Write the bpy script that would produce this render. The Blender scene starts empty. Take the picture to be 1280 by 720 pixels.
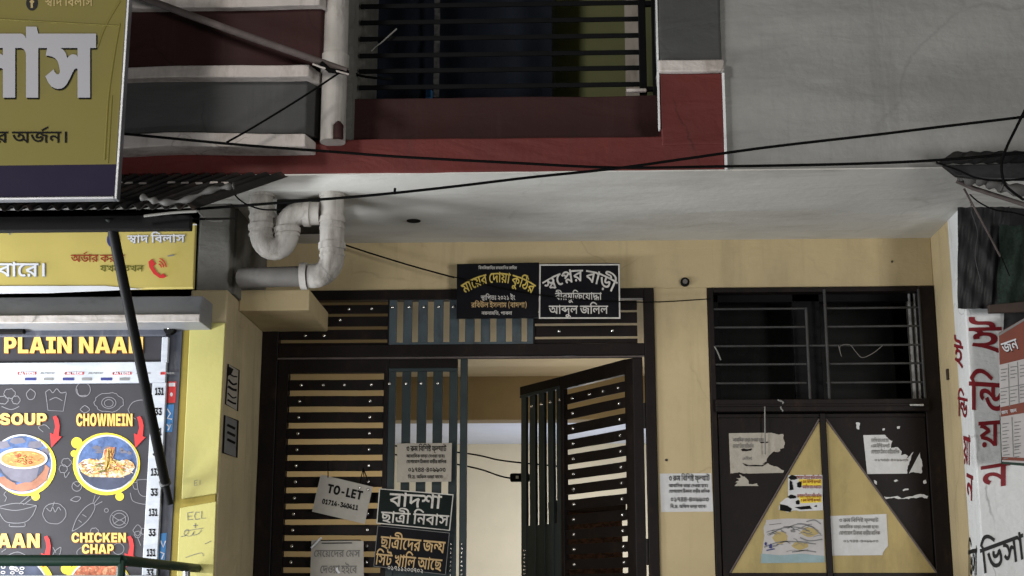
import bpy, bmesh, math, random
from mathutils import Vector, Matrix, noise as mnoise
from mathutils.geometry import delaunay_2d_cdt
random.seed(7)
S = bpy.context.scene
COL = S.collection
R = math.radians

# ------------------------------------------------------------------ camera
TILT, YAW, FPX = 12.5, 2.1, 1755.0
CAM = Vector((0.0, -7.8, 1.5))
cam_d = bpy.data.cameras.new('camera')
cam_d.sensor_width = 36.0
cam_d.lens = FPX * 36.0 / 1280.0
cam_d.clip_end = 500
cam = bpy.data.objects.new('camera', cam_d)
COL.objects.link(cam)
cam.location = CAM
cam.rotation_euler = (R(90 + TILT), 0, R(YAW))
S.camera = cam

# ------------------------------------------------------------------ night sky and lamps
W = bpy.data.worlds.new('World')
S.world = W
W.use_nodes = True
wn = W.node_tree
sky = wn.nodes.new('ShaderNodeTexSky')
sky.sky_type = 'NISHITA'
sky.sun_disc = False
sky.sun_elevation = R(25)
sky.sun_rotation = R(200)
wn.nodes['Background'].inputs['Strength'].default_value = 0.005
wn.links.new(sky.outputs['Color'], wn.nodes['Background'].inputs['Color'])

def lamp(name, kind, loc, power, color, target=None, size=0.2, size_y=None, spot=None, blend=.6):
    d = bpy.data.lights.new(name, kind)
    d.energy = power
    d.color = color
    if kind == 'AREA':
        d.shape = 'RECTANGLE' if size_y else 'DISK'
        d.size = size
        if size_y: d.size_y = size_y
    else:
        d.shadow_soft_size = size
    if kind == 'SPOT':
        d.spot_size = R(spot); d.spot_blend = blend
    o = bpy.data.objects.new(name, d)
    COL.objects.link(o)
    o.location = loc
    if target is not None:
        o.rotation_euler = (Vector(target) - Vector(loc)).to_track_quat('-Z', 'Y').to_euler()
    return o

# street lamp on the pole behind the photographer, the restaurant's own tube lights by its front, the far room's tube, and added fill lamps
lamp('street_lamp_light', 'POINT', (-5.0, -8.0, 6.0), 900, (1.0, .955, .89), size=.75)
lamp('street_fill_light', 'AREA', (-3.5, -4.3, .65), 98, (.97, .98, 1.0), target=(.4, 0, 2.6), size=1.9)  # added low lamp in the open street, lifts wall and soffit
lamp('right_fill_light', 'AREA', (4.4, -7.5, 1.6), 190, (1.0, .98, .95), target=(-.5, 0, 2.2), size=1.6)  # added fill from the right to brighten the left side wall
lamp('shop_tube_light', 'AREA', (-4.4, -1.80, 1.75), 200, (.93, .97, 1.0), target=(-.3, -.9, 3.3), size=1.5, size_y=.3)
lamp('far_room_tube_light', 'AREA', (.3, 5.7, 3.0), 112, (.90, .92, 1.0), target=(.3, 6.6, 0), size=1.2, size_y=.06)
lamp('far_room_fill_light', 'POINT', (.2, 6.9, 1.7), 46, (.80, .87, 1.0), size=.15)  # unseen lamp added to brighten the far room ceiling
lamp('partition_fill_light', 'SPOT', (-1.18, .14, 2.2), 19, (1.0, .86, .64), target=(-1.18, .9, 2.2), size=.05, spot=150, blend=.8)  # spot added just behind the gate, brightens the partition seen between slats
lamp('balcony_fill_light', 'POINT', (.75, -.55, 5.35), 5, (1.0, .95, .85), size=.06)  # added point lamp, lifts the dark balcony interior
lamp('corridor_fill_light', 'POINT', (.3, 3.9, 2.5), 15, (1.0, .84, .62), size=.05)  # added free-hanging lamp, brightens corridor ceiling and beam

V = S.view_settings
V.view_transform = 'Standard'
V.look = 'None'
V.exposure = 0.06
V.gamma = 1.0
V.use_curve_mapping = False
S.cycles.max_bounces = 6
S.cycles.use_denoising = True

# ------------------------------------------------------------------ measuring: where a ray of the photograph meets a real plane
_t, _y = R(TILT), R(YAW)
FW = Vector((-math.sin(_y) * math.cos(_t), math.cos(_y) * math.cos(_t), math.sin(_t)))
RT = Vector((math.cos(_y), math.sin(_y), 0))
UP = RT.cross(FW)
def ray(px, py): return FW + RT * ((px - 640) / FPX) - UP * ((py - 360) / FPX)
def P(px, py, Y=0.0):
    d = ray(px, py); return CAM + d * ((Y - CAM.y) / d.y)
def onX(px, py, X):
    d = ray(px, py); return CAM + d * ((X - CAM.x) / d.x)
def onZ(px, py, Z):
    d = ray(px, py); return CAM + d * ((Z - CAM.z) / d.z)
def PXX(px, py, Y=0.0): return P(px, py, Y).x
def PZ(px, py, Y=0.0): return P(px, py, Y).z

# ------------------------------------------------------------------ materials
def mat(name, col, rough=.6, var=.12, scale=5.0, bump=.08, bscale=60.0, metal=0.0, stain=None, stain_scale=(3, 3, .6), stain_at=(.56, .70), stain_amt=.6, spec=.3, wear=None, lump=0.0):
    m = bpy.data.materials.new(name)
    m.use_nodes = True
    nt = m.node_tree
    N, L = nt.nodes, nt.links
    b = N['Principled BSDF']
    b.inputs['Roughness'].default_value = rough
    b.inputs['Metallic'].default_value = metal
    b.inputs['Specular IOR Level'].default_value = spec
    tc = N.new('ShaderNodeTexCoord')
    no = N.new('ShaderNodeTexNoise'); no.inputs['Scale'].default_value = scale; no.inputs['Detail'].default_value = 7; no.inputs['Roughness'].default_value = .62
    L.new(tc.outputs['Object'], no.inputs['Vector'])
    ra = N.new('ShaderNodeValToRGB')
    ra.color_ramp.elements[0].position = .3; ra.color_ramp.elements[1].position = .7
    lo = [max(0, c * (1 - var)) for c in col]; hi = [min(1, c * (1 + var)) for c in col]
    ra.color_ramp.elements[0].color = (*lo, 1); ra.color_ramp.elements[1].color = (*hi, 1)
    L.new(no.outputs['Fac'], ra.inputs['Fac'])
    out = ra.outputs['Color']
    if stain:
        mp = N.new('ShaderNodeMapping'); mp.inputs['Scale'].default_value = stain_scale
        L.new(tc.outputs['Object'], mp.inputs['Vector'])
        n2 = N.new('ShaderNodeTexNoise'); n2.inputs['Scale'].default_value = 1.0; n2.inputs['Detail'].default_value = 9; n2.inputs['Roughness'].default_value = .68
        L.new(mp.outputs['Vector'], n2.inputs['Vector'])
        r2 = N.new('ShaderNodeMapRange'); r2.inputs['From Min'].default_value = stain_at[0]; r2.inputs['From Max'].default_value = stain_at[1]
        r2.inputs['To Max'].default_value = stain_amt
        L.new(n2.outputs['Fac'], r2.inputs['Value'])
        mx = N.new('ShaderNodeMix'); mx.data_type = 'RGBA'
        L.new(r2.outputs['Result'], mx.inputs[0]); L.new(out, mx.inputs[6]); mx.inputs[7].default_value = (*stain, 1)
        out = mx.outputs[2]
    if wear:                                  # hairline cracks and rain streaks: (crack scale, crack amount, streak amount, streak colour)
        cs, ca, sa, sc = wear
        nd = N.new('ShaderNodeTexNoise'); nd.inputs['Scale'].default_value = 2.6; nd.inputs['Detail'].default_value = 6
        L.new(tc.outputs['Object'], nd.inputs['Vector'])
        va = N.new('ShaderNodeMix'); va.data_type = 'RGBA'; va.inputs[0].default_value = .22
        L.new(tc.outputs['Object'], va.inputs[6]); L.new(nd.outputs['Color'], va.inputs[7])
        vo = N.new('ShaderNodeTexVoronoi'); vo.feature = 'DISTANCE_TO_EDGE'; vo.inputs['Scale'].default_value = cs
        L.new(va.outputs[2], vo.inputs['Vector'])
        cr = N.new('ShaderNodeMapRange'); cr.inputs['From Min'].default_value = .0; cr.inputs['From Max'].default_value = .007; cr.inputs['To Min'].default_value = 1; cr.inputs['To Max'].default_value = 0
        L.new(vo.outputs['Distance'], cr.inputs['Value'])
        mk = N.new('ShaderNodeMapRange'); mk.inputs['From Min'].default_value = .48; mk.inputs['From Max'].default_value = .60; mk.inputs['To Max'].default_value = ca
        L.new(nd.outputs['Fac'], mk.inputs['Value'])
        ml = N.new('ShaderNodeMath'); ml.operation = 'MULTIPLY'
        L.new(cr.outputs['Result'], ml.inputs[0]); L.new(mk.outputs['Result'], ml.inputs[1])
        m1 = N.new('ShaderNodeMix'); m1.data_type = 'RGBA'
        L.new(ml.outputs[0], m1.inputs[0]); L.new(out, m1.inputs[6]); m1.inputs[7].default_value = (*[c * .3 for c in col], 1)
        mp2 = N.new('ShaderNodeMapping'); mp2.inputs['Scale'].default_value = (9, 9, .5)
        L.new(tc.outputs['Object'], mp2.inputs['Vector'])
        ns = N.new('ShaderNodeTexNoise'); ns.inputs['Scale'].default_value = 1; ns.inputs['Detail'].default_value = 8; ns.inputs['Roughness'].default_value = .7
        L.new(mp2.outputs['Vector'], ns.inputs['Vector'])
        sr = N.new('ShaderNodeMapRange'); sr.inputs['From Min'].default_value = .55; sr.inputs['From Max'].default_value = .74; sr.inputs['To Max'].default_value = sa
        L.new(ns.outputs['Fac'], sr.inputs['Value'])
        m2 = N.new('ShaderNodeMix'); m2.data_type = 'RGBA'
        L.new(sr.outputs['Result'], m2.inputs[0]); L.new(m1.outputs[2], m2.inputs[6]); m2.inputs[7].default_value = (*sc, 1)
        out = m2.outputs[2]
    L.new(out, b.inputs['Base Color'])
    if bump:
        n3 = N.new('ShaderNodeTexNoise'); n3.inputs['Scale'].default_value = bscale; n3.inputs['Detail'].default_value = 5
        L.new(tc.outputs['Object'], n3.inputs['Vector'])
        bu = N.new('ShaderNodeBump'); bu.inputs['Strength'].default_value = bump; bu.inputs['Distance'].default_value = .02
        L.new(n3.outputs['Fac'], bu.inputs['Height']); L.new(bu.outputs['Normal'], b.inputs['Normal'])
        if lump:                              # trowel marks and waviness
            n4 = N.new('ShaderNodeTexNoise'); n4.inputs['Scale'].default_value = 5.5; n4.inputs['Detail'].default_value = 4; n4.inputs['Distortion'].default_value = .8
            mp4 = N.new('ShaderNodeMapping'); mp4.inputs['Scale'].default_value = (.45, 1, 1.3); L.new(tc.outputs['Object'], mp4.inputs['Vector']); L.new(mp4.outputs['Vector'], n4.inputs['Vector'])
            b4 = N.new('ShaderNodeBump'); b4.inputs['Strength'].default_value = lump; b4.inputs['Distance'].default_value = .06
            L.new(n4.outputs['Fac'], b4.inputs['Height']); L.new(b4.outputs['Normal'], bu.inputs['Normal'])
    rr = N.new('ShaderNodeMapRange'); rr.inputs['To Min'].default_value = max(.05, rough - .12); rr.inputs['To Max'].default_value = min(1, rough + .12)
    L.new(no.outputs['Fac'], rr.inputs['Value']); L.new(rr.outputs['Result'], b.inputs['Roughness'])
    return m

M = dict(
 cream=mat('cream_paint', (.51, .41, .235), .75, .07, 2.2, .10, 35, stain=(.33, .26, .155), stain_scale=(2.2, 2.2, .9), stain_at=(.50, .70), stain_amt=.55, wear=(1.1, .22, .34, (.24, .19, .11)), lump=.14),
 cream_old=mat('aged_cream_paint', (.51, .425, .26), .8, .1, 3, .12, 30, stain=(.22, .18, .12), stain_scale=(3, 3, 1), wear=(1.3, .3, .4, (.16, .13, .09)), lump=.16),
 soffit=mat('soffit_whitewash', (.61, .60, .565), .85, .06, 1.6, .10, 25, stain=(.36, .335, .29), stain_scale=(.8, 2.4, 1), stain_at=(.5, .72), stain_amt=.6, wear=(.7, .22, .0, (.3, .28, .24)), lump=.10),
 render=mat('cement_render', (.285, .285, .272), .9, .13, 1.3, .25, 22, stain=(.20, .20, .195), stain_scale=(.6, 2, 3.0), stain_at=(.46, .68), stain_amt=.75, wear=(.6, .2, .38, (.15, .15, .145)), lump=.18),
 red=mat('red_paint', (.115, .022, .019), .7, .12, 3, .12, 40, stain=(.075, .016, .014), stain_scale=(2, 2, 1), wear=(1.4, .6, .4, (.065, .035, .03)), lump=.25),
 dred=mat('shaded_red_paint', (.034, .011, .010), .75, .15, 3, .10, 40, stain=(.03, .01, .01), wear=(1.4, .5, .4, (.06, .035, .03)), lump=.25),  # red darkened: shade on parapet and left bands put into the colour
 grey=mat('charcoal_paint', (.065, .066, .066), .75, .12, 3, .10, 40, stain=(.12, .12, .115), stain_amt=.3, wear=(1.4, .5, .35, (.12, .115, .105)), lump=.25),
 ledge=mat('white_ledge_paint', (.52, .475, .445), .8, .14, 5, .15, 40, stain=(.20, .17, .14), stain_scale=(6, 6, 2), stain_at=(.5, .68), wear=(2.2, .6, .55, (.13, .11, .09)), lump=.3),
 wplaster=mat('whitewashed_plaster', (.68, .69, .69), .85, .07, 3, .15, 30, stain=(.33, .32, .30), stain_scale=(4, 4, 1.5), wear=(1.5, .6, .3, (.3, .28, .26)), lump=.25),
 cement=mat('bare_cement', (.17, .165, .15), .9, .2, 4, .3, 30, stain=(.07, .066, .06), stain_scale=(3, 3, .8), lump=.3),
 brown=mat('dark_brown_gate_paint', (.0095, .0068, .0064), .5, .25, 6, .03, 80, stain=(.045, .024, .014), stain_scale=(14, 14, 7), stain_amt=.4, spec=.16),
 teal=mat('grey_green_gate_paint', (.034, .045, .047), .5, .2, 6, .03, 80, stain=(.05, .058, .058), stain_scale=(10, 10, 2), stain_amt=.4, spec=.2),
 black=mat('black_iron', (.004, .004, .0045), .6, .25, 8, .05, 90, spec=.12),
 iron=mat('grey_iron_rod', (.042, .042, .042), .5, .3, 12, .05, 90, stain=(.06, .03, .02), stain_scale=(20, 20, 20)),
 stud=mat('chrome_stud', (.75, .74, .71), .22, .08, 20, 0, metal=1),
 pvc=mat('old_white_pipe', (.44, .415, .385), .55, .12, 6, .06, 50, stain=(.13, .11, .09), stain_scale=(8, 8, 2.2), stain_at=(.48, .68), stain_amt=.8, wear=(2, .5, .6, (.12, .10, .08)), lump=.15),
 pvcdark=mat('dusty_grey_pipe', (.14, .13, .12), .7, .2, 6, .08, 50, stain=(.05, .05, .045)),
 yellow=mat('yellow_wall_paint', (.47, .43, .15), .55, .05, 4, .05, 40, stain=(.5, .42, .12), stain_scale=(3, 3, 1.2), stain_amt=.45),
 ochre=mat('ochre_trim_paint', (.27, .21, .035), .6, .12, 5, .08, 40),
 vinyl=mat('yellow_vinyl', (.49, .40, .12), .35, .06, 3, .05, 9, stain=(.44, .35, .09), stain_scale=(4, 2, 3), stain_amt=.6),
 bbyel=mat('billboard_yellow_vinyl', (.165, .14, .032), .55, .06, 2.5, .08, 5, spec=.2),
 purple=mat('purple_vinyl', (.012, .008, .027), .6, .1, 4, .05, 9, spec=.15),
 silver=mat('aluminium_edge', (.26, .265, .28), .38, .08, 8, .03, 60, metal=.6),
 greymetal=mat('grey_shutter_hood', (.23, .237, .255), .5, .1, 4, .06, 30, stain=(.13, .13, .13), stain_scale=(4, 4, 9)),
 white=mat('white_print', (.64, .65, .68), .5, .03, 6, .02, 60),
 offwhite=mat('off_white_letter_paint', (.56, .54, .50), .7, .2, 30, .02, 60),
 paper=mat('white_paper', (.60, .60, .60), .8, .08, 12, .5, 14, stain=(.47, .45, .41), stain_scale=(9, 9, 9)),
 paperold=mat('aged_paper', (.40, .365, .31), .8, .12, 14, .6, 14, stain=(.26, .22, .17), stain_scale=(14, 14, 14)),
 cardboard=mat('grey_card', (.36, .345, .31), .75, .1, 10, .12, 30),
 ink=mat('black_ink', (.010, .010, .010), .8, .2, 20, 0, spec=.08),
 greyink=mat('faded_ink', (.16, .155, .145), .7, .3, 30, 0),
 signblack=mat('black_sign_enamel', (.005, .005, .007), .5, .3, 9, .02, 40, spec=.12),
 signgreen=mat('black_green_sign_enamel', (.006, .012, .010), .5, .3, 9, .02, 40, spec=.12),
 gold=mat('gold_letter_paint', (.58, .44, .10), .6, .28, 30, .02, 60),
 orange=mat('faded_orange_letter_paint', (.52, .36, .17), .55, .2, 18, .02, 60),
 menubg=mat('menu_charcoal_print', (.038, .036, .042), .45, .10, 3, .02, 12),
 menuline=mat('menu_grey_linework', (.23, .225, .245), .5, .1, 10, 0),
 mtitle=mat('menu_yellow_lettering', (.80, .52, .14), .5, .10, 10, 0),
 mshadow=mat('menu_brown_letter_outline', (.16, .045, .015), .5, .1, 10, 0),
 myellow=mat('menu_yellow_print', (.80, .62, .05), .5, .05, 10, 0),
 mred=mat('red_print', (.55, .035, .035), .5, .12, 10, 0),
 dkred=mat('dark_red_print', (.26, .03, .012), .55, .1, 10, 0),
 olive=mat('olive_print', (.10, .10, .012), .55, .1, 10, 0),
 blueprint=mat('blue_print', (.05, .20, .46), .5, .15, 14, 0),
 navy=mat('navy_print', (.03, .035, .16), .5, .1, 10, 0),
 photoblue=mat('photo_blue_grey_print', (.075, .125, .27), .45, .55, 28, 0),
 photodark=mat('photo_slate_print', (.055, .065, .105), .45, .35, 14, 0),
 crock=mat('photo_bowl_print', (.16, .15, .19), .45, .2, 12, 0),
 rimw=mat('photo_bowl_rim_print', (.70, .66, .64), .45, .1, 12, 0),
 soup=mat('photo_soup_print', (.62, .24, .08), .45, .25, 30, 0),
 noodle=mat('photo_noodle_print', (.66, .32, .10), .45, .65, 70, 0, stain=(.80, .70, .52), stain_scale=(60, 60, 60), stain_at=(.48, .55), stain_amt=.9),
 meat=mat('photo_meat_print', (.42, .12, .06), .45, .6, 60, 0, stain=(.62, .36, .2), stain_scale=(50, 50, 50), stain_at=(.5, .58), stain_amt=.8),
 wood=mat('photo_wood_print', (.36, .16, .10), .45, .3, 12, 0),
 jamb=mat('slate_shutter_guide', (.060, .064, .082), .5, .2, 8, .05, 60, stain=(.15, .15, .16), stain_scale=(20, 20, 8), stain_amt=.5),
 tin=mat('rusty_tin', (.022, .021, .020), .6, .4, 5, .1, 40, stain=(.10, .06, .04), stain_scale=(6, 6, 6), stain_amt=.6),
 tarp=mat('grey_tarp', (.085, .082, .078), .7, .2, 6, .3, 12),
 darksheet=mat('dark_plastic_sheet', (.016, .016, .017), .5, .4, 5, .3, 10),
 net=mat('dark_green_net', (.010, .020, .014), .8, .5, 60, .3, 90),
 plank=mat('brown_plank', (.045, .03, .024), .7, .3, 8, .1, 40),
 rgreen=mat('dark_green_rail_paint', (.012, .035, .024), .5, .2, 6, .04, 60, spec=.2),
 grred=mat('red_graffiti_paint', (.20, .012, .018), .6, .2, 12, .02, 60),
 grblack=mat('black_graffiti_paint', (.012, .012, .012), .6, .3, 12, .02, 60),
 postred=mat('faded_red_poster', (.20, .055, .035), .6, .12, 10, .05, 30),
 bamboo=mat('weathered_pole', (.105, .085, .08), .8, .3, 9, .12, 40),
 cable=mat('black_cable', (.003, .003, .003), .8, .2, 10, 0, spec=.08),
 wirew=mat('pale_wire', (.22, .215, .20), .6, .1, 10, 0),
 glass=mat('dark_window_glass', (.010, .010, .010), .3, .2, 3, 0, spec=.15),
 curtain=mat('pale_curtain', (.27, .26, .245), .85, .1, 12, .1, 20),
 room=mat('dim_room_plaster', (.05, .043, .036), .9, .15, 3, .05, 20),
 shopdark=mat('dark_store_room', (.014, .013, .012), .9, .2, 3, .05, 20),
 blue_cloth=mat('dark_blue_cloth', (.007, .011, .020), .9, .3, 6, .2, 14),
 olivewall=mat('olive_wall_paint', (.17, .18, .085), .8, .1, 4, .08, 30),
 tan=mat('tan_paint_and_shade', (.32, .255, .15), .8, .08, 4, .08, 30),
 whiteroom=mat('white_room_paint', (.66, .70, .80), .85, .04, 3, .05, 20),
 creamroom=mat('cream_room_paint', (.60, .53, .38), .85, .05, 3, .05, 20),
 brickred=mat('carved_brown_wood', (.12, .058, .036), .6, .4, 25, .4, 30, stain=(.035, .016, .01), stain_scale=(22, 22, 30), stain_at=(.48, .56), stain_amt=.9),
 doorpanel=mat('ochre_door_paint', (.43, .335, .14), .6, .08, 4, .06, 30, stain=(.25, .19, .085), stain_scale=(5, 5, 2), stain_at=(.48, .7), stain_amt=.65, wear=(2, .15, .35, (.2, .155, .08))),
 asphalt=mat('asphalt', (.05, .05, .05), .9, .3, 12, .3, 60),
 slabfloor=mat('cement_paving', (.22, .21, .20), .85, .15, 6, .2, 40),
 pink=mat('pale_pink_print', (.48, .46, .455), .7, .12, 12, 0),
 offgrey=mat('pale_grey_vinyl_letter', (.29, .29, .315), .45, .06, 4, .04, 8),
 checkcloth=mat('grey_check_cloth', (.13, .13, .125), .85, .7, 26, .1, 20),
 teal_lit=mat('lit_grey_green_paint', (.070, .092, .105), .5, .2, 6, .03, 80, stain=(.035, .03, .026), stain_scale=(12, 12, 5), stain_at=(.5, .68), spec=.2),  # gate bar colour lightened, stronger light on the transom painted in
 alu=mat('filmed_aluminium', (.50, .525, .57), .5, .10, 7, .04, 40, stain=(.33, .36, .42), stain_scale=(3, 3, 14), stain_at=(.45, .65), stain_amt=.6),
 veg=mat('photo_green_print', (.16, .22, .05), .5, .3, 40, 0),
 sauce=mat('photo_brown_print', (.26, .09, .03), .5, .4, 40, 0),
 skyprint=mat('pale_blue_print', (.28, .38, .40), .7, .12, 12, 0),
 greyprint=mat('mid_grey_print', (.20, .20, .20), .7, .15, 12, 0),
)

# ------------------------------------------------------------------ building helpers
def empty(name, loc):
    o = bpy.data.objects.new(name, None)
    o.empty_display_size = .1
    COL.objects.link(o)
    o.location = loc
    return o
def tag(o, label=None, cat=None, group=None, kind=None):
    if label: o['label'] = label
    if cat: o['category'] = cat
    if group: o['group'] = group
    if kind: o['kind'] = kind
    return o
def wloc(o):
    v = Vector((0, 0, 0))
    while o is not None:
        v += o.location; o = o.parent
    return v

class MB:
    def __init__(s): s.v = []; s.f = []; s.sm = []
    def add(s, vs, fs, smooth=False):
        k = len(s.v); s.v += [Vector(v) for v in vs]
        for f in fs: s.f.append([i + k for i in f]); s.sm.append(smooth)
        return s
    def box(s, x0, x1, y0, y1, z0, z1):
        x0, x1 = sorted((x0, x1)); y0, y1 = sorted((y0, y1)); z0, z1 = sorted((z0, z1))
        return s.add([(x0, y0, z0), (x1, y0, z0), (x1, y1, z0), (x0, y1, z0), (x0, y0, z1), (x1, y0, z1), (x1, y1, z1), (x0, y1, z1)],
              [(0, 3, 2, 1), (4, 5, 6, 7), (0, 1, 5, 4), (1, 2, 6, 5), (2, 3, 7, 6), (3, 0, 4, 7)])
    def hexa(s, a, d):                       # a: four points, d: the vector they are swept along
        a = [Vector(p) for p in a]; d = Vector(d); n = len(a)
        fs = [tuple(range(n)), tuple(range(2 * n - 1, n - 1, -1))]
        fs += [(i, i + n, (i + 1) % n + n, (i + 1) % n) for i in range(n)]
        return s.add(a + [p + d for p in a], fs)
    def face(s, pts): return s.add(pts, [tuple(range(len(pts)))])
    def tube(s, pts, r, n=10, caps=True, smooth=True):
        pts = [Vector(p) for p in pts]; rs = r if isinstance(r, (list, tuple)) else [r] * len(pts)
        vs = []; fs = []; T = None; nrm = None
        for i, p in enumerate(pts):
            t = (pts[min(i + 1, len(pts) - 1)] - pts[max(i - 1, 0)]).normalized()
            if nrm is None:
                nrm = t.orthogonal().normalized()
            else:
                nrm = (T.rotation_difference(t) @ nrm); nrm = (nrm - t * nrm.dot(t)).normalized()
            T = t; b = t.cross(nrm)
            for k in range(n):
                a = 2 * math.pi * k / n
                vs.append(p + (nrm * math.cos(a) + b * math.sin(a)) * rs[i])
        m = len(pts)
        for i in range(m - 1):
            for k in range(n):
                fs.append((i * n + k, i * n + (k + 1) % n, (i + 1) * n + (k + 1) % n, (i + 1) * n + k))
        s.add(vs, fs, smooth)
        if caps:
            s.add(vs[:n], [tuple(range(n - 1, -1, -1))]); s.add(vs[-n:], [tuple(range(n))])
        return s
    def dome(s, c, r, nrm=(0, -1, 0), n=8):
        c = Vector(c); z = Vector(nrm).normalized(); x = z.orthogonal().normalized(); y = z.cross(x)
        vs = []; fs = []
        for j, (h, q) in enumerate(((0, 1), (.45, .86), (.78, .55))):
            for k in range(n):
                a = 2 * math.pi * k / n; vs.append(c + z * (h * r) + (x * math.cos(a) + y * math.sin(a)) * (q * r))
        vs.append(c + z * r * .9)
        for j in range(2):
            for k in range(n): fs.append((j * n + k, j * n + (k + 1) % n, (j + 1) * n + (k + 1) % n, (j + 1) * n + k))
        for k in range(n): fs.append((2 * n + k, 2 * n + (k + 1) % n, 3 * n))
        return s.add(vs, fs, True)
    def build(s, name, m, parent=None, bevel=0.0, loc=None, wave=0.0):
        me = bpy.data.meshes.new(name)
        if parent is not None: off = wloc(parent); oloc = Vector((0, 0, 0))
        else:
            if loc is None:
                xs = [v.x for v in s.v]; ys = [v.y for v in s.v]
                loc = ((min(xs) + max(xs)) / 2, (min(ys) + max(ys)) / 2, min(v.z for v in s.v))
            off = oloc = Vector(loc)
        me.from_pydata([v - off for v in s.v], [], s.f)
        me.polygons.foreach_set('use_smooth', s.sm)
        bm = bmesh.new(); bm.from_mesh(me)
        bmesh.ops.recalc_face_normals(bm, faces=bm.faces) if len(s.f) > 1 else None
        if wave:
            bmesh.ops.remove_doubles(bm, verts=bm.verts, dist=1e-5)
            for _ in range(7):
                ed = [e for e in bm.edges if e.calc_length() > .16]
                if not ed: break
                bmesh.ops.subdivide_edges(bm, edges=ed, cuts=1, use_grid_fill=True)
            for v in bm.verts:
                q = v.co + off
                v.co += Vector((mnoise.noise(q * 2.3), mnoise.noise(q * 2.9 + Vector((7, 1, 3))), mnoise.noise(q * 3.7 + Vector((3, 9, 2))))) * wave
        if bevel:
            bmesh.ops.remove_doubles(bm, verts=bm.verts, dist=1e-5)
            ed = [e for e in bm.edges if len(e.link_faces) == 2 and e.calc_face_angle(0) > .6]
            bmesh.ops.bevel(bm, geom=ed, offset=bevel, segments=2, affect='EDGES', clamp_overlap=True, profile=.5)
        bm.to_mesh(me); bm.free()
        me.materials.append(M[m] if isinstance(m, str) else m)
        o = bpy.data.objects.new(name, me)
        COL.objects.link(o); o.location = oloc
        if parent is not None: o.parent = parent
        return o

# flat shapes printed or painted on a plane; mp turns a photo measurement into a point of that plane
def on(Y): return lambda px, py, o=0.0: P(px, py, Y - o)
def flat(mb, pts, mp, off): mb.face([mp(x, y, off) for x, y in pts])
def ell(cx, cy, rx, ry, n=28, a0=0, a1=360, wob=0): return [(cx + rx * math.cos(R(a0 + (a1 - a0) * i / (n if a1 - a0 < 360 else n))) * (1 + wob * math.sin(i * 2.3)), cy + ry * math.sin(R(a0 + (a1 - a0) * i / n)) * (1 + wob * math.sin(i * 1.7))) for i in range(n + (1 if a1 - a0 < 360 else 0))]
def ring(mb, cx, cy, rx, ry, w, mp, off, n=30):
    o = ell(cx, cy, rx, ry, n); i_ = ell(cx, cy, rx - w, ry - w, n)
    vs = [mp(x, y, off) for x, y in o + i_]
    mb.add(vs, [(k, (k + 1) % n, n + (k + 1) % n, n + k) for k in range(n)])
def stroke(mb, pts, w, mp, off, closed=False):
    n = len(pts); L_ = []; R_ = []
    ws = w if isinstance(w, (list, tuple)) else [w] * n
    for i, (x, y) in enumerate(pts):
        a = pts[i - 1] if (i or closed) else pts[i]; b = pts[(i + 1) % n] if (i < n - 1 or closed) else pts[i]
        dx, dy = b[0] - a[0], b[1] - a[1]; l = math.hypot(dx, dy) or 1
        nx, ny = -dy / l * ws[i] / 2, dx / l * ws[i] / 2
        L_.append(mp(x + nx, y + ny, off)); R_.append(mp(x - nx, y - ny, off))
    fs = [(i, (i + 1) % n, n + (i + 1) % n, n + i) for i in range(n if closed else n - 1)]
    mb.add(L_ + R_, fs)
def curve(pts, n=6):                          # smooth polyline through the points
    out = []
    for i in range(len(pts) - 1):
        p0, p1, p2, p3 = [Vector(pts[max(0, min(len(pts) - 1, i + k))]) for k in (-1, 0, 1, 2)]
        for j in range(n):
            t = j / n
            out.append(.5 * ((2 * p1) + (p2 - p0) * t + (2 * p0 - 5 * p1 + 4 * p2 - p3) * t * t + (3 * p1 - p0 - 3 * p2 + p3) * t ** 3))
    out.append(Vector(pts[-1]))
    return [tuple(p) for p in out]
_cache = {}
def text_mesh(key):
    if key in _cache: return _cache[key]
    s, w = TXT[key]
    vs = []; faces = []; sign = []
    for it in s.split():
        g, pos = it.split(':'); ox, oy = map(float, pos.split(','))
        for c in GLY[g].split(';'):
            p = [tuple(map(float, q.split(','))) for q in c.split()]
            a = sum(p[i][0] * p[(i + 1) % len(p)][1] - p[(i + 1) % len(p)][0] * p[i][1] for i in range(len(p)))
            if a < 0: p = p[::-1]
            k = len(vs); vs += [Vector((x + ox, y + oy)) for x, y in p]
            faces.append(list(range(k, k + len(p)))); sign.append(1 if a > 0 else -1)
    import numpy as np
    edges = []; A = []; Bp = []
    for fc in faces:
        for i in range(len(fc)):
            edges.append((fc[i], fc[(i + 1) % len(fc)]))
    raw = []
    for it in s.split():
        g, pos = it.split(':'); ox, oy = map(float, pos.split(','))
        for c in GLY[g].split(';'):
            p = [tuple(map(float, q.split(','))) for q in c.split()]
            for i in range(len(p)):
                a, b = p[i], p[(i + 1) % len(p)]; raw.append((a[0] + ox, a[1] + oy, b[0] + ox, b[1] + oy))
    raw = np.array(raw)
    r = delaunay_2d_cdt(vs, edges, [], 0, 1e-4, False)
    V2 = np.array([tuple(v) for v in r[0]]); fs = []
    for f in r[2]:
        cx_, cy_ = V2[list(f)].mean(0)
        x1, y1, x2, y2 = raw.T
        up = (y1 <= cy_) & (y2 > cy_); dn = (y1 > cy_) & (y2 <= cy_)
        m = up | dn
        if not m.any(): continue
        xi = x1[m] + (cy_ - y1[m]) / (y2[m] - y1[m]) * (x2[m] - x1[m])
        wnd = np.where(up[m], 1, -1)[xi > cx_].sum()
        if wnd != 0: fs.append(f)
    _cache[key] = (r[0], fs, w)
    return _cache[key]
def text(mb, key, warp):
    vs, fs, w = text_mesh(key)
    mb.add([warp(v.x, v.y) for v in vs], fs)
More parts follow.
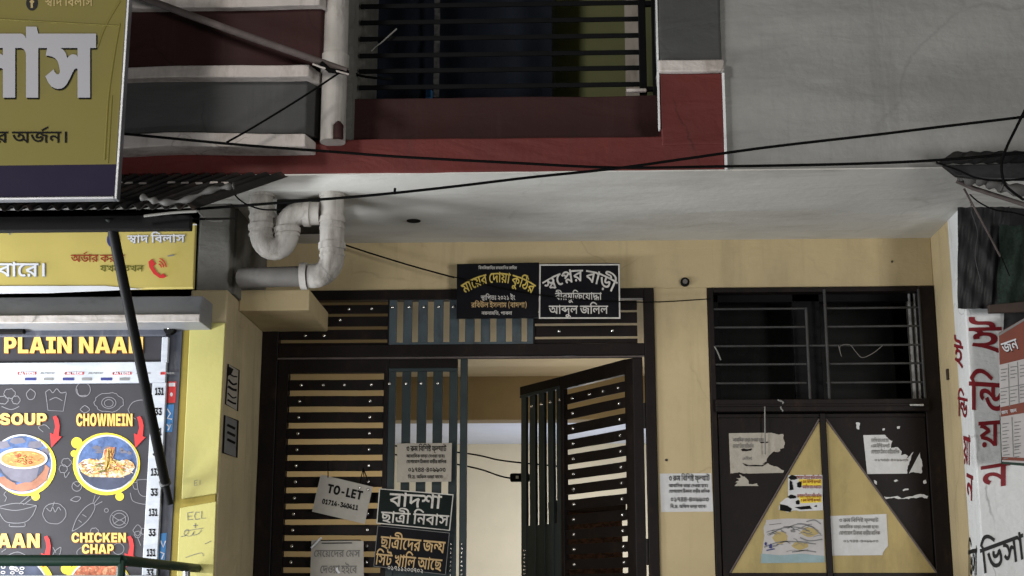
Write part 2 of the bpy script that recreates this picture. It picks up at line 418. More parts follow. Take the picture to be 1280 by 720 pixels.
def put(mb, key, x0, y0, h, mp, off=.003, width=None, slope=0.0, lean=0.0, latin=False, right=None, center=None):
    """set a line of writing: baseline from (x0, y0), head line h above it, along a slope"""
    w = TXT[key][1]; s = h / (182.0 if latin else 156.0); sx = (width / w) if width else s
    if right is not None: x0 = right - w * sx
    if center is not None: x0 = center - w * sx / 2
    cs, sn = math.cos(math.atan(slope)), math.sin(math.atan(slope))
    def warp(u, v):
        a, b = u * sx + v * s * lean, -v * s
        return mp(x0 + a * cs - b * sn, y0 + a * sn + b * cs, off)
    text(mb, key, warp)
def put_arc(mb, key, x0, x1, ybase, h, sag, mp, off=.003):
    """a line of writing arched upward by sag at its middle"""
    w = TXT[key][1]; s = h / 156.0
    def warp(u, v):
        t = u / w; x = x0 + (x1 - x0) * t; y = ybase - sag * (1 - (2 * t - 1) ** 2)
        d = sag * 4 * (2 * t - 1) / (x1 - x0); l = math.hypot(1, d)
        # upright direction leans with the arch
        return mp(x + v * s * (d * .75) / l, y - v * s / l ** .5, off)
    text(mb, key, warp)

def torn(pts, amt=.13, longest=27, seed=1):
    """ragged outline: the short edges of a torn paper are broken up, its cut edges stay straight"""
    rnd = random.Random(seed); out = []
    def sub(a, b, lv):
        l = math.hypot(b[0] - a[0], b[1] - a[1])
        if lv == 0 or l < .9: return [a]
        m = ((a[0] + b[0]) / 2 + rnd.uniform(-amt, amt) * (b[1] - a[1]), (a[1] + b[1]) / 2 + rnd.uniform(-amt, amt) * (b[0] - a[0]))
        return sub(a, m, lv - 1) + sub(m, b, lv - 1)
    for a, b in zip(pts, pts[1:] + pts[:1]):
        out += [a] if math.hypot(b[0] - a[0], b[1] - a[1]) > longest else sub(a, b, 4)
    return out

# ------------------------------------------------------------------ letter outlines (250 units to the em) and set lines of writing
GLY = {
 'B6_44': '162,156 162,132 137,132 137,0 109,0 109,33 113,20 101,36 96,43 90,49 84,54 78,58 72,61 65,63 59,64 54,63 50,62 46,60 42,54 41,49 42,45 44,41 47,38 51,35 56,32 62,30 53,5 44,8 30,16 25,21 20,27 17,32 14,38 12,50 13,58 15,65 19,71 23,76 28,80 34,84 41,86 47,87 54,88 70,86 78,84 85,80 91,76 98,72 103,66 109,60 114,53 110,50 109,54 109,132 -2,132 -2,156;78,73 50,80 50,88 48,95 46,101 38,109 33,112 26,114 17,116 7,118 12,140 25,136 34,135 42,133 49,131 55,128 61,124 66,120 70,115 73,110 77,96 78,89',
 'B6_54': '75,156 75,132 50,132 50,0 22,0 22,113 20,118 17,123 14,127 9,129 5,131 -1,132 -2,132 -2,156 2,156 10,154 13,152 17,149 20,145 23,140 23,146 22,148 22,172 44,172 50,156',
 'B6_61': '97,156 97,132 86,132 81,129 75,126 65,118 55,108 47,96 44,89 41,81 40,74 40,56 42,47 44,40 52,30 57,27 61,25 71,23 74,23 77,24 80,24 83,25 87,27 90,28 101,7 96,4 91,2 86,1 80,0 75,-1 69,-1 58,0 48,2 39,7 31,13 24,20 19,29 15,40 12,52 11,65 12,77 14,88 18,99 23,109 30,118 37,126 45,133 55,138 65,142 49,133 46,132 -2,132 -2,156',
 'B6_70': '165,156 165,132 140,132 140,0 112,0 105,8 97,16 89,22 80,28 70,33 59,38 47,41 34,44 20,47 9,73 19,79 25,82 35,88 47,94 52,97 58,99 51,103 43,107 36,111 27,114 18,116 8,118 17,138 23,132 -2,132 -2,156;112,132 38,132 38,134 44,132 50,129 56,127 62,123 72,117 82,109 85,106 88,87 83,85 77,82 72,80 66,77 61,75 51,69 46,67 41,64 40,66 60,62 70,59 79,54 88,50 97,44 105,38 112,31 118,24 114,22 113,26 113,39 112,43;44,-5 39,-4 35,-3 32,0 29,4 27,8 27,17 29,21 32,25 35,28 39,29 44,30 52,28 56,25 59,21 60,17 61,12 59,4 56,0 52,-3',
 'B6_46': '157,156 157,132 132,132 132,0 104,0 98,9 91,17 82,25 73,32 53,44 42,48 30,52 17,55 6,82 22,91 56,107 74,115 92,121 110,126 105,117 105,132 -2,132 -2,156;104,107 109,101 98,97 86,93 75,88 63,83 52,78 41,72 49,70 65,64 73,60 81,55 97,43 103,36 109,28 105,27 105,30 104,34;39,-2 35,0 32,2 29,6 27,10 27,19 29,24 35,30 39,31 44,32 49,32 53,30 59,24 60,19 61,15 60,10 59,6 56,2 53,0 49,-2',
 'B6_450': '97,156 97,132 86,132 81,129 75,126 65,118 55,108 47,96 44,89 41,81 40,74 40,56 42,47 44,40 52,30 57,27 61,25 71,23 74,23 77,24 80,24 83,25 87,27 90,28 101,7 96,4 91,2 86,1 80,0 75,-1 69,-1 58,0 48,2 39,7 31,13 24,20 19,29 15,40 12,52 11,65 12,76 14,86 17,96 25,114 31,122 37,129 44,136 51,142 67,152 75,156',
 'B6_37': '159,156 159,132 47,132 47,60 41,65 55,79 63,85 90,103 100,108 111,113 122,117 142,99 140,95 137,90 135,85 134,80 133,74 132,69 131,63 131,57 130,51 131,44 131,36 132,28 136,12 139,3 112,-2 109,7 107,16 105,24 103,33 103,43 102,52 103,59 103,65 104,71 105,76 107,82 111,92 112,96 114,100 122,91 112,87 103,82 93,76 75,64 67,57 58,50 50,42 42,35 19,50 19,132 -2,132 -2,156',
 'B6_20': '212,156 212,132 131,132 131,0 103,0 97,9 90,17 82,25 72,32 63,39 41,49 30,52 17,55 6,82 22,91 38,99 56,107 73,114 109,126 104,117 104,132 -2,132 -2,156;103,106 108,100 101,98 85,92 78,89 70,86 63,83 55,79 48,76 41,72 49,70 65,64 89,49 102,36 108,28 104,27 104,37 103,41;200,67 200,62 199,57 197,52 194,47 186,39 180,37 172,35 152,35 150,36 147,36 148,60 155,60 156,59 162,60 167,61 170,63 173,72 171,79 168,85 161,90 152,95 141,98 127,101 128,125 140,123 153,120 164,115 174,109 183,103 190,95 196,87 199,78',
 'B6_57': '-80,-66 -85,-65 -97,-61 -102,-58 -106,-54 -109,-49 -111,-43 -112,-36 -111,-28 -107,-21 -102,-15 -94,-11 -84,-8 -73,-7 -51,-9 -41,-12 -31,-16 -20,-21 -10,-26 0,-33 11,-41 23,-50 7,-68 -3,-59 -12,-52 -22,-45 -30,-40 -39,-35 -47,-31 -63,-27 -75,-27 -79,-28 -85,-32 -86,-34 -86,-40 -85,-43 -82,-45 -80,-46 -77,-47 -68,-47 -64,-46 -58,-42 -54,-36 -53,-32 -52,-29 -51,-25 -51,-21 -50,-18 -50,3 -22,3 -22,-9 -23,-15 -23,-20 -24,-27 -28,-39 -31,-46 -35,-51 -47,-61 -55,-64 -64,-66',
 'B6_521': '147,0 127,2 118,5 109,9 95,19 89,25 79,39 87,65 99,67 110,70 118,73 125,78 130,83 134,89 138,103 138,121 137,124 135,132 70,132 70,156 122,156 119,160 116,165 113,169 111,173 109,178 107,186 107,200 109,206 112,212 116,218 121,224 127,229 148,216 144,212 140,207 138,203 135,199 134,194 134,186 135,182 136,179 137,175 140,171 142,168 145,164 149,160 152,156 229,156 229,132 179,132 189,121 198,109 205,98 210,86 213,73 214,60 213,48 211,38 206,28 200,20 193,13 184,7 173,3 161,1;154,25 161,27 167,29 173,33 177,37 181,42 185,54 185,69 184,76 182,84 179,91 175,98 165,114 149,132 155,133 157,128 158,123 160,118 162,106 162,94 160,82 154,70 150,65 145,60 138,55 131,51 122,47 112,43 100,41 103,57 106,50 109,44 113,39 117,35 122,31 128,28 134,26 140,25;75,156 75,132 50,132 50,0 22,0 22,132 -2,132 -2,156 21,156 19,159 16,162 10,170 8,174 5,177 13,188 21,197 37,211 45,216 54,220 63,223 73,225 84,226 94,225 104,223 115,221 126,217 137,212 161,200 174,192 187,183 173,164 161,173 150,180 139,186 130,191 120,195 112,198 103,200 95,202 80,202 73,200 67,198 55,192 50,188 45,183 41,178 36,172 38,170 39,167 41,164 44,161 46,158 48,156',
 'B6_55': '75,156 75,132 50,132 50,0 22,0 22,132 -2,132 -2,156 21,156 19,159 16,162 13,166 10,169 7,173 5,176 12,188 20,198 27,206 35,213 43,219 52,224 61,227 71,229 91,229 99,228 106,227 114,225 122,222 129,219 138,215 146,211 164,199 174,193 185,186 171,167 159,175 147,182 138,189 120,198 111,201 95,205 78,205 64,201 58,197 48,189 44,184 36,172 38,170 39,167 41,164 44,161 46,158 48,156',
 'B6_42': '157,156 157,132 132,132 132,0 104,0 98,9 91,17 82,25 73,32 53,44 42,48 30,52 17,55 6,82 22,91 56,107 74,115 92,121 110,126 105,117 105,132 -2,132 -2,156;104,107 109,101 98,97 86,93 75,88 63,83 52,78 41,72 49,70 65,64 73,60 81,55 97,43 103,36 109,28 105,27 105,30 104,34',
 'B6_50': '177,156 177,132 152,132 152,0 124,0 124,82 130,70 127,75 120,82 117,84 111,86 109,86 105,84 101,80 99,77 96,73 92,67 84,53 80,47 76,42 71,37 63,31 59,29 54,28 43,28 39,29 34,31 30,33 25,36 17,44 12,50 8,57 28,70 31,64 34,60 37,57 40,55 46,53 48,53 51,54 53,55 55,57 58,59 60,63 63,67 67,73 71,80 77,87 81,95 85,101 89,105 93,108 98,110 108,110 113,109 117,107 121,104 130,95 126,94 125,98 125,108 124,112 124,132 -2,132 -2,156;63,64 62,74 60,82 58,89 56,95 53,100 50,104 40,110 26,114 17,115 7,117 15,142 31,134 40,133 47,131 54,128 60,126 64,123 68,119 72,116 76,106 78,100 80,86',
 'B6_413': '195,156 195,132 171,132 171,54 143,54 143,88 147,75 139,85 135,89 131,92 126,93 122,94 120,94 118,93 115,93 113,91 111,90 109,88 108,85 107,81 107,69 84,67 82,76 79,83 74,88 68,93 62,95 55,96 49,96 45,94 42,92 40,90 38,87 38,78 40,74 43,71 47,68 53,65 59,63 48,39 34,45 22,53 18,58 14,64 11,70 9,77 9,91 11,97 14,103 18,108 23,112 29,116 43,120 60,120 69,118 76,116 83,112 89,106 96,100 91,100 93,105 97,110 101,113 106,116 111,118 123,118 128,117 132,115 137,112 141,109 146,105 143,103 143,132 -2,132 -2,156;76,49 83,49 90,47 96,45 101,42 111,34 115,40 118,42 121,43 125,44 133,44 137,43 141,41 145,38 153,30 143,34 143,57 171,57 171,-11 143,-11 143,27 150,7 147,11 144,14 141,18 135,22 130,22 126,20 124,18 124,15 123,12 123,10 124,8 124,5 101,4 100,11 94,21 90,24 85,26 80,27 76,27 73,26 71,24 68,18 69,14 70,12 72,9 75,7 85,2 75,-19 65,-15 57,-10 50,-4 45,3 42,10 41,19 42,28 46,35 51,41 58,46 66,48',
 'B6_51': '64,123 77,122 89,120 99,116 107,111 113,105 118,99 121,92 123,85 123,78 122,65 118,54 110,46 100,39 87,35 71,32 69,39 77,37 93,31 101,27 110,23 118,18 126,14 134,8 142,3 127,-17 109,-5 100,0 92,5 83,10 74,14 64,18 55,22 44,25 34,28 23,30 12,33 16,55 28,53 33,52 39,51 62,51 70,52 77,54 83,57 88,60 91,64 95,72 95,77 94,84 92,89 87,94 81,97 74,99 66,100 61,100 53,98 50,97 48,96 46,94 45,92 45,90 44,87 44,86 45,85 45,81 46,80 20,76 19,79 18,81 17,84 17,90 16,93 17,99 19,104 22,109 27,113 32,116 39,119 46,121;39,110 38,116 35,120 32,125 27,128 21,131 14,133 28,144 39,142 48,138 54,134 59,129 63,124 66,118 67,111;142,156 142,132 -2,132 -2,156',
 'B6_39': '158,156 158,132 133,132 133,0 106,0 106,56 110,42 105,49 87,67 80,71 74,75 68,78 62,80 51,80 47,79 43,77 40,74 38,70 38,62 40,58 42,55 46,52 56,47 44,23 34,28 25,34 18,41 13,49 10,58 9,67 10,75 12,82 15,88 19,93 25,98 31,101 37,103 44,104 50,105 66,103 73,101 80,98 86,94 93,90 105,80 111,74 106,72 106,132 -2,132 -2,156',
 'B6_437': '128,72 116,73 106,75 97,80 90,86 83,93 78,102 82,102 81,97 79,92 73,82 69,78 65,75 60,72 54,70 43,70 33,72 29,74 24,77 15,86 11,92 6,99 26,111 30,105 33,101 36,98 39,96 42,95 49,95 52,96 55,98 57,101 60,105 61,110 63,116 64,124 64,133 91,133 92,128 93,122 95,118 97,113 99,109 102,105 105,102 109,99 112,96 120,94 130,94 134,95 137,98 139,101 140,105 140,115 138,120 135,126 132,131 128,135 123,139 152,143 154,141 157,137 160,134 164,126 166,121 169,106 167,95 164,86 158,80 150,75 140,73;186,156 186,132 -2,132 -2,156;123,81 132,79 146,75 151,71 156,68 160,64 162,60 165,55 166,51 167,46 167,36 165,30 163,25 160,21 156,17 146,11 140,8 134,6 127,5 120,3 113,2 118,15 139,9 147,6 154,4 162,1 169,-3 176,-6 183,-10 172,-30 162,-25 153,-20 144,-16 136,-13 127,-9 119,-7 111,-4 102,-2 94,0 85,2 75,4 65,5 70,28 75,27 81,25 87,24 93,24 99,23 105,23 117,24 126,26 132,28 136,32 139,37 140,43 139,48 137,53 129,59 123,61 112,61 108,60 104,58 102,56 101,53 101,46 102,45 102,43 76,39 75,42 74,44 74,47 73,49 73,60 75,65 78,69 82,73 87,76 99,80 106,81',
 'B6_40': '189,156 189,132 164,132 164,0 136,0 136,98 139,84 134,92 128,99 123,106 112,117 102,125 97,128 91,130 86,132 81,133 69,133 62,132 57,129 52,127 37,115 29,105 27,108 30,110 34,112 37,113 45,115 57,115 63,112 68,108 72,103 74,97 74,81 73,80 67,82 73,88 75,91 77,93 80,95 86,101 117,129 134,111 61,44 41,62 63,83 54,71 45,65 47,68 50,71 51,74 53,77 54,81 54,84 52,90 50,93 48,95 45,96 39,96 36,95 34,95 32,94 29,93 27,91 4,112 11,121 26,136 40,148 48,152 56,155 65,157 82,157 98,153 112,145 126,133 140,117 138,114 137,118 137,136 136,140 136,172 158,172 164,156',
 'B6_35': '105,10 91,11 77,14 64,19 52,27 41,38 30,51 21,67 13,87 5,111 32,118 37,100 43,84 50,71 57,60 64,51 72,44 82,39 92,36 103,35 109,35 121,37 129,41 133,44 136,47 138,50 140,54 141,58 142,63 142,74 140,79 139,84 136,88 133,91 129,94 125,96 121,97 116,98 112,98 108,96 102,92 101,89 101,79 102,77 102,75 103,74 76,69 75,73 72,82 72,88 73,95 75,102 78,107 82,111 87,115 93,118 100,120 107,121 114,121 125,120 135,118 144,114 152,109 158,102 163,94 167,86 169,76 170,66 169,56 167,46 163,38 158,30 151,23 142,17 132,13 119,11;183,156 183,132 -2,132 -2,156',
 'B6_7': '17,120 18,126 20,133 22,138 30,148 36,151 48,155 55,156 62,155 74,151 79,148 84,143 90,133 92,127 92,113 90,106 84,96 74,88 62,84 48,84 36,88 30,91 22,101 20,106 18,113;40,115 41,112 44,108 47,106 55,104 63,106 66,109 68,112 69,115 70,120 69,124 68,127 66,130 63,133 55,135 47,133 41,127 40,124;17,36 18,43 22,55 26,60 30,64 42,70 48,71 55,72 62,71 68,70 74,67 79,64 84,60 87,55 90,49 92,43 92,29 90,23 87,17 84,12 79,8 74,5 68,2 62,1 55,0 48,0 36,4 30,8 26,12 22,17 18,29;40,32 41,28 44,25 47,23 51,21 59,21 63,23 66,25 68,28 70,36 68,44 66,47 63,49 59,51 51,51 47,49 44,47 41,44 40,40',
 'B6_77': '30,138 31,142 33,146 35,149 38,154 41,158 64,147 63,145 61,144 61,142 60,140 60,134 61,132 62,131 68,129 72,127 78,126 85,125 99,121 111,116 119,109 124,102 127,93 128,83 127,72 122,62 115,53 104,47 92,42 77,40 75,40 74,41 70,41 68,42 73,48 97,39 104,36 118,28 126,23 133,18 140,12 125,-7 116,0 108,6 99,12 91,16 83,21 74,25 56,31 26,40 14,42 19,65 25,63 30,62 37,61 43,60 72,60 83,62 91,66 96,70 99,75 100,81 100,85 99,88 97,91 95,93 89,97 84,99 78,100 72,102 62,104 53,107 46,110 36,116 32,124 30,129',
 'B6_75': '75,21 64,22 54,24 45,27 37,32 29,39 24,46 19,56 17,67 16,79 17,89 19,98 22,107 27,116 34,123 42,129 52,134 64,137 77,138 90,137 102,134 111,130 119,124 126,117 130,109 134,100 136,90 137,79 136,69 134,60 130,50 125,42 118,35 110,29 100,25 88,22;78,114 66,112 61,110 56,107 52,103 49,98 47,92 45,85 45,72 46,66 50,56 57,49 62,47 68,45 81,45 93,49 101,57 104,62 106,67 108,81 107,88 106,93 104,99 102,103 98,107 94,110 90,112',
 'B6_76': '75,0 61,1 49,4 41,10 34,17 31,25 29,34 30,42 33,49 37,55 43,61 50,65 60,69 70,45 64,43 61,41 58,35 59,32 60,30 66,26 70,25 75,25 83,26 90,28 96,31 99,35 102,40 102,51 101,55 99,59 97,62 89,70 83,74 77,79 69,83 60,90 51,96 45,101 36,110 33,115 31,120 29,130 30,135 31,139 35,149 39,153 42,158 67,144 63,140 60,134 60,128 63,122 65,120 71,116 75,113 80,110 86,106 93,101 109,89 115,84 120,78 124,73 127,67 129,60 131,46 130,36 128,28 124,21 119,15 112,10 104,5 96,2 86,1',
 'B6_10': '89,156 88,161 87,165 85,168 81,170 77,171 71,172 43,172 34,173 26,175 19,177 13,181 9,184 5,188 2,192 0,197 -1,202 -2,208 -2,223 -1,225 -1,228 26,226 25,225 25,212 27,206 28,204 32,200 35,198 38,197 42,196 69,196 78,195 85,195 91,194 96,192 101,189 105,186 108,183 111,179 112,174 114,169 115,163 115,156;64,123 77,122 89,120 99,116 107,111 113,105 118,99 121,92 123,85 123,78 122,65 118,54 110,46 100,39 87,35 71,32 69,39 77,37 93,31 101,27 110,23 118,18 126,14 134,8 142,3 127,-17 109,-5 100,0 92,5 83,10 74,14 64,18 55,22 44,25 34,28 23,30 12,33 16,55 28,53 33,52 39,51 62,51 70,52 77,54 83,57 88,60 91,64 95,72 95,77 94,84 92,89 87,94 81,97 74,99 66,100 61,100 53,98 50,97 48,96 46,94 45,92 45,90 44,87 44,86 45,85 45,81 46,80 20,76 19,79 18,81 17,84 17,90 16,93 17,99 19,104 22,109 27,113 32,116 39,119 46,121;39,110 38,116 35,120 32,125 27,128 21,131 14,133 28,144 39,142 48,138 54,134 59,129 63,124 66,118 67,111;142,156 142,132 -2,132 -2,156',
 'B6_6': '34,79 54,65 63,57 81,39 88,30 96,20 108,0 86,-11 80,-2 73,7 67,15 60,23 53,30 45,37 27,51 16,58;17,120 18,126 20,133 22,138 30,148 36,151 48,155 55,156 62,155 74,151 79,148 84,143 90,133 92,126 92,113 90,106 84,96 74,88 62,84 48,84 36,88 30,91 22,101 20,106 18,113;40,115 41,112 44,108 47,106 55,104 63,106 66,109 68,112 69,115 70,120 68,128 66,131 63,133 55,135 47,133 41,127 40,124',
 'B6_12': '127,156 127,161 125,165 123,168 119,170 115,171 109,172 62,172 53,173 45,175 38,177 32,181 28,184 24,188 21,192 19,197 18,202 17,208 17,223 18,225 18,228 45,226 44,225 44,212 46,206 47,204 51,200 54,198 57,197 61,196 107,196 116,195 123,195 130,194 135,192 139,189 144,186 146,183 149,179 151,174 152,169 153,163 153,156;185,156 185,132 96,132 96,95 97,92 97,89 99,85 101,84 106,84 112,86 115,88 121,94 127,102 131,107 155,111 160,103 164,95 167,86 170,78 171,69 171,50 168,41 164,32 158,25 151,18 142,13 132,9 120,6 107,5 96,6 85,8 75,11 66,15 56,20 48,28 39,36 31,47 24,60 17,75 11,91 5,110 32,118 38,98 44,81 51,67 58,55 66,46 75,39 84,34 94,31 105,30 116,31 126,34 134,39 139,46 143,54 144,63 144,69 142,75 141,80 138,85 135,89 133,92 153,96 147,88 141,81 136,75 130,70 124,67 118,63 112,61 106,60 91,60 87,62 83,63 80,65 77,68 75,71 71,79 69,91 69,132 -2,132 -2,156',
 'B6_47': '192,156 192,132 167,132 167,0 140,0 140,81 144,69 141,74 138,78 134,82 130,85 126,86 121,87 119,87 117,86 115,86 113,85 109,81 108,78 107,74 107,62 84,60 83,66 79,76 76,80 73,83 69,86 65,87 60,89 52,89 46,87 44,85 41,84 40,81 39,79 38,76 38,73 39,68 41,63 45,58 50,55 56,51 64,49 55,24 46,27 38,31 31,35 24,40 19,46 15,52 11,59 9,66 9,75 11,89 19,101 24,105 31,109 37,111 45,113 61,113 69,111 76,109 83,105 89,99 96,93 91,94 94,99 97,103 101,107 111,111 122,111 127,110 132,108 140,102 145,98 141,94 140,98 140,132 -2,132 -2,156',
 'B6_593': '64,-32 53,-16 43,2 36,22 31,42 28,62 27,83 28,104 31,124 36,144 43,164 53,181 64,198 90,198 80,181 71,163 64,143 59,123 56,103 55,83 56,63 59,43 64,23 71,3 80,-15 90,-32',
 'B6_48': '178,156 178,132 153,132 153,0 125,0 125,127 126,133 126,136 125,139 125,172 147,172 153,156;95,157 101,156 106,154 112,151 117,147 121,143 129,133 132,127 132,96 126,106 120,115 114,123 107,129 99,132 91,133 86,133 78,129 75,125 73,121 72,115 73,110 76,105 80,101 86,98 94,96 104,95 101,69 90,71 80,73 66,81 61,87 57,93 54,100 52,116 53,125 54,133 57,139 61,145 65,149 70,153 82,157;27,157 41,153 47,149 52,144 56,138 60,131 62,123 62,105 60,99 57,92 53,86 48,80 42,76 34,72 24,70 14,69 11,95 25,97 30,98 34,101 37,103 41,109 42,112 42,115 41,120 39,125 36,129 26,133 10,133 7,132 3,132 0,131 -3,155 1,156 5,156 9,157',
 'B6_594': '20,-32 31,-15 40,3 46,22 51,42 54,63 55,83 54,104 51,124 46,144 40,163 31,181 20,198 47,198 58,181 67,163 74,144 79,124 83,104 84,83 83,62 79,41 74,21 67,2 58,-16 47,-32',
 'B6_597': '54,33 56,30 54,24 50,10 48,4 45,-3 43,-10 40,-17 37,-23 34,-30 11,-30 14,-19 16,-9 18,3 20,13 22,24 23,33',
 'B6_275': '127,71 116,72 106,74 97,79 90,85 84,92 78,102 82,102 81,97 79,92 73,82 69,78 65,75 60,72 54,70 43,70 33,72 29,74 24,77 15,86 11,92 6,99 26,111 30,105 33,101 36,98 39,96 42,95 49,95 52,96 55,98 57,101 60,105 61,110 63,116 64,124 64,133 91,133 92,128 93,122 95,118 97,113 99,109 102,105 105,102 109,99 112,96 120,94 130,94 134,95 137,98 139,101 140,105 140,115 138,120 135,126 132,131 128,135 123,139 152,143 154,141 157,137 160,134 164,126 166,121 169,106 167,95 164,86 158,80 149,75 139,72;186,156 186,132 -2,132 -2,156;159,84 159,-7 131,-7 125,-1 119,3 113,8 101,14 87,20 79,22 70,24 59,50 71,56 83,63 95,68 108,74 132,82;131,60 126,59 121,56 116,54 110,52 105,49 99,46 94,44 84,38 84,41 94,39 103,36 119,28 126,24 132,18 132,28 131,31',
 'B6_377': '83,157 92,155 100,152 107,147 115,142 123,135 132,127 141,117 150,106 137,89 131,96 121,108 111,118 106,122 96,128 91,130 85,132 80,133 68,133 62,132 52,128 47,125 43,122 28,110 27,113 35,117 38,118 46,120 57,120 63,118 71,110 73,104 74,97 74,94 73,92 73,89 72,87 43,74 46,76 48,79 51,81 53,87 54,91 53,94 52,96 48,100 45,101 36,101 34,100 31,99 29,98 26,96 4,117 26,139 33,144 41,149 49,153 65,157;131,112 59,53 41,72 61,88 67,90 69,91 73,95 74,97 76,98 80,102 82,103 84,105 115,130;189,156 189,132 164,132 164,58 136,58 136,98 138,114 137,118 137,136 136,140 136,172 158,172 164,156;84,55 102,53 110,50 117,46 124,41 131,35 138,28 145,20 151,12 139,-5 135,1 130,7 119,18 107,26 101,29 95,31 89,32 86,31 83,31 81,29 79,28 78,26 78,21 80,17 82,15 85,14 89,12 77,-8 72,-6 68,-4 63,-1 59,3 53,11 51,16 50,21 50,32 52,37 54,41 58,45 66,51 72,53;164,64 164,-7 136,-7 136,12 137,25 137,41 136,46 136,64',
 'B6_68': '185,156 185,132 96,132 96,95 97,92 97,89 99,85 101,84 106,84 112,86 115,88 121,94 127,102 131,107 155,111 160,103 164,95 167,86 170,78 171,69 171,50 168,41 164,32 158,25 151,18 142,13 132,9 120,6 107,5 96,6 85,8 75,11 66,15 56,20 48,28 39,36 31,47 24,60 17,75 11,91 5,110 32,118 38,98 44,81 51,67 58,55 66,46 75,39 84,34 94,31 105,30 116,31 126,34 134,39 139,46 143,54 144,63 144,69 142,75 141,80 138,85 135,89 133,92 153,96 147,88 141,81 136,75 130,70 124,67 118,63 112,61 106,60 91,60 87,62 83,63 80,65 77,68 75,71 71,79 69,91 69,132 -2,132 -2,156;92,-42 87,-41 83,-39 80,-37 77,-33 76,-29 75,-24 77,-16 80,-12 83,-9 87,-8 92,-7 97,-8 101,-9 104,-12 107,-16 109,-24 108,-29 107,-33 104,-37 101,-39 97,-41',
 'B6_56': '75,132 50,132 50,0 22,0 22,132 -2,132 -2,156 22,156 20,165 17,173 13,180 8,186 2,191 -6,196 -14,199 -23,202 -33,204 -44,206 -55,207 -83,207 -90,206 -100,204 -104,202 -108,198 -108,194 -104,192 -101,191 -59,191 -52,190 -46,188 -41,187 -36,184 -32,181 -29,178 -25,170 -23,160 -23,154 -49,154 -49,157 -50,160 -50,162 -51,164 -54,167 -58,169 -60,169 -62,170 -97,170 -104,171 -110,171 -115,173 -120,174 -124,176 -127,178 -130,181 -132,184 -134,188 -134,192 -135,196 -133,205 -127,213 -118,220 -104,225 -86,228 -65,229 -32,227 -5,221 18,211 35,197 45,179 51,156 75,156',
 'B6_287': '131,128 144,127 154,124 162,119 168,113 171,105 172,95 172,89 170,82 166,76 162,71 150,61 134,53 125,50 115,72 125,75 132,78 138,82 142,85 144,89 145,94 145,97 143,100 139,104 135,105 125,105 120,104 116,103 112,101 108,100 104,98 98,94 96,91 94,89 93,87 93,84 94,82 95,81 97,80 100,79 104,78 97,54 87,56 79,59 73,64 68,69 66,75 65,82 65,89 67,94 71,100 75,105 80,110 86,115 93,118 100,122 107,124 115,126;175,42 173,30 168,20 159,11 147,5 132,1 114,0 102,1 91,2 80,5 69,9 59,14 50,21 41,30 32,40 25,52 18,66 11,82 5,100 32,108 38,89 44,73 52,59 60,48 69,40 78,33 89,28 101,26 113,25 122,25 130,27 137,30 143,33 146,38 147,44 146,49 144,53 141,57 137,60 132,62 126,64 151,76 158,72 164,67 169,61 172,55 174,49;198,116 209,115 218,111 226,106 231,99 234,91 235,82 235,76 233,70 231,65 228,59 218,49 211,45 203,41 194,38 186,61 193,64 199,66 203,69 206,72 208,76 208,84 207,87 204,90 198,92 194,93 190,92 185,91 179,88 174,84 168,79 163,72 150,78 155,87 160,95 166,101 176,109 182,112 187,114 193,115;246,156 246,132 -2,132 -2,156',
 'B6_45': '165,156 165,132 140,132 140,0 112,0 105,8 97,16 89,22 80,28 70,33 59,38 47,41 34,44 20,47 9,73 19,79 25,82 35,88 47,94 52,97 58,99 51,103 43,107 36,111 27,114 18,116 8,118 17,138 23,132 -2,132 -2,156;112,132 38,132 38,134 44,132 50,129 56,127 62,123 72,117 82,109 85,106 88,87 83,85 77,82 72,80 66,77 61,75 51,69 46,67 41,64 40,66 60,62 70,59 79,54 88,50 97,44 105,38 112,31 118,24 114,22 113,26 113,39 112,43',
 'B6_350': '207,156 207,132 47,132 47,66 41,72 51,81 63,89 76,97 90,105 105,111 121,117 137,101 137,60 109,51 109,102 121,91 113,88 105,84 96,80 87,75 77,69 68,63 41,42 19,57 19,132 -2,132 -2,156;186,19 187,13 187,6 189,-6 191,-13 192,-20 167,-25 165,-18 163,-10 161,4 160,12 160,26 161,34 162,40 166,54 169,60 177,52 161,48 152,45 143,43 135,40 126,37 121,36 111,33 100,29 90,24 80,20 71,16 62,11 64,16 73,14 89,8 96,5 110,-5 110,0 109,2 109,37 137,53 137,-29 109,-29 97,-19 91,-16 85,-12 79,-9 58,-3 50,-1 39,23 47,28 55,32 64,37 73,41 81,44 99,52 117,58 125,60 134,63 142,66 160,72 169,74 178,77 195,59 192,53 190,47 189,40 187,34 187,27',
 'B6_9': '236,156 236,132 211,132 211,0 184,0 178,9 172,17 165,24 149,36 141,41 152,61 158,57 164,52 170,48 176,43 184,33 184,132 -2,132 -2,156;97,21 85,22 73,25 61,29 50,36 40,45 30,56 21,71 13,88 5,108 31,116 37,101 43,88 49,76 55,67 62,59 70,54 78,50 87,47 97,46 105,47 111,48 117,50 122,53 126,56 129,60 131,64 132,69 132,82 130,88 126,93 122,97 117,99 111,100 103,98 99,94 97,88 97,87 98,85 98,82 99,80 99,79 73,74 71,78 71,81 69,87 69,99 71,105 74,110 78,114 83,117 89,120 107,123 118,122 127,120 136,116 143,111 149,105 154,98 157,90 160,81 160,72 159,63 157,55 154,47 142,33 133,28 123,24 111,22;85,110 83,116 81,120 77,125 73,128 67,131 59,133 73,144 85,142 93,138 100,134 105,129 109,124 111,118 112,111;309,156 309,132 284,132 284,0 256,0 256,114 253,120 247,128 243,130 240,131 235,132 232,132 232,156 236,156 244,154 247,152 251,149 254,145 257,140 257,141 256,143 256,172 278,172 283,156',
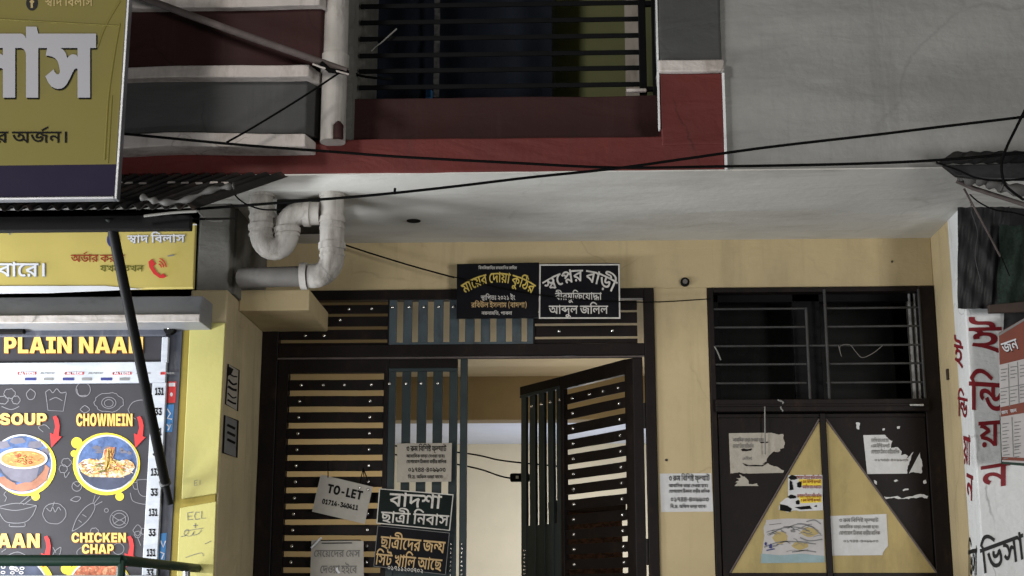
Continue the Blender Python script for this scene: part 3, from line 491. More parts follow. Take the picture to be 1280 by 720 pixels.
 'B6_385': '226,156 226,132 114,132 114,60 108,65 122,79 138,91 147,97 157,103 167,108 178,113 189,117 209,99 206,95 202,85 201,80 200,74 199,69 198,63 198,57 197,51 198,44 198,36 199,28 203,12 206,3 179,-2 176,7 174,16 172,24 170,33 170,43 169,52 169,59 171,71 172,76 174,82 175,87 177,92 181,100 189,91 179,87 170,82 160,76 142,64 134,57 125,50 117,42 109,35 91,35 91,132 -2,132 -2,156;105,142 105,35 88,35 74,47 67,52 53,60 45,63 36,66 27,68 17,70 6,96 15,101 24,105 34,109 43,113 52,116 61,120 79,126 87,128 87,142;86,114 94,107 88,105 81,103 74,100 66,98 59,95 53,93 46,90 40,87 33,84 32,88 39,87 53,83 77,71 87,63 87,72 86,75',
 'B6_27': '95,11 85,13 75,16 65,20 56,25 47,32 39,41 31,51 24,63 17,77 11,93 5,110 32,118 38,99 44,83 51,69 58,58 66,50 75,44 84,39 94,37 106,36 116,36 125,39 132,43 137,48 139,54 140,62 140,67 139,72 138,76 136,82 134,85 154,84 149,80 144,75 139,72 134,68 128,65 123,63 116,61 109,60 95,60 89,61 83,63 78,66 74,70 71,74 68,79 67,86 66,92 67,99 69,106 72,113 78,120 85,126 95,132 -2,132 -2,156 244,156 244,132 146,132 142,133 131,128 122,124 114,119 108,115 103,111 99,107 96,102 94,98 94,91 95,88 97,86 99,85 102,84 110,84 114,85 118,87 123,89 127,93 132,97 163,87 166,75 167,70 167,66 168,61 167,52 165,44 162,37 157,30 150,23 142,18 132,14 120,11;216,35 218,28 219,20 221,12 224,3 197,-2 194,7 190,25 188,33 188,43 187,53 188,60 188,66 189,73 190,79 192,85 194,90 182,92 171,94 162,97 153,101 139,111 133,117 128,123 124,130 153,134 155,130 158,127 166,121 171,118 177,116 191,114 200,113 204,113 206,114 213,114 226,92 223,86 220,79 218,73 217,66 216,58',
 'B6_26': '164,75 163,66 161,58 158,51 154,44 144,34 137,30 131,27 123,24 116,22 108,20 100,19 95,30 104,29 113,27 122,26 131,24 140,21 150,19 159,16 169,12 179,9 170,-13 140,-3 126,2 111,5 96,9 82,11 52,15 37,16 40,40 45,39 50,39 55,38 61,37 75,37 89,38 100,39 110,42 119,46 125,50 130,55 136,67 136,74 135,81 133,87 128,92 122,96 114,98 104,99 100,99 99,98 97,98 95,119 120,119 129,117 136,115 143,112 148,108 157,99 163,84 164,79;59,50 52,51 40,53 35,55 31,58 25,64 24,68 22,72 21,77 20,83 20,134 47,134 47,125 46,111 46,109 47,107 47,82 48,80 48,79 49,77 52,74 56,73 67,73 72,74 77,76 81,78 84,80 90,86 91,89 91,94 89,96 87,97 84,98 69,98 62,100 55,103 49,106 43,110 38,115 42,135 45,132 49,129 52,126 55,124 59,122 63,121 73,119 99,119 102,116 104,115 105,114 109,112 112,110 115,107 117,103 118,99 118,94 117,86 115,79 110,72 105,66 98,60 89,56 80,53 70,51;-2,132 -2,156 181,156 181,132',
 'B6_219': '122,128 129,128 135,127 140,126 148,122 151,120 157,114 159,110 161,105 162,99 162,0 134,0 132,6 129,10 125,14 120,16 115,17 99,17 94,16 89,16 74,13 56,13 38,16 32,19 27,22 22,26 18,31 14,37 11,44 10,53 9,63 9,66 10,70 10,74 11,78 11,82 12,86 39,82 38,80 38,74 37,71 37,57 39,51 41,47 44,43 52,39 56,38 61,37 71,37 76,38 80,38 85,39 89,40 93,40 98,41 112,41 117,40 127,36 131,32 134,28 134,96 133,98 133,100 131,102 129,103 128,104 125,104 122,105 116,105 113,104 109,103 106,101 103,100 97,96 95,93 93,91 91,88 90,86 90,82 91,80 92,79 96,77 109,77 112,56 109,55 107,55 104,54 92,54 85,55 78,57 71,60 67,65 64,71 63,80 63,85 65,91 67,96 71,102 75,107 80,112 92,120 99,123 107,126 114,127;187,156 187,132 -2,132 -2,156',
 'B6_153': '56,119 63,118 70,116 82,110 89,106 95,101 102,96 109,90 93,72 86,79 80,84 66,92 60,94 53,95 49,95 45,93 42,92 38,86 38,79 39,76 45,70 49,68 54,66 41,42 32,47 24,52 17,59 13,67 10,75 9,83 9,91 11,98 19,108 24,112 29,115 35,117 42,119;-2,132 -2,156 96,156 96,132',
 'B6_30': '148,156 148,132 49,132 49,53 50,48 50,40 51,37 52,35 53,34 57,31 61,30 66,29 76,31 81,33 86,36 90,39 95,43 98,47 102,51 106,61 107,65 107,74 106,77 104,79 101,81 98,82 93,83 89,83 87,82 83,82 81,81 77,105 81,106 84,106 88,107 92,107 96,108 100,108 114,106 120,104 124,100 128,97 131,92 133,87 135,81 135,74 134,65 132,56 129,47 124,39 119,32 112,25 106,20 98,15 90,11 82,8 73,6 64,5 50,7 45,8 37,12 33,15 27,23 25,28 23,34 22,42 22,132 -2,132 -2,156;96,156 96,161 94,165 92,168 89,170 84,171 78,172 46,172 37,173 29,175 22,177 16,181 12,184 8,188 6,192 3,197 2,202 1,208 1,223 2,225 2,228 29,226 28,225 28,212 30,206 31,204 35,200 38,198 41,197 45,196 76,196 85,195 93,195 99,194 104,192 109,189 113,186 116,183 118,179 120,174 121,169 122,163 123,156',
 'B6_21': '185,156 185,132 160,132 160,0 132,0 127,7 115,19 108,25 102,30 94,35 87,39 79,43 61,49 52,51 42,53 34,80 48,73 63,71 76,68 87,64 97,59 106,54 114,49 121,43 127,37 133,32 132,36 132,172 154,172 160,156;116,107 113,99 109,92 104,85 97,79 89,74 80,70 69,67 56,65 39,69 34,80 46,82 56,85 65,87 79,94 83,98 87,103 89,108 89,119 85,127 82,131 78,135 74,138 98,156 103,151 108,145 114,131 116,124;47,106 37,107 28,110 21,114 16,120 13,128 11,136 12,140 12,144 13,147 14,151 15,154 17,157 42,151 42,149 41,147 40,146 40,144 39,142 39,140 41,134 42,133 45,131 47,130 54,130 63,133 66,135 69,138 75,146 79,152 98,156 101,146 96,138 91,131 81,119 76,115 69,111 63,108',
 'B6_82': '93,72 109,68 102,65 88,61 74,59 67,59 51,60 38,64 28,70 21,79 17,89 15,101 16,108 18,116 20,123 24,129 29,135 34,140 40,145 61,154 77,156 95,153 105,149 109,146 113,142 116,138 118,134 120,128 121,121 121,38 122,35 122,33 123,31 125,29 127,28 133,26 137,26 134,0 125,1 117,2 110,4 104,6 100,10 97,15 95,20 94,27 93,35;69,83 75,84 80,84 85,85 100,91 93,87 93,120 92,123 91,125 86,130 84,131 81,131 79,132 76,132 72,131 68,131 64,129 61,128 57,125 54,123 51,120 49,117 45,109 44,105 44,101 45,95 47,90 51,87 56,85 62,84',
 'B6_78': '143,73 142,61 140,50 137,40 133,31 128,23 121,17 112,12 102,9 90,8 80,9 72,10 63,13 55,17 48,22 41,29 34,38 28,50 22,63 17,79 12,98 8,119 34,126 39,104 44,85 49,70 54,58 60,48 66,42 72,37 80,34 88,33 94,34 104,38 107,42 110,47 114,59 114,66 115,74 113,90 111,98 109,104 103,116 95,122 87,122 83,120 81,117 80,115 80,108 81,105 82,103 82,100 84,98 57,91 55,95 54,99 53,104 51,112 51,117 52,124 54,129 57,134 61,138 65,141 70,144 76,145 81,146 86,146 98,145 109,142 118,136 126,129 132,120 137,110 140,98 142,86',
 'B6_454': '211,156 211,132 132,132 132,66 131,59 131,52 132,49 132,0 104,0 98,9 91,17 82,25 73,32 53,44 42,48 30,52 17,55 6,82 22,91 56,107 74,115 92,121 110,126 105,117 105,132 -2,132 -2,156;104,107 109,101 98,97 86,93 75,88 63,83 52,78 41,72 49,70 65,64 73,60 81,55 97,43 103,36 109,28 105,27 105,30 104,34;165,36 158,36 151,38 145,40 139,44 134,48 128,54 124,61 119,69 115,77 130,93 132,85 135,79 141,69 144,65 148,62 152,60 156,59 163,59 169,61 173,67 173,74 172,77 171,79 169,82 165,86 161,88 157,89 152,91 160,115 167,113 174,110 181,106 186,102 191,97 195,91 198,85 200,71 199,61 196,52 191,45 184,40 175,37;39,-2 35,0 32,2 29,6 27,10 27,19 29,24 35,30 39,31 44,32 49,31 53,30 59,24 60,19 61,15 60,10 59,6 56,2 53,0 49,-2',
 'B6_423': '71,152 88,151 102,147 113,141 121,133 126,123 127,112 127,104 125,97 122,91 118,86 113,81 101,73 94,70 86,68 78,67 71,66 53,66 44,68 36,70 28,74 21,79 16,84 12,91 10,99 9,107 9,115 11,121 14,127 18,132 23,137 35,145 42,147 49,150 63,152;65,134 59,133 53,131 49,129 44,126 41,123 38,119 36,109 37,103 40,97 44,93 50,90 57,88 65,87 71,87 77,88 82,90 87,93 95,99 98,104 99,108 100,113 99,119 96,125 92,129 87,132 80,134;40,138 66,124 78,116 90,107 100,98 110,88 97,75 87,85 76,95 64,104 38,120 24,126;151,156 151,132 99,132 68,139 41,133 36,132 -2,132 -2,156;99,156 99,161 97,165 95,168 92,170 87,171 81,172 48,172 38,173 30,175 23,177 18,181 13,184 9,188 7,192 3,202 2,208 2,221 3,223 3,228 30,226 29,225 29,212 31,206 32,204 36,200 39,198 42,197 46,196 79,196 88,195 96,195 102,194 107,192 112,189 116,186 119,183 121,179 123,174 124,169 125,163 126,156;76,-3 62,-2 50,2 40,7 33,15 29,25 27,36 28,42 30,48 33,54 37,59 42,63 48,68 54,72 62,76 69,80 100,73 89,68 81,63 73,59 67,55 63,51 59,48 57,44 55,36 56,32 57,29 59,27 61,24 67,22 71,21 74,21 78,20 84,21 90,21 95,23 99,24 103,26 106,29 108,32 110,38 109,41 109,43 104,48 101,50 118,69 128,61 133,56 136,51 138,46 139,39 138,32 135,24 132,18 126,12 119,7 111,3 101,-1 89,-2',
 'B6_41': '219,156 219,132 37,132 38,134 44,132 50,129 56,127 62,123 72,117 82,109 85,106 88,87 83,85 77,82 72,80 66,77 61,75 51,69 46,67 41,64 40,66 49,65 57,62 66,59 74,56 82,52 98,42 104,36 111,30 111,36 110,39 110,124 119,124 129,123 139,123 148,122 157,120 173,114 180,111 187,106 193,101 201,91 204,85 206,80 207,74 207,62 206,57 204,52 201,47 198,43 193,39 187,37 180,35 159,35 157,36 154,36 155,60 159,60 160,59 164,59 170,60 174,61 177,63 179,66 180,69 180,72 179,78 175,84 170,89 161,94 151,97 138,99 138,0 110,0 96,16 78,28 58,38 34,44 20,47 9,73 19,79 25,82 35,88 47,94 52,97 58,99 51,103 43,107 36,111 27,114 18,116 8,118 17,138 23,132 -2,132 -2,156',
 'B6_65': '-37,-3 30,-48 18,-67 -51,-24',
 'B6_160': '-2,132 -2,156 137,156 137,132;50,118 56,117 61,117 66,115 71,114 75,111 80,108 84,105 92,97 87,98 93,108 97,111 107,115 119,115 126,113 132,110 144,102 150,96 134,80 131,83 129,86 123,90 119,91 113,91 110,90 107,88 105,86 104,82 103,77 103,71 104,70 80,68 79,73 77,78 74,82 72,85 68,88 65,90 61,92 57,93 49,93 45,92 42,90 38,84 38,75 41,71 44,68 49,65 55,62 62,60 53,35 44,38 36,42 29,46 23,50 18,55 14,61 11,67 9,74 9,89 11,95 14,101 18,106 23,110 29,113 36,116 42,117',
 'B6_43': '97,9 87,11 76,14 66,18 57,23 48,30 39,39 31,49 24,61 17,76 11,92 5,110 32,118 38,98 44,82 51,68 59,57 67,48 76,42 85,37 96,35 107,34 115,34 122,35 128,38 138,44 142,49 144,54 146,60 146,75 145,79 144,82 142,85 141,88 139,91 137,93 135,96 155,116 161,107 166,99 172,81 173,73 174,64 173,53 171,44 166,35 161,28 153,21 145,16 134,12 122,9;100,67 89,68 81,70 74,75 68,81 65,88 64,97 64,101 65,104 67,112 69,118 95,111 94,110 94,108 92,104 92,97 93,95 95,93 97,92 103,90 106,91 110,91 113,92 119,96 125,102 129,107 132,112 155,116 155,101 150,94 145,88 139,82 134,78 128,74 121,71 115,68 107,67;187,156 187,132 -2,132 -2,156',
 'B6_18': '131,157 144,156 155,153 164,147 170,140 174,130 176,120 175,111 173,104 169,97 164,91 158,85 151,79 143,75 134,70 125,66 115,90 124,93 138,101 143,106 146,112 147,119 147,123 145,127 143,130 139,132 135,133 130,134 125,133 120,133 116,131 111,129 103,125 97,119 94,117 92,111 91,109 92,107 92,105 94,103 96,102 99,101 103,100 97,75 87,78 78,81 71,86 67,92 64,99 63,107 63,113 65,119 68,125 72,131 77,137 83,142 97,150 105,153 113,155 122,157;178,55 176,42 171,30 162,21 150,14 135,9 118,8 106,9 94,11 82,14 71,18 51,32 42,42 34,54 26,67 18,83 11,101 5,121 32,129 39,107 46,89 54,73 62,60 71,50 81,43 92,37 104,34 116,33 125,34 133,36 140,39 145,44 148,50 150,57 149,63 147,68 139,76 134,79 128,81 154,93 161,88 167,83 171,77 175,70 177,63',
 'B6_641': '46,0 46,156 75,156 75,0',
 'B6_22': '121,0 121,103 127,90 122,96 118,102 108,112 104,117 99,121 94,124 89,128 79,132 73,133 60,133 53,131 38,119 34,114 31,113 34,116 38,117 42,119 52,121 58,121 65,120 71,119 77,117 81,113 85,110 88,105 90,100 92,90 90,81 87,72 81,63 73,55 62,47 49,39 32,62 41,67 49,71 55,75 61,80 64,85 65,90 64,93 63,95 61,98 59,99 51,101 48,100 44,100 40,99 37,98 33,96 28,94 4,113 10,122 22,136 28,142 42,152 50,155 58,157 74,157 82,155 89,153 96,150 102,145 109,140 116,134 130,120 122,123 122,125 121,128 121,172 143,172 148,156 173,156 173,132 149,132 149,0',
 'B6_79': '76,0 58,1 43,5 30,12 21,21 16,31 14,43 15,52 19,60 24,68 33,74 44,80 57,86 57,76 48,80 34,88 24,96 21,101 19,106 18,111 17,117 18,124 20,130 24,136 29,142 35,146 43,150 53,153 63,155 75,156 89,155 101,153 111,150 119,146 125,142 130,136 133,131 135,125 136,119 135,112 133,106 127,96 117,88 111,85 104,82 98,79 96,86 109,82 119,76 127,70 133,63 137,54 138,43 137,30 131,19 122,11 110,5 95,1;87,24 96,26 102,30 106,34 109,39 110,45 108,53 105,57 97,63 82,69 76,70 66,67 58,64 51,60 47,55 44,50 43,44 44,39 47,34 51,30 58,27 66,24;76,93 81,95 86,96 91,98 95,101 99,103 105,109 107,115 106,120 103,124 99,127 93,130 85,131 75,132 70,131 65,131 61,130 56,128 53,127 50,124 47,122 46,119 46,111 49,106 53,103 59,99 67,96',
 'B6_598': '13,88 76,88 76,61 13,61',
 'B6_84': '56,81 70,77 76,73 81,69 85,65 88,59 90,53 91,47 90,40 89,34 87,29 84,24 76,16 76,24 88,26 98,29 106,34 112,40 115,47 116,56 116,61 115,66 109,74 104,78 98,82 90,85 80,89 68,93 54,97 43,100 33,104 25,108 19,112 15,116 12,121 10,127 9,133 9,137 10,141 12,145 14,150 20,158 44,148 43,146 41,144 40,142 40,141 39,139 39,135 40,134 40,132 42,131 44,129 46,128 49,126 54,125 59,123 65,121 72,119 81,116 94,112 105,108 115,104 122,99 129,95 134,90 138,85 141,79 143,74 145,62 145,46 142,37 138,29 132,23 125,17 117,12 107,8 97,5 86,3 74,1 62,0 45,0 40,23 47,25 53,28 58,31 61,34 63,38 64,43 62,51 60,54 57,56 52,57 48,58 43,57 40,57 37,55 36,53 34,47 34,46 35,45 35,42 36,40 36,39 10,33 7,42 7,45 6,48 6,51 8,63 11,67 19,75 25,78 32,80 39,81',
 'B6_599': '16,22 18,27 21,31 25,33 30,35 40,35 48,31 51,27 53,22 54,16 53,10 51,5 48,1 40,-3 30,-3 25,-1 21,1 18,5 16,10',
 'B6_221': '191,156 191,132 79,132 79,60 73,72 84,81 96,89 109,97 123,105 138,111 154,117 174,99 172,94 169,89 168,84 166,78 163,60 163,29 166,11 168,5 169,-1 171,-8 144,-15 139,7 135,35 135,62 137,74 139,80 140,85 144,95 147,100 154,91 138,85 129,80 119,75 101,63 91,56 83,49 74,42 52,57 52,132 -2,132 -2,156;111,27 118,26 123,25 129,23 134,20 139,16 143,11 144,-15 141,-9 138,-5 128,1 122,2 104,2 99,1 93,0 88,0 82,-1 75,-2 69,-3 62,-3 56,-2 51,-2 44,-1 38,1 33,3 27,6 22,10 18,14 14,20 11,26 9,42 9,49 10,52 10,56 11,59 12,61 39,58 37,54 37,46 36,44 37,38 38,34 40,30 43,27 46,25 50,23 54,22 59,22 64,21 70,22 75,22 81,23 86,24 91,24 101,26 106,26',
 'B6_8': '236,156 236,132 211,132 211,0 184,0 178,9 172,17 165,24 149,36 141,41 152,61 158,57 164,52 170,48 176,43 184,33 184,132 -2,132 -2,156;97,21 85,22 73,25 61,29 50,36 40,45 30,56 21,71 13,88 5,108 31,116 37,101 43,88 49,76 55,67 62,59 70,54 78,50 87,47 97,46 105,47 111,48 117,50 122,53 126,56 129,60 131,64 132,69 132,82 130,88 126,93 122,97 117,99 111,100 103,98 99,94 97,88 97,87 98,85 98,82 99,80 99,79 73,74 71,78 71,81 69,87 69,99 71,105 74,110 78,114 83,117 89,120 107,123 118,122 127,120 136,116 143,111 149,105 154,98 157,90 160,81 160,72 159,63 157,55 154,47 142,33 133,28 123,24 111,22;85,110 83,116 81,120 77,125 73,128 67,131 59,133 73,144 85,142 93,138 100,134 105,129 109,124 111,118 112,111',
 'B6_32': '185,156 185,132 96,132 96,95 97,92 97,89 99,85 101,84 106,84 112,86 115,88 121,94 127,102 131,107 155,111 160,103 164,95 167,86 170,78 171,69 171,50 168,41 164,32 158,25 151,18 142,13 132,9 120,6 107,5 96,6 85,8 75,11 66,15 56,20 48,28 39,36 31,47 24,60 17,75 11,91 5,110 32,118 38,98 44,81 51,67 58,55 66,46 75,39 84,34 94,31 105,30 116,31 126,34 134,39 139,46 143,54 144,63 144,69 142,75 141,80 138,85 135,89 133,92 153,96 147,88 141,81 136,75 130,70 124,67 118,63 112,61 106,60 91,60 87,62 83,63 80,65 77,68 75,71 71,79 69,91 69,132 -2,132 -2,156',
 'B6_131': '-71,183 14,229 25,209 -58,161',
 'B6_224': '201,156 201,132 176,132 176,26 148,26 148,98 151,84 145,92 140,99 134,106 129,112 124,117 119,121 113,125 108,128 98,132 92,133 80,133 74,132 68,129 63,127 58,123 54,119 49,115 45,110 40,105 39,108 45,112 49,113 52,114 56,115 69,115 75,112 80,108 83,103 85,97 86,91 86,83 85,81 85,80 79,82 80,84 93,97 96,99 98,101 128,129 145,111 72,44 53,62 75,83 66,71 57,65 63,74 64,77 65,81 65,87 64,90 62,93 59,95 56,96 50,96 48,95 46,95 43,94 41,93 38,91 16,112 23,121 30,129 37,136 44,142 52,148 60,152 68,155 76,157 94,157 102,155 109,153 123,145 137,133 144,125 152,117 149,114 149,122 148,127 148,172 170,172 176,156;176,-11 149,-11 147,-7 143,-1 137,3 125,6 112,6 104,5 77,2 61,2 54,3 48,4 41,5 35,7 29,10 23,14 18,19 14,25 11,32 10,41 9,51 9,58 10,61 10,65 11,69 12,72 39,68 37,64 37,58 36,55 36,52 37,45 38,40 41,36 44,33 48,30 52,28 57,27 63,26 78,26 86,27 93,28 109,30 123,30 129,29 135,27 140,24 144,21 148,17 148,46 176,46',
 'B9_55': '84,156 84,121 62,121 62,0 19,0 19,121 -2,121 -2,156 20,156 14,162 11,166 8,169 5,173 2,176 12,190 31,209 40,216 49,221 58,225 67,227 77,229 96,229 103,228 111,227 118,226 126,224 142,218 151,214 171,204 182,197 194,190 175,161 162,169 150,176 130,186 114,192 93,195 86,194 80,193 74,191 70,189 65,186 61,182 57,179 54,175 50,171 52,168 54,166 56,163 57,160 61,156',
 'B9_42': '162,156 162,121 140,121 140,0 96,0 90,8 82,14 75,20 59,30 50,34 41,37 31,40 19,42 4,82 20,90 36,97 52,103 69,108 85,113 102,117 98,110 98,121 -2,121 -2,156;96,84 101,82 93,80 84,77 77,75 61,69 54,65 59,64 65,62 72,59 78,56 96,44 101,40 105,35 98,35 98,39 97,42 97,54 96,58',
 'B9_47': '202,156 202,121 181,121 181,0 138,0 138,75 144,62 142,65 138,69 135,71 132,72 126,72 124,71 121,68 120,66 119,63 119,57 120,56 120,52 83,50 82,54 80,58 79,62 77,65 74,68 71,70 65,72 60,73 58,73 57,72 55,72 54,71 52,70 52,69 51,67 51,66 50,64 51,60 53,57 56,54 60,52 65,50 70,49 58,14 49,17 39,21 31,26 24,31 18,37 13,43 9,50 7,58 6,67 7,76 9,83 12,90 16,95 22,100 28,104 35,107 43,108 52,109 62,108 72,106 80,103 87,99 95,93 102,87 94,88 96,94 99,99 104,103 109,106 114,107 120,108 126,108 136,104 140,102 148,96 140,92 138,100 138,121 -2,121 -2,156',
 'B9_54': '84,156 84,121 62,121 62,0 19,0 19,107 17,111 14,115 11,118 8,119 4,121 -2,121 -2,156 2,156 6,155 9,154 15,150 18,146 19,144 19,173 56,173 62,156',
 'B9_50': '183,156 183,121 162,121 162,0 118,0 118,72 125,62 123,65 119,69 115,71 111,71 110,70 108,70 105,67 103,64 100,61 97,56 89,44 84,38 80,33 75,29 71,26 61,22 55,22 49,21 37,23 32,25 26,27 22,31 17,35 13,40 5,52 34,69 36,65 38,62 41,60 43,58 45,57 51,57 53,58 55,60 56,62 58,65 61,69 64,74 67,80 72,83 77,90 81,95 86,100 91,103 96,105 102,106 106,105 110,105 113,104 122,98 119,96 119,101 118,104 118,121 -2,121 -2,156;56,57 56,66 54,74 52,80 50,85 47,90 39,96 34,98 28,100 22,101 15,102 6,103 16,136 40,126 56,122 62,119 67,117 72,113 75,110 78,106 82,96 84,84 84,77',
 'B6_361': '216,156 216,132 127,132 127,87 128,84 130,80 132,79 137,79 143,81 146,83 152,89 158,97 162,102 185,106 195,90 198,82 200,74 202,65 202,56 201,47 199,38 195,29 189,21 182,15 173,9 163,5 151,3 137,2 126,3 115,5 104,8 94,13 84,20 75,28 66,39 58,52 50,67 74,78 80,67 85,58 91,50 97,43 103,37 110,33 118,30 126,28 136,27 147,28 157,31 164,36 170,42 174,50 175,60 173,72 172,77 163,89 183,91 178,83 172,76 167,70 155,62 143,56 137,55 126,55 114,58 111,60 108,63 106,66 103,70 102,74 100,79 100,86 99,93 99,95 100,96 100,105 99,108 99,132 -2,132 -2,156;48,122 55,122 62,120 69,119 76,116 82,113 89,110 101,100 107,94 110,65 99,75 89,83 80,89 70,94 60,97 51,98 47,98 41,96 39,93 38,91 37,88 38,85 38,83 39,81 43,77 47,76 33,55 25,59 19,64 11,76 9,82 9,96 11,102 14,107 18,112 23,116 35,120 41,121',
 'I9_375': '12,0 12,182 90,182 103,181 115,178 126,174 135,168 143,160 149,151 154,141 157,130 158,117 157,105 154,94 149,84 142,75 134,68 125,62 114,57 102,55 88,54 42,54 42,92 78,92 84,93 89,94 93,95 97,98 103,104 105,108 106,113 106,122 105,127 103,131 97,137 89,141 84,142 61,142 61,0',
 'I9_281': '12,0 12,182 61,182 61,40 135,40 135,0',
 'I9_2': '6,0 65,182 132,182 193,0 137,0 116,71 112,86 107,102 103,118 99,135 96,151 92,167 103,167 100,151 96,135 93,118 85,86 81,71 61,0;49,35 49,72 149,72 149,35',
 'I9_234': '7,0 7,40 39,40 39,142 7,142 7,182 120,182 120,142 88,142 88,40 120,40 120,0',
 'I9_300': '12,0 12,182 65,182 109,110 112,104 116,98 122,86 126,79 129,71 132,64 135,55 138,45 134,45 133,52 133,60 132,68 132,77 131,85 131,94 130,102 130,182 181,182 181,0 127,0 87,66 82,74 78,81 75,88 71,94 65,108 61,116 53,134 59,134 59,125 60,117 60,108 62,92 62,0',
 'I9_1422': '',
 'I9_397': '86,-2 71,-1 57,1 44,5 33,10 24,18 17,26 12,37 8,50 7,64 54,64 56,54 58,50 61,46 64,44 69,41 73,40 85,38 90,39 94,39 98,40 102,42 108,48 109,51 109,56 108,59 107,61 104,63 102,65 98,67 93,68 88,70 82,71 63,75 49,79 36,85 26,93 18,102 13,113 12,126 13,138 16,148 21,157 28,165 37,172 47,177 59,181 71,184 99,184 112,181 123,177 133,171 141,164 148,156 153,147 156,136 157,125 110,125 109,130 106,135 103,139 98,142 93,143 85,144 80,144 76,143 70,141 67,139 66,137 64,135 63,132 63,130 64,127 64,125 66,122 70,118 74,117 78,115 82,114 88,113 103,109 112,107 121,104 128,101 135,97 141,93 146,89 154,79 158,67 159,60 159,54 158,42 155,32 151,23 144,16 135,9 125,4 114,1 100,-1',
 'I9_321': '97,-2 81,-1 66,2 52,8 40,17 29,27 20,40 14,55 10,72 9,91 10,110 14,127 20,142 29,155 40,165 52,174 66,180 81,183 97,184 113,183 128,180 142,174 154,165 165,155 174,142 180,127 184,110 185,91 184,72 180,55 174,40 165,27 154,16 142,8 128,2 113,-1;105,41 112,43 118,46 123,51 127,56 130,63 133,71 135,91 134,101 133,110 130,118 127,125 123,131 118,136 112,139 105,141 89,141 82,139 76,136 71,131 67,125 64,118 61,110 60,101 59,91 61,71 64,63 67,56 71,51 76,46 82,43 89,41',
 'I9_424': '90,-2 75,-1 61,1 49,6 38,12 29,20 22,29 16,40 13,52 12,65 12,182 61,182 61,64 63,59 65,55 68,50 71,47 75,44 80,42 85,41 96,41 101,42 105,44 113,50 116,55 118,59 119,64 119,182 169,182 169,65 168,52 164,40 159,29 151,20 142,12 131,6 119,1 105,-1',
 'I9_73': '96,-2 80,-1 65,2 51,8 39,17 29,27 20,40 14,55 10,72 9,91 10,110 14,127 20,142 29,155 40,165 52,174 66,180 80,183 96,184 107,184 118,182 128,180 137,176 145,172 153,166 159,160 165,153 170,145 174,136 177,126 179,115 129,115 127,123 126,126 122,132 110,140 106,141 90,141 83,139 71,131 67,125 64,118 61,110 60,101 59,91 60,80 61,71 64,63 67,56 77,46 83,43 90,41 106,41 110,42 122,50 126,56 127,59 128,63 129,66 179,66 178,59 176,51 173,43 163,27 157,20 141,8 121,0 109,-2',
 'I9_161': '12,0 12,182 61,182 61,113 126,113 126,182 176,182 176,0 126,0 126,73 61,73 61,0',
 'I9_459': '54,0 6,182 61,182 75,111 77,102 79,92 80,82 82,72 83,61 85,51 86,40 88,31 89,21 79,21 81,31 83,40 84,51 86,61 87,72 93,102 94,111 111,182 160,182 176,111 178,102 182,82 183,72 185,61 186,51 188,40 190,31 191,21 181,21 183,31 184,40 186,51 187,61 189,72 190,82 192,92 193,102 195,111 210,182 265,182 217,0 161,0 143,74 140,87 137,101 135,115 133,130 129,158 142,158 139,144 135,116 133,101 131,87 128,74 110,0',
 'I9_292': '12,0 12,182 90,182 106,125 107,120 111,106 113,97 114,89 118,71 119,62 121,53 122,45 124,31 115,31 117,45 118,53 122,71 123,80 125,89 127,97 128,106 132,120 133,125 149,182 227,182 227,0 177,0 177,70 178,75 178,109 179,118 179,157 182,157 181,149 173,117 172,109 170,101 166,87 164,81 163,75 161,70 140,0 99,0 78,70 76,75 75,81 73,87 69,101 59,141 58,149 56,157 60,157 60,118 61,109 61,75 62,70 62,0',
 'I9_95': '12,0 12,182 143,182 143,142 61,142 61,111 136,111 136,73 61,73 61,40 142,40 142,0',
 'I9_271': '49,32 49,74 53,81 56,88 62,100 66,107 70,113 80,127 86,135 122,182 181,182 105,88 100,90;12,0 12,182 61,182 61,143 60,90 61,66 61,0;126,0 82,73 114,109 184,0',
 'I9_411': '7,142 7,182 165,182 165,142 110,142 110,0 61,0 61,142',
 'I9_1392': '123,91 123,54 38,54 38,91',
 'I9_1359': '81,-2 65,-1 51,2 39,9 29,17 21,28 14,41 10,55 7,72 6,91 7,109 10,126 14,141 21,154 29,165 39,173 51,179 65,183 81,184 96,183 110,179 122,173 132,165 141,154 147,141 151,126 154,109 155,91 154,72 151,55 147,41 141,28 132,17 122,9 110,2 97,-1;86,38 91,40 95,43 98,47 101,53 103,60 105,69 105,79 106,91 105,103 105,113 103,122 101,129 98,135 95,139 91,142 86,144 81,145 75,144 70,142 66,139 63,135 60,129 58,122 57,113 56,103 55,91 56,79 57,69 58,60 60,53 63,47 66,43 70,40 75,38',
 'I9_1360': '17,0 17,39 148,39 148,0;113,182 113,0 64,0 64,139 63,139 23,113 23,155 64,182',
 'I9_1366': '26,0 97,141 97,142 13,142 13,182 148,182 148,142 76,0',
 'I9_1372': '2,28 2,67 67,182 114,182 51,68 51,67 159,67 159,28;91,0 91,40 93,57 93,114 137,114 137,0',
 'I9_1371': '66,-2 53,1 41,5 31,11 22,17 15,26 10,35 7,45 6,55 55,55 57,49 59,46 64,41 68,40 72,38 76,38 80,37 85,38 89,39 92,40 95,42 98,45 102,51 103,55 103,63 102,67 100,70 94,76 91,78 86,80 82,81 53,81 53,111 90,141 90,142 15,142 15,182 148,182 148,146 85,95 85,107 98,108 110,107 121,104 131,99 140,93 146,85 151,76 154,66 155,55 154,44 151,34 145,24 138,16 129,10 118,5 107,1 94,-2',
 'I9_647': '99,136 99,101 2,101 2,136;24,0 24,140 25,151 27,160 30,168 35,175 40,181 47,185 55,188 64,190 85,190 97,188 101,187 104,187 97,151 95,152 93,152 91,153 81,153 78,152 75,150 74,148 73,145 73,0',
}
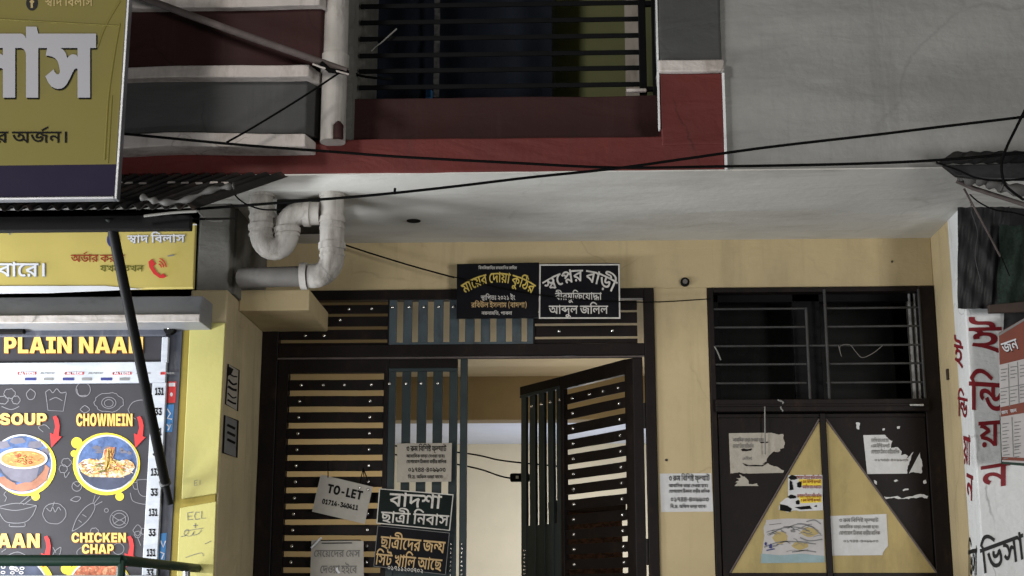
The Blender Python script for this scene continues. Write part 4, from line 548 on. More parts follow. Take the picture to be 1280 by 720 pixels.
TXT = {
 'mayer': ('B6_44:0,0 B6_54:159,0 B6_61:231,0 B6_70:326,0 B6_46:489,0 B6_450:695,0 B6_37:790,0 B6_54:946,0 B6_70:1018,0 B6_54:1181,0 B6_20:1305,0 B6_57:1452,0 B6_521:1515,0 B6_46:1742,0', 1896),  # মায়ের দোয়া কুঠির
 'bism': ('B6_55:0,0 B6_42:72,0 B6_50:227,0 B6_55:401,0 B6_44:474,0 B6_413:633,0 B6_54:825,0 B6_55:898,0 B6_51:970,0 B6_46:1110,0 B6_46:1316,0 B6_54:1470,0 B6_51:1542,0 B6_44:1681,0 B6_54:1840,0 B6_55:1913,0 B6_39:1985,0 B6_46:2141,0 B6_46:2347,0 B6_54:2501,0 B6_55:2574,0 B6_51:2646,0 B6_44:2785,0', 2944),  # বিসমিল্লাহির রাহমানির রাহিম
 'sthapit': ('B6_437:0,0 B6_54:184,0 B6_55:256,0 B6_40:329,0 B6_35:515,0 B6_7:696,0 B6_77:857,0 B6_75:1010,0 B6_77:1162,0 B6_76:1315,0 B6_10:1520,0 B6_6:1659,0', 1768),  # স্থাপিতঃ ২০২১ ইং
 'rabi': ('B6_46:0,0 B6_55:154,0 B6_42:227,0 B6_12:381,0 B6_47:563,0 B6_10:805,0 B6_50:944,0 B6_47:1119,0 B6_54:1309,0 B6_44:1381,0 B6_593:1592,0 B6_42:1703,0 B6_54:1857,0 B6_37:1929,0 B6_48:2086,0 B6_54:2261,0 B6_594:2333,0', 2443),  # রবিউল ইসলাম (বাদশা)
 'addr': ('B6_39:0,0 B6_70:156,0 B6_39:318,0 B6_54:474,0 B6_44:546,0 B6_55:705,0 B6_35:778,0 B6_597:958,0 B6_40:1083,0 B6_54:1269,0 B6_42:1342,0 B6_39:1496,0 B6_54:1651,0', 1724),  # নয়নামতি, পাবনা
 'swap': ('B6_275:0,0 B6_61:184,0 B6_377:279,0 B6_46:465,0 B6_42:671,0 B6_54:826,0 B6_68:898,0 B6_56:1080,0', 1153),  # স্বপ্নের বাড়ী
 'bir': ('B6_42:0,0 B6_56:154,0 B6_46:227,0 B6_44:381,0 B6_57:536,0 B6_55:540,0 B6_287:612,0 B6_61:856,0 B6_45:951,0 B6_54:1113,0 B6_350:1185,0 B6_54:1390,0', 1462),  # বীরমুক্তিযোদ্ধা
 'abdul': ('B6_9:0,0 B6_385:306,0 B6_57:528,0 B6_47:529,0 B6_27:771,0 B6_55:1013,0 B6_47:1085,0 B6_47:1275,0', 1465),  # আব্দুল জলিল
 'badsha': ('B6_42:0,0 B6_54:154,0 B6_37:227,0 B6_48:383,0 B6_54:558,0', 630),  # বাদশা
 'chhatri': ('B6_26:0,0 B6_54:179,0 B6_219:251,0 B6_56:436,0 B6_55:560,0 B6_39:633,0 B6_42:788,0 B6_54:942,0 B6_50:1015,0', 1189),  # ছাত্রী নিবাস
 'chhd': ('B6_26:0,0 B6_54:179,0 B6_219:251,0 B6_56:436,0 B6_61:508,0 B6_37:603,0 B6_46:759,0 B6_27:966,0 B6_153:1207,0 B6_45:1300,0', 1463),  # ছাত্রীদের জন্য
 'seat': ('B6_55:0,0 B6_50:72,0 B6_30:247,0 B6_21:445,0 B6_54:627,0 B6_55:699,0 B6_47:772,0 B6_9:1014,0 B6_61:1320,0 B6_26:1414,0', 1593),  # সিট খালি আছে
 'num1': ('B6_75:0,0 B6_76:153,0 B6_82:305,0 B6_76:458,0 B6_76:610,0 B6_77:763,0 B6_75:915,0 B6_78:1068,0 B6_82:1220,0 B6_75:1373,0 B6_77:1525,0', 1678),  # ০১৭১১২০৩৭০২
 'room': ('B6_78:0,0 B6_454:205,0 B6_44:413,0 B6_55:624,0 B6_42:696,0 B6_55:850,0 B6_48:923,0 B6_423:1098,0 B6_41:1299,0 B6_65:1453,0 B6_160:1515,0 B6_45:1650,0 B6_54:1812,0 B6_30:1885,0', 2031),  # ৩ রুম বিশিষ্ট ফ্ল্যাট
 'abas': ('B6_9:0,0 B6_42:306,0 B6_54:460,0 B6_55:533,0 B6_50:605,0 B6_20:780,0 B6_43:1041,0 B6_54:1226,0 B6_68:1298,0 B6_54:1481,0 B6_450:1605,0 B6_37:1700,0 B6_18:1856,0 B6_70:2047,0 B6_54:2210,0 B6_51:2334,0 B6_61:2474,0 B6_42:2568,0 B6_641:2722,0', 2820),  # আবাসিক ভাড়া দেওয়া হবে।
 'jog': ('B6_450:0,0 B6_45:95,0 B6_54:257,0 B6_22:330,0 B6_54:501,0 B6_61:573,0 B6_45:668,0 B6_54:830,0 B6_22:903,0 B6_521:1126,0 B6_20:1352,0 B6_54:1562,0 B6_39:1634,0 B6_54:1790,0 B6_42:1915,0 B6_54:2069,0 B6_68:2141,0 B6_56:2324,0 B6_46:2396,0 B6_44:2602,0 B6_54:2761,0 B6_55:2834,0 B6_47:2906,0 B6_20:3096,0', 3305),  # যোগাযোগ ঠিকানা বাড়ীর মালিক
 'num2': ('B6_75:0,0 B6_76:153,0 B6_82:305,0 B6_79:458,0 B6_79:610,0 B6_598:763,0 B6_79:852,0 B6_75:1004,0 B6_84:1157,0 B6_84:1309,0 B6_75:1462,0 B6_78:1614,0', 1767),  # ০১৭৪৪-৪০৯৯০৩
 'bd': ('B6_55:0,0 B6_42:72,0 B6_599:227,0 B6_221:296,0 B6_599:485,0 B6_8:606,0 B6_55:840,0 B6_41:913,0 B6_50:1129,0 B6_43:1356,0 B6_54:1541,0 B6_68:1613,0 B6_54:1796,0 B6_45:1920,0 B6_54:2083,0 B6_61:2155,0 B6_42:2250,0 B6_641:2404,0', 2502),  # বি.দ্র. অফিস ভাড়া যাবে।
 'mes': ('B6_450:0,0 B6_44:95,0 B6_61:254,0 B6_70:349,0 B6_61:511,0 B6_37:606,0 B6_46:762,0 B6_450:968,0 B6_44:1063,0 B6_50:1222,0', 1397),  # মেয়েদের মেস
 'deoa': ('B6_450:0,0 B6_37:95,0 B6_18:251,0 B6_70:442,0 B6_54:605,0 B6_51:729,0 B6_10:868,0 B6_61:1008,0 B6_42:1102,0', 1257),  # দেওয়া হইবে
 'sbil': ('B6_275:0,0 B6_54:184,0 B6_37:256,0 B6_55:465,0 B6_42:537,0 B6_47:691,0 B6_54:881,0 B6_50:953,0', 1128),  # স্বাদ বিলাস
 'order': ('B6_8:0,0 B6_32:234,0 B6_131:368,0 B6_54:416,0 B6_46:489,0 B6_20:695,0 B6_454:904,0 B6_39:1112,0', 1268),  # অর্ডার করুন
 'jokhon': ('B6_45:0,0 B6_21:163,0 B6_39:345,0 B6_35:552,0 B6_21:733,0 B6_39:915,0', 1071),  # যখন তখন
 'prati': ('B6_224:0,0 B6_55:198,0 B6_35:271,0 B6_42:451,0 B6_54:605,0 B6_61:678,0 B6_46:773,0 B6_641:927,0', 1024),  # প্রতিবারে।
 'bilas': ('B9_55:0,0 B9_42:81,0 B9_47:240,0 B9_54:440,0 B9_50:522,0', 702),  # বিলাস
 'arjon': ('B6_50:0,0 B6_42:175,0 B6_54:329,0 B6_46:401,0 B6_8:607,0 B6_27:841,0 B6_131:1052,0 B6_39:1083,0 B6_641:1238,0', 1336),  # সবার অর্জন।
 'i': ('B6_10:0,0', 139),  # ই
 'ndi': ('B6_55:0,0 B6_361:72,0', 286),  # ন্ডি
 'ya': ('B6_70:0,0 B6_54:163,0', 235),  # য়া
 'n': ('B6_39:0,0', 156),  # ন
 'visa': ('B6_55:0,0 B6_43:72,0 B6_50:257,0 B6_54:432,0', 504),  # ভিসা
 'jon': ('B6_27:0,0 B6_39:242,0', 397),  # জন
 'plain': ('I9_375:0,0 I9_281:164,0 I9_2:305,0 I9_234:504,0 I9_300:631,0 I9_300:890,0 I9_2:1083,0 I9_2:1281,0 I9_300:1480,0', 1673),  # PLAIN NAAN
 'soup': ('I9_397:0,0 I9_321:167,0 I9_424:360,0 I9_375:541,0', 705),  # SOUP
 'chow': ('I9_73:0,0 I9_161:187,0 I9_321:374,0 I9_459:568,0 I9_292:839,0 I9_95:1078,0 I9_234:1231,0 I9_300:1358,0', 1550),  # CHOWMEIN
 'naan': ('I9_300:0,0 I9_2:192,0 I9_2:391,0 I9_300:590,0', 782),  # NAAN
 'chick': ('I9_73:0,0 I9_161:187,0 I9_234:374,0 I9_73:501,0 I9_271:688,0 I9_95:878,0 I9_300:1031,0', 1223),  # CHICKEN
 'chap': ('I9_73:0,0 I9_161:187,0 I9_2:374,0 I9_375:573,0', 737),  # CHAP
 'tolet': ('I9_411:0,0 I9_321:172,0 I9_1392:365,0 I9_281:527,0 I9_95:668,0 I9_411:821,0', 993),  # TO-LET
 'num3': ('I9_1359:0,0 I9_1360:161,0 I9_1366:322,0 I9_1360:483,0 I9_1372:645,0 I9_1392:806,0 I9_1371:967,0 I9_1372:1128,0 I9_1359:1289,0 I9_1372:1450,0 I9_1360:1611,0 I9_1360:1772,0', 1934),  # 01714-340411
 'altech': ('I9_2:0,0 I9_281:199,0 I9_411:340,0 I9_95:512,0 I9_73:665,0 I9_161:852,0', 1039),  # ALTECH
 'code': ('I9_1360:0,0 I9_1371:161,0 I9_1360:322,0', 483),  # 131
 'code2': ('I9_1371:0,0 I9_1371:161,0', 322),  # 33
 'f': ('I9_647:0,0', 105),  # f
}
# ------------------------------------------------------------------ key planes of the place
ZC = onZ(640, 214, 1).z * 0 + PZ(800, 299)               # soffit height
XL = PXX(328, 430); XR = PXX(1163, 296)                   # the two side walls of the entrance bay
YF = onZ(640, 214, ZC).y                                  # front face of the overhanging storey
YL = onX(283, 405, XL).y                                  # front of the left side wall
YP = onX(1222, 600, XR).y                                 # front of the right pillar
YPC = onX(1207, 600, XR).y                                # where its cream paint stops
GT = PZ(575, 362)                                         # top of gate and shop door
X1, X2 = PXX(820, 500), PXX(888, 500)                     # pillar between gate and shop door
ZF = .42                                                  # entrance floor

# ------------------------------------------------------------------ ground
m_ = MB().box(-60, 60, -60, -1.6, -.3, 0); tag(m_.build('road', 'asphalt'), kind='structure')
m_ = MB().box(-60, 60, -1.6, 25, -.3, .14); tag(m_.build('pavement', 'slabfloor', bevel=.02), kind='structure')
m_ = MB().box(XL, XR, -.5, 14, .14, ZF); tag(m_.build('entrance_floor', 'slabfloor', bevel=.01), kind='structure')

# ------------------------------------------------------------------ the apartment building
B = empty('apartment_building', (0, 0, .14))
tag(B, 'cream apartment building with a red trimmed balcony overhanging its barred entrance gate', 'building')
w = MB()
w.box(XL, XR, 0, .2, GT, ZC)
w.box(X1, X2, 0, .2, ZF, GT)
w.build('entrance_wall', 'cream', B, bevel=.004)
# left side wall: cream reveal below the bracket, bare cement above
zled = PZ(300, 362, YL)
xe = P(232, 500, YL).x
m_ = MB().box(xe, XL, YL, .2, .14, zled); m_.build('side_wall', 'cream_old', B, bevel=.008, wave=.005)
m_ = MB().box(P(246, 330, YL).x, XL - .004, YL + .012, .2, zled, ZC); m_.build('side_wall_top', 'cement', B, bevel=.008, wave=.005)
m_ = MB().box(XL - .004, XL + .010, YL + .10, -.01, zled, ZC - .01); m_.build('cement_facing', 'cement', B)  # thin cement layer on the upper side wall face
# little concrete bracket over the gate corner
zb1 = onZ(340, 415, 0); zb = PZ(340, 415); yb = onZ(345, 388, zb).y
xb = PXX(410, 405); zt = PZ(345, 362, yb)
m_ = MB().box(XL, xb, yb, 0, zb, zt); m_.build('bracket', 'cream', B, bevel=.008, wave=.004)
# right side wall and pillar end
m_ = MB().box(XR, XR + .35, YPC, .2, .14, ZC); m_.build('side_wall', 'cream', B, bevel=.004)
# overhanging storey
ZB = PZ(640, 172, YF)                                     # top of red beam
XB0, XB1 = PXX(437, 150, YF), PXX(826, 150, YF)           # balcony opening
XC1 = PXX(905, 150, YF)
xl_far, xr_far = PXX(-60, 200, YF), PXX(1400, 200, YF)
ZTOP = 5.6
m_ = MB().box(xl_far, xr_far, YF + .004, -.0005, ZC - .008, ZC - .0015); m_.build('soffit', 'soffit', B)
m_ = MB().box(xl_far, xr_far, YF + .21, .6, ZC, ZC + .14); m_.build('floor_slab', 'cement', B)
m_ = MB().box(xl_far, XC1, YF, YF + .16, ZC - .002, ZB); m_.build('beam', 'red', B, bevel=.006, wave=.006)
m_ = MB().box(XC1, xr_far, YF + .03, YF + .2, ZC - .001, ZTOP); m_.build('upper_wall', 'render', B, bevel=.004)
# corner pillar of the balcony: red foot, white band, charcoal head
za, zb_, = PZ(865, 92, YF), PZ(865, 77, YF)
m_ = MB().box(XB1, XC1 - .004, YF - .006, YF + .2, ZB - .05, za); m_.build('pillar_foot', 'red', B, bevel=.008, wave=.006)
m_ = MB().box(XB1 - .006, XC1 + .006, YF - .03, YF + .2, za, zb_); m_.build('pillar_band', 'ledge', B, bevel=.008, wave=.009)
m_ = MB().box(XB1 - .002, XC1 - .002, YF - .008, YF + .2, zb_, ZTOP); m_.build('pillar_head', 'grey', B, bevel=.012, wave=.01)
m_ = MB().box(XC1 - .004, XC1 + .008, YF - .010, YF + .03, ZC - .004, za); m_.build('corner_bead', 'wplaster', B)
m_ = MB().box(XB1 - .012, XB1 - .004, YF - .010, YF + .02, ZB + .03, ZTOP); m_.build('corner_bead', 'wplaster', B)
# parapet set back in the opening
YPAR = YF + .15
zp = PZ(640, 121, YPAR)
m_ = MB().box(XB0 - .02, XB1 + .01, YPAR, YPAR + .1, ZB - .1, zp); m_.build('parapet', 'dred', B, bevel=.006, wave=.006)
# balcony room behind the railing
YBK = -.02
m_ = MB().box(xl_far, xr_far, YPAR + .1, YBK, ZB - .14, ZB - .04); m_.build('balcony_floor', 'cement', B)
m_ = MB().box(XB0 - 1, XB1 + .6, YBK, YBK + .1, ZB - .04, ZTOP); m_.build('balcony_back_wall', 'room', B)
m_ = MB().box(XB1 + .02, XB1 + .12, YF + .2, YBK, ZB - .04, ZTOP); m_.build('balcony_side_wall', 'olivewall', B)
xo0, xo1 = PXX(694, 60, YBK), PXX(781, 60, YBK)
m_ = MB().box(xo0, xo1, YBK - .03, YBK, ZB, ZTOP); m_.build('balcony_door_panel', 'olivewall', B)
m_ = MB().box(xo1, PXX(800, 60, YBK), YBK - .034, YBK, ZB, ZTOP); m_.build('balcony_door_frame', 'ledge', B)
m_ = MB().box(PXX(689, 60, YBK), xo0, YBK - .05, YBK, ZB, ZTOP); m_.build('balcony_door_frame', 'greyprint', B)
m_ = MB().box(PXX(441, 60, YBK), PXX(472, 60, YBK), YBK - .03, YBK, ZB, ZTOP); m_.build('balcony_door_panel', 'tan', B)
m_ = MB().box(XB0 - 1, XB1 + .6, YPAR, YBK + .1, ZTOP - .1, ZTOP); m_.build('balcony_ceiling', 'room', B)
m_ = MB().box(XB0 - .12, XB0 - .01, YPAR, YBK, ZB - .04, ZTOP); m_.build('balcony_side_wall', 'cement', B)
# banded front left of the drain pipe
YS = YF - .10
def band(x0, x1, ytop, ybot, name, m, proud, cut=0.0):
    z0, z1 = PZ(280, ybot, YS - proud), PZ(280, ytop, YS - proud)
    a, b = PXX(x0, 100, YS), PXX(x1, 100, YS)
    q = MB().hexa([(a, YS - proud, z0), (b, YS - proud, z0), (b + cut, YF, z0), (a, YF, z0)], (0, 0, z1 - z0))
    return q.build(name, m, B, bevel=.007, wave=.010)
band(-60, 398, -60, 8, 'ledge', 'ledge', .05, .05)
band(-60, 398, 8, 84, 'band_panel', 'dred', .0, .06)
band(-60, 388, 82, 97, 'ledge', 'ledge', .06, .06)
band(-60, 384, 97, 166, 'band_panel', 'grey', .0, .05)
band(-60, 386, 166, 183, 'ledge', 'ledge', .05, .03)
m_ = MB().box(xl_far, PXX(402, 100, YF), YF + .02, YF + .2, ZB, ZTOP); m_.build('band_wall', 'grey', B)
m_ = MB().box(PXX(395, 100, YF), XB0, YF + .06, YF + .22, ZB, ZTOP); m_.build('pipe_recess', 'cement', B)
# conduit holes left in soffit and wall
q = onZ(517, 274, ZC)
m_ = MB().tube([(q.x, q.y, ZC - .012), (q.x, q.y, ZC + .01)], .038, 16); m_.build('ceiling_conduit', 'ink', B)
q = P(856, 353)
m_ = MB().tube([(q.x, -.018, q.z), (q.x, .01, q.z)], .026, 16); m_.build('wall_conduit', 'ink', B)
m_ = MB().tube([(q.x, -.026, q.z), (q.x, -.016, q.z)], .014, 10); m_.build('conduit_plug', 'pvcdark', B)
m_ = MB()
for px, py, r in ((1115, 327, .007), (720, 293, .01), (833, 575, .008)):
    q = P(px, py); m_.dome((q.x, -.001, q.z), r)
m_.build('nail', 'iron', B)
q = P(1180, 468, YPC / 2)
m_ = MB().box(XR - .012, XR, YPC / 2 - .012, YPC / 2 + .012, q.z - .03, q.z + .03); m_.build('hook', 'plank', B, bevel=.003)

# corridor behind the gate
YB1, YB2 = 4.9, 8.6
zf = PZ(620, 555, YB2); zbm = PZ(620, 525, YB1)
m_ = MB().box(XL - 1, XR + 1, .2, YB1, ZC - .02, ZC + .1); m_.build('corridor_ceiling', 'creamroom', B)
m_ = MB().box(XL - 1, XR + 1, YB1, YB1 + .25, zbm, ZC + .1); m_.build('corridor_beam', 'tan', B, bevel=.01)  # tan colour stands in for the brown look of this unlit face
m_ = MB().box(XL - 1, XR + 1, YB1 + .25, YB2 + .1, zf, zf + .1); m_.build('far_room_ceiling', 'whiteroom', B)
m_ = MB().box(XL - 1, XR + 1, YB2, YB2 + .1, ZF, zf); m_.build('far_room_wall', 'creamroom', B)
xt = PXX(484, 560, .9)
m_ = MB().box(XL - .3, xt, .9, 1.02, ZF, ZC - .02); m_.build('corridor_partition', 'tan', B, bevel=.006)
m_ = MB().box(XL - 1.1, XL - 1, .2, YB2, ZF, ZC); m_.build('corridor_wall', 'creamroom', B)
m_ = MB().box(XR + 1, XR + 1.1, .2, YB2, ZF, ZC); m_.build('corridor_wall', 'creamroom', B)
m_ = MB().box(X2 - .12, XR + .9, .74, .82, ZF, ZC); m_.build('shop_partition', 'shopdark', B)
m_ = MB().box(X1 + .1, X1 + .18, .2, .74, ZF, ZC - .02); m_.build('shop_partition', 'shopdark', B)

# ------------------------------------------------------------------ drain pipes
D = empty('drain_pipe', (PXX(419, 150, YF - .05), YF - .05, ZC))
tag(D, 'thick grimy white vertical pipe running up between the banded front and the balcony', 'pipe', 'grimy drain pipes')
ya = YF - .05
xa0, xa1 = PXX(403, 90, ya), PXX(434, 90, ya)
cx, rp = (xa0 + xa1) / 2, (xa1 - xa0) / 2
m_ = MB().tube([(cx, ya, PZ(420, 178, ya)), (cx, ya, ZTOP)], rp, 24); m_.build('pipe', 'pvc', D)
m_ = MB().tube([(cx, ya, PZ(420, 92, ya)), (cx, ya, PZ(420, 70, ya))], rp + .008, 24); m_.build('collar', 'pvc', D)
m_ = MB().tube([(cx + .035, ya - .055, PZ(426, 178, ya)), (cx + .035, ya - .06, PZ(426, 162, ya)), (cx + .035, ya - .05, PZ(426, 158, ya))], [.025, .025, .013], 14); m_.build('cap', 'dred', D)

yd = -1.0
D = empty('drain_pipe', (PXX(415, 270, yd), yd, PZ(415, 340, yd)))
tag(D, 'grimy waste pipes with a U-shaped trap hanging from the ceiling above the bracket', 'pipe', 'grimy drain pipes')
def pw(px, py, dy=0.0): return tuple(P(px, py, yd + dy))
rr = (P(430, 260, yd) - P(400, 260, yd)).length / 2
def arc(c, r, a0, a1, n=9): return [(c[0] + r * math.cos(R(a0 + (a1 - a0) * i / n)), c[1] + r * math.sin(R(a0 + (a1 - a0) * i / n))) for i in range(n + 1)]
def at_z(px, z): p = P(px, 240, yd); return (p.x, yd, z)
px_path = [(327, 262), (327, 290)] + arc((343, 298), 16, 180, 0)[0:0]
u_path = [at_z(327, ZC)] + [pw(x, y) for x, y in [(327, 290)] + [(343 - 16 * math.cos(R(a)), 292 + 19 * math.sin(R(a))) for a in range(15, 180, 15)] + [(359, 290), (359, 284)] + [(377 - 18 * math.cos(R(a)), 283 - 16 * math.sin(R(a))) for a in range(15, 91, 15)] + [(400, 267)]]
m_ = MB().tube(u_path, rr * .97, 20); m_.build('trap', 'pvc', D)
v_path = [at_z(415, ZC)] + [pw(415, y) for y in (300, 320)] + [pw(392 + 23 * math.cos(R(a)), 322 + 23 * math.sin(R(a)), 0) for a in range(15, 91, 15)] + [pw(386, 345)]
m_ = MB().tube(v_path, rr, 20); m_.build('pipe', 'pvc', D)
h_path = [pw(388, 345), pw(372, 345.5), pw(330, 346.5, .05), pw(303, 347, .12)]
m_ = MB().tube(h_path, rr * .84, 20); m_.build('branch_pipe', 'pvcdark', D)
for a, b, k in (((415, 247), (415, 240), 1.08), ((415, 272), (415, 279), 1.1), ((415, 284), (415, 287), 1.05), ((415, 318), (415, 321), 1.06), ((327, 292), (327, 295), 1.05), ((327, 270), (327, 273), 1.05), ((359, 296), (359, 293), 1.05), ((415, 312), (415, 304), 1.12), ((327, 281), (327, 287), 1.1), ((327, 262), (327, 258), 1.08), ((359, 291), (359, 285), 1.1), ((380, 267), (388, 267), 1.1), ((384, 345), (376, 345.3), 1.12), ((327, 247), (327, 241), 1.1)):
    q = MB().tube([pw(*a), pw(*b)], rr * k, 20); q.build('collar', 'pvc', D)
q0, q1 = P(342, 235, yd), P(398, 252, yd)
m_ = MB().box(q0.x, q1.x, yd + .08, yd + .5, PZ(370, 262, yd), ZC); m_.build('junction_duct', 'tin', D, bevel=.01)

# ------------------------------------------------------------------ entrance gate
G = empty('entrance_gate', ((XL + X1) / 2, 0, ZF))
tag(G, 'dark brown steel double gate with grey green vertical bars, right leaf swung open', 'gate')
YG = -.02
def gx(px, py=560): return PXX(px, py, YG)
def gz(py, px=575): return PZ(px, py, YG)
zl = gz(447)                                              # leaf top
fr = MB()
fr.box(XL + .002, gx(343), YG, YG + .07, ZF, GT - .002)
fr.box(gx(808.5), X1 - .002, YG, YG + .07, ZF, GT - .002)
fr.box(gx(793), gx(805.5), YG + .01, YG + .06, ZF, gz(446))
fr.box(gx(343), gx(808.5), YG + .001, YG + .07, gz(374), GT - .002)
fr.box(gx(343), gx(808.5), YG + .002, YG + .065, gz(445), gz(430))
fr.build('frame', 'brown', G, bevel=.004)
m_ = MB().box(gx(343), gx(805), YG - .006, YG + .03, gz(448), gz(446.2)); m_.build('drip_edge', 'bamboo', G)
for z in (gz(520), gz(690)): MB().tube([(gx(807), YG + .02, z - .07), (gx(807), YG + .02, z + .07)], .012, 10).build('hinge', 'brown', G)
# transom: slats left and right, upright grey green bars between
tr = MB(); tr2 = MB(); st = MB()
rows = [(379, 390), (393.5, 406), (410, 422.5), (426.5, 431)]
for a, b in rows:
    tr.box(gx(343), gx(482), YG + .026, YG + .034, gz(b), gz(a))
    tr2.box(gx(668), gx(800), YG + .026, YG + .034, gz(b - 2), gz(a - 3))
tr.box(gx(481), gx(484), YG + .015, YG + .045, gz(431), gz(372)); tr2.box(gx(666), gx(669), YG + .015, YG + .045, gz(431), gz(372))
tr.build('transom_slats', 'brown', G, bevel=.002); tr2.build('transom_slats', 'brown', G, bevel=.002)
for px, py in ((431, 384.5), (460, 384), (376, 417.5), (400, 417.5), (420, 398), (768, 413.5), (700, 414), (735, 378)): MB().dome((gx(px), YG + .025, gz(py)), .012).build('stud', 'stud', G)
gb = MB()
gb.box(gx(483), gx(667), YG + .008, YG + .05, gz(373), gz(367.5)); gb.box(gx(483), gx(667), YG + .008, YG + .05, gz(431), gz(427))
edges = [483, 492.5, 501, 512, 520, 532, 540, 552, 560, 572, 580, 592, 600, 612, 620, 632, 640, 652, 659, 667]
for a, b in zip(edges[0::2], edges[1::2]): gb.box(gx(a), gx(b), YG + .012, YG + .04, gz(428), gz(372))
gb.build('transom_bars', 'teal_lit', G, bevel=.003)
for px in (487, 508, 527, 546, 565, 585): MB().dome((gx(px), YG + .011, gz(383)), .012).build('stud', 'stud', G)

# one leaf, measured along its own width u from the hinge and by height
LW = gx(571) - gx(343)
def leaf(name_parent, hinge, ang, label, sheet_from, LW=LW):
    d = Vector((math.cos(ang), math.sin(ang), 0)); nrm = Vector((math.sin(ang), -math.cos(ang), 0))   # nrm: the street side when closed
    if ang > math.pi / 2: nrm = -nrm
    def W_(u, t, z): return hinge + d * u + nrm * t + Vector((0, 0, z - hinge.z))
    def bar(mb, u0, u1, z0, z1, t0, t1):
        a = [W_(u0, t0, z0), W_(u1, t0, z0), W_(u1, t1, z0), W_(u0, t1, z0)]
        mb.hexa(a, (0, 0, z1 - z0))
    k = LW / 228.0
    U = lambda px: (px - 343) * k
    f = MB(); zb0 = ZF + .03
    bar(f, 0, U(357), zb0, zl - .002, -.02, .02); bar(f, U(357), U(482), gz(465), zl - .002, -.02, .02)
    bar(f, U(478), U(484), zb0, zl - .002, -.018, .018); bar(f, U(357), U(482), zb0, zb0 + .08, -.02, .02)
    bar(f, U(484), LW, gz(459.5), zl - .002, -.02, .02)
    L = f.build('leaf', 'brown', name_parent, bevel=.004); tag(L, label)
    s = MB(); y = 473.0; i = 0; holes = []
    while y < 1000:
        z1, z0 = gz(y), gz(y + 13.3)
        if z0 < zb0 + .08: break
        bar(s, U(357), U(479), z0, z1, -.003, .006)
        zc = (z0 + z1) / 2
        for u in ((373, 401, 428, 462) if i == 0 else (372 - i * .4, 461)):
            if y < 735: holes.append((W_(U(u), .006, zc), .012))
        y += 20.35 - i * .02; i += 1
    s.build('slats', 'brown', L, bevel=.002, wave=.003)
    g = MB()
    bar(g, U(484), LW, gz(463.5), gz(459.5), -.016, .022)
    for a, b in ((484, 493), (501, 512), (520, 532), (540, 552), (560.5, 571)):
        bar(g, U(a), U(b), zb0, gz(463), -.011, .011 if a > 484 else .014)
    bar(g, U(484), LW, zb0, zb0 + .1, -.014, .016)
    if sheet_from: bar(g, U(484), LW - .005, zb0, gz(sheet_from), -.006, .006)
    g.build('upright_bars', 'teal', L, bevel=.003, wave=.002)
    for u in (485, 506, 525, 546): holes.append((W_(U(u), .012, gz(478.5)), .012))
    yy = 680
    while yy < 735:
        holes.append((W_(U(564), .011, gz(yy)), .008)); yy += 5.5
    for c_, r_ in holes: MB().dome(c_, r_, nrm).build('stud', 'stud', L)
    return L
leaf(G, Vector((gx(343), YG + .03, zl)), 0.0, 'closed leaf carrying the rental boards', 655)
# right leaf: hinge at the right post, swung inward; its free edge found where it stands in the entrance
hp = Vector((gx(797), YG + .05, zl)); ze = zl
fe = onZ(653, 483.5, ze)
ang = math.atan2(fe.y - hp.y, fe.x - hp.x)
leaf(G, hp, ang, 'leaf swung open into the corridor', 645, (fe - hp).length)
mu = MB().box(gx(574.5), gx(583.5), YG + .01, YG + .05, ZF, zl - .003)
mu.build('meeting_post', 'teal', G, bevel=.004)
yy = 680
while yy < 735:
    MB().dome((gx(578), YG + .01, gz(yy)), .008).build('stud', 'stud', G); yy += 5.5

# corridor contents seen past the open leaf
yc = 2.6
CW = MB().tube(curve([tuple(P(480, 556, yc)), tuple(P(585, 567, yc)), tuple(P(630, 576, yc)), tuple(P(700, 583, yc))]), .006, 6)
tag(CW.build('hanging_cable', 'cable'), 'upper of two thin cables strung inside the corridor beyond the gate', 'cable', 'cables inside the corridor')
CW = MB().tube(curve([tuple(P(480, 566, yc)), tuple(P(585, 583, yc)), tuple(P(625, 595, yc)), tuple(P(640, 598, yc))]), .006, 6)
tag(CW.build('hanging_cable', 'cable'), 'lower corridor cable ending at the small black connector box', 'cable', 'cables inside the corridor')
q = P(647, 597, yc)
JB = empty('connector_box', (q.x, yc, q.z)); tag(JB, 'small black connector box on the wires inside the corridor', 'connector')
m_ = MB().box(q.x - .055, q.x + .09, yc - .03, yc + .04, q.z - .03, q.z + .03); m_.build('case', 'black', JB, bevel=.012)
m_ = MB().box(q.x - .012, q.x + .008, yc - .036, yc - .02, q.z - .010, q.z + .010); m_.build('sticker', 'paper', JB)
q0, q1 = P(690, 640, 3.2), P(779, 720, 3.2)
SB = empty('carved_screen', ((q0.x + q1.x) / 2, 3.25, ZF)); tag(SB, 'carved reddish brown wooden screen standing in the corridor behind the open leaf', 'screen')
m_ = MB().box(q0.x, q1.x, 3.2, 3.28, ZF, q0.z); m_.build('panel', 'brickred', SB, bevel=.01)
m_ = MB().box(q0.x - .03, q1.x + .03, 3.18, 3.3, q0.z, q0.z + .09); m_.build('top_rail', 'plank', SB, bevel=.02)

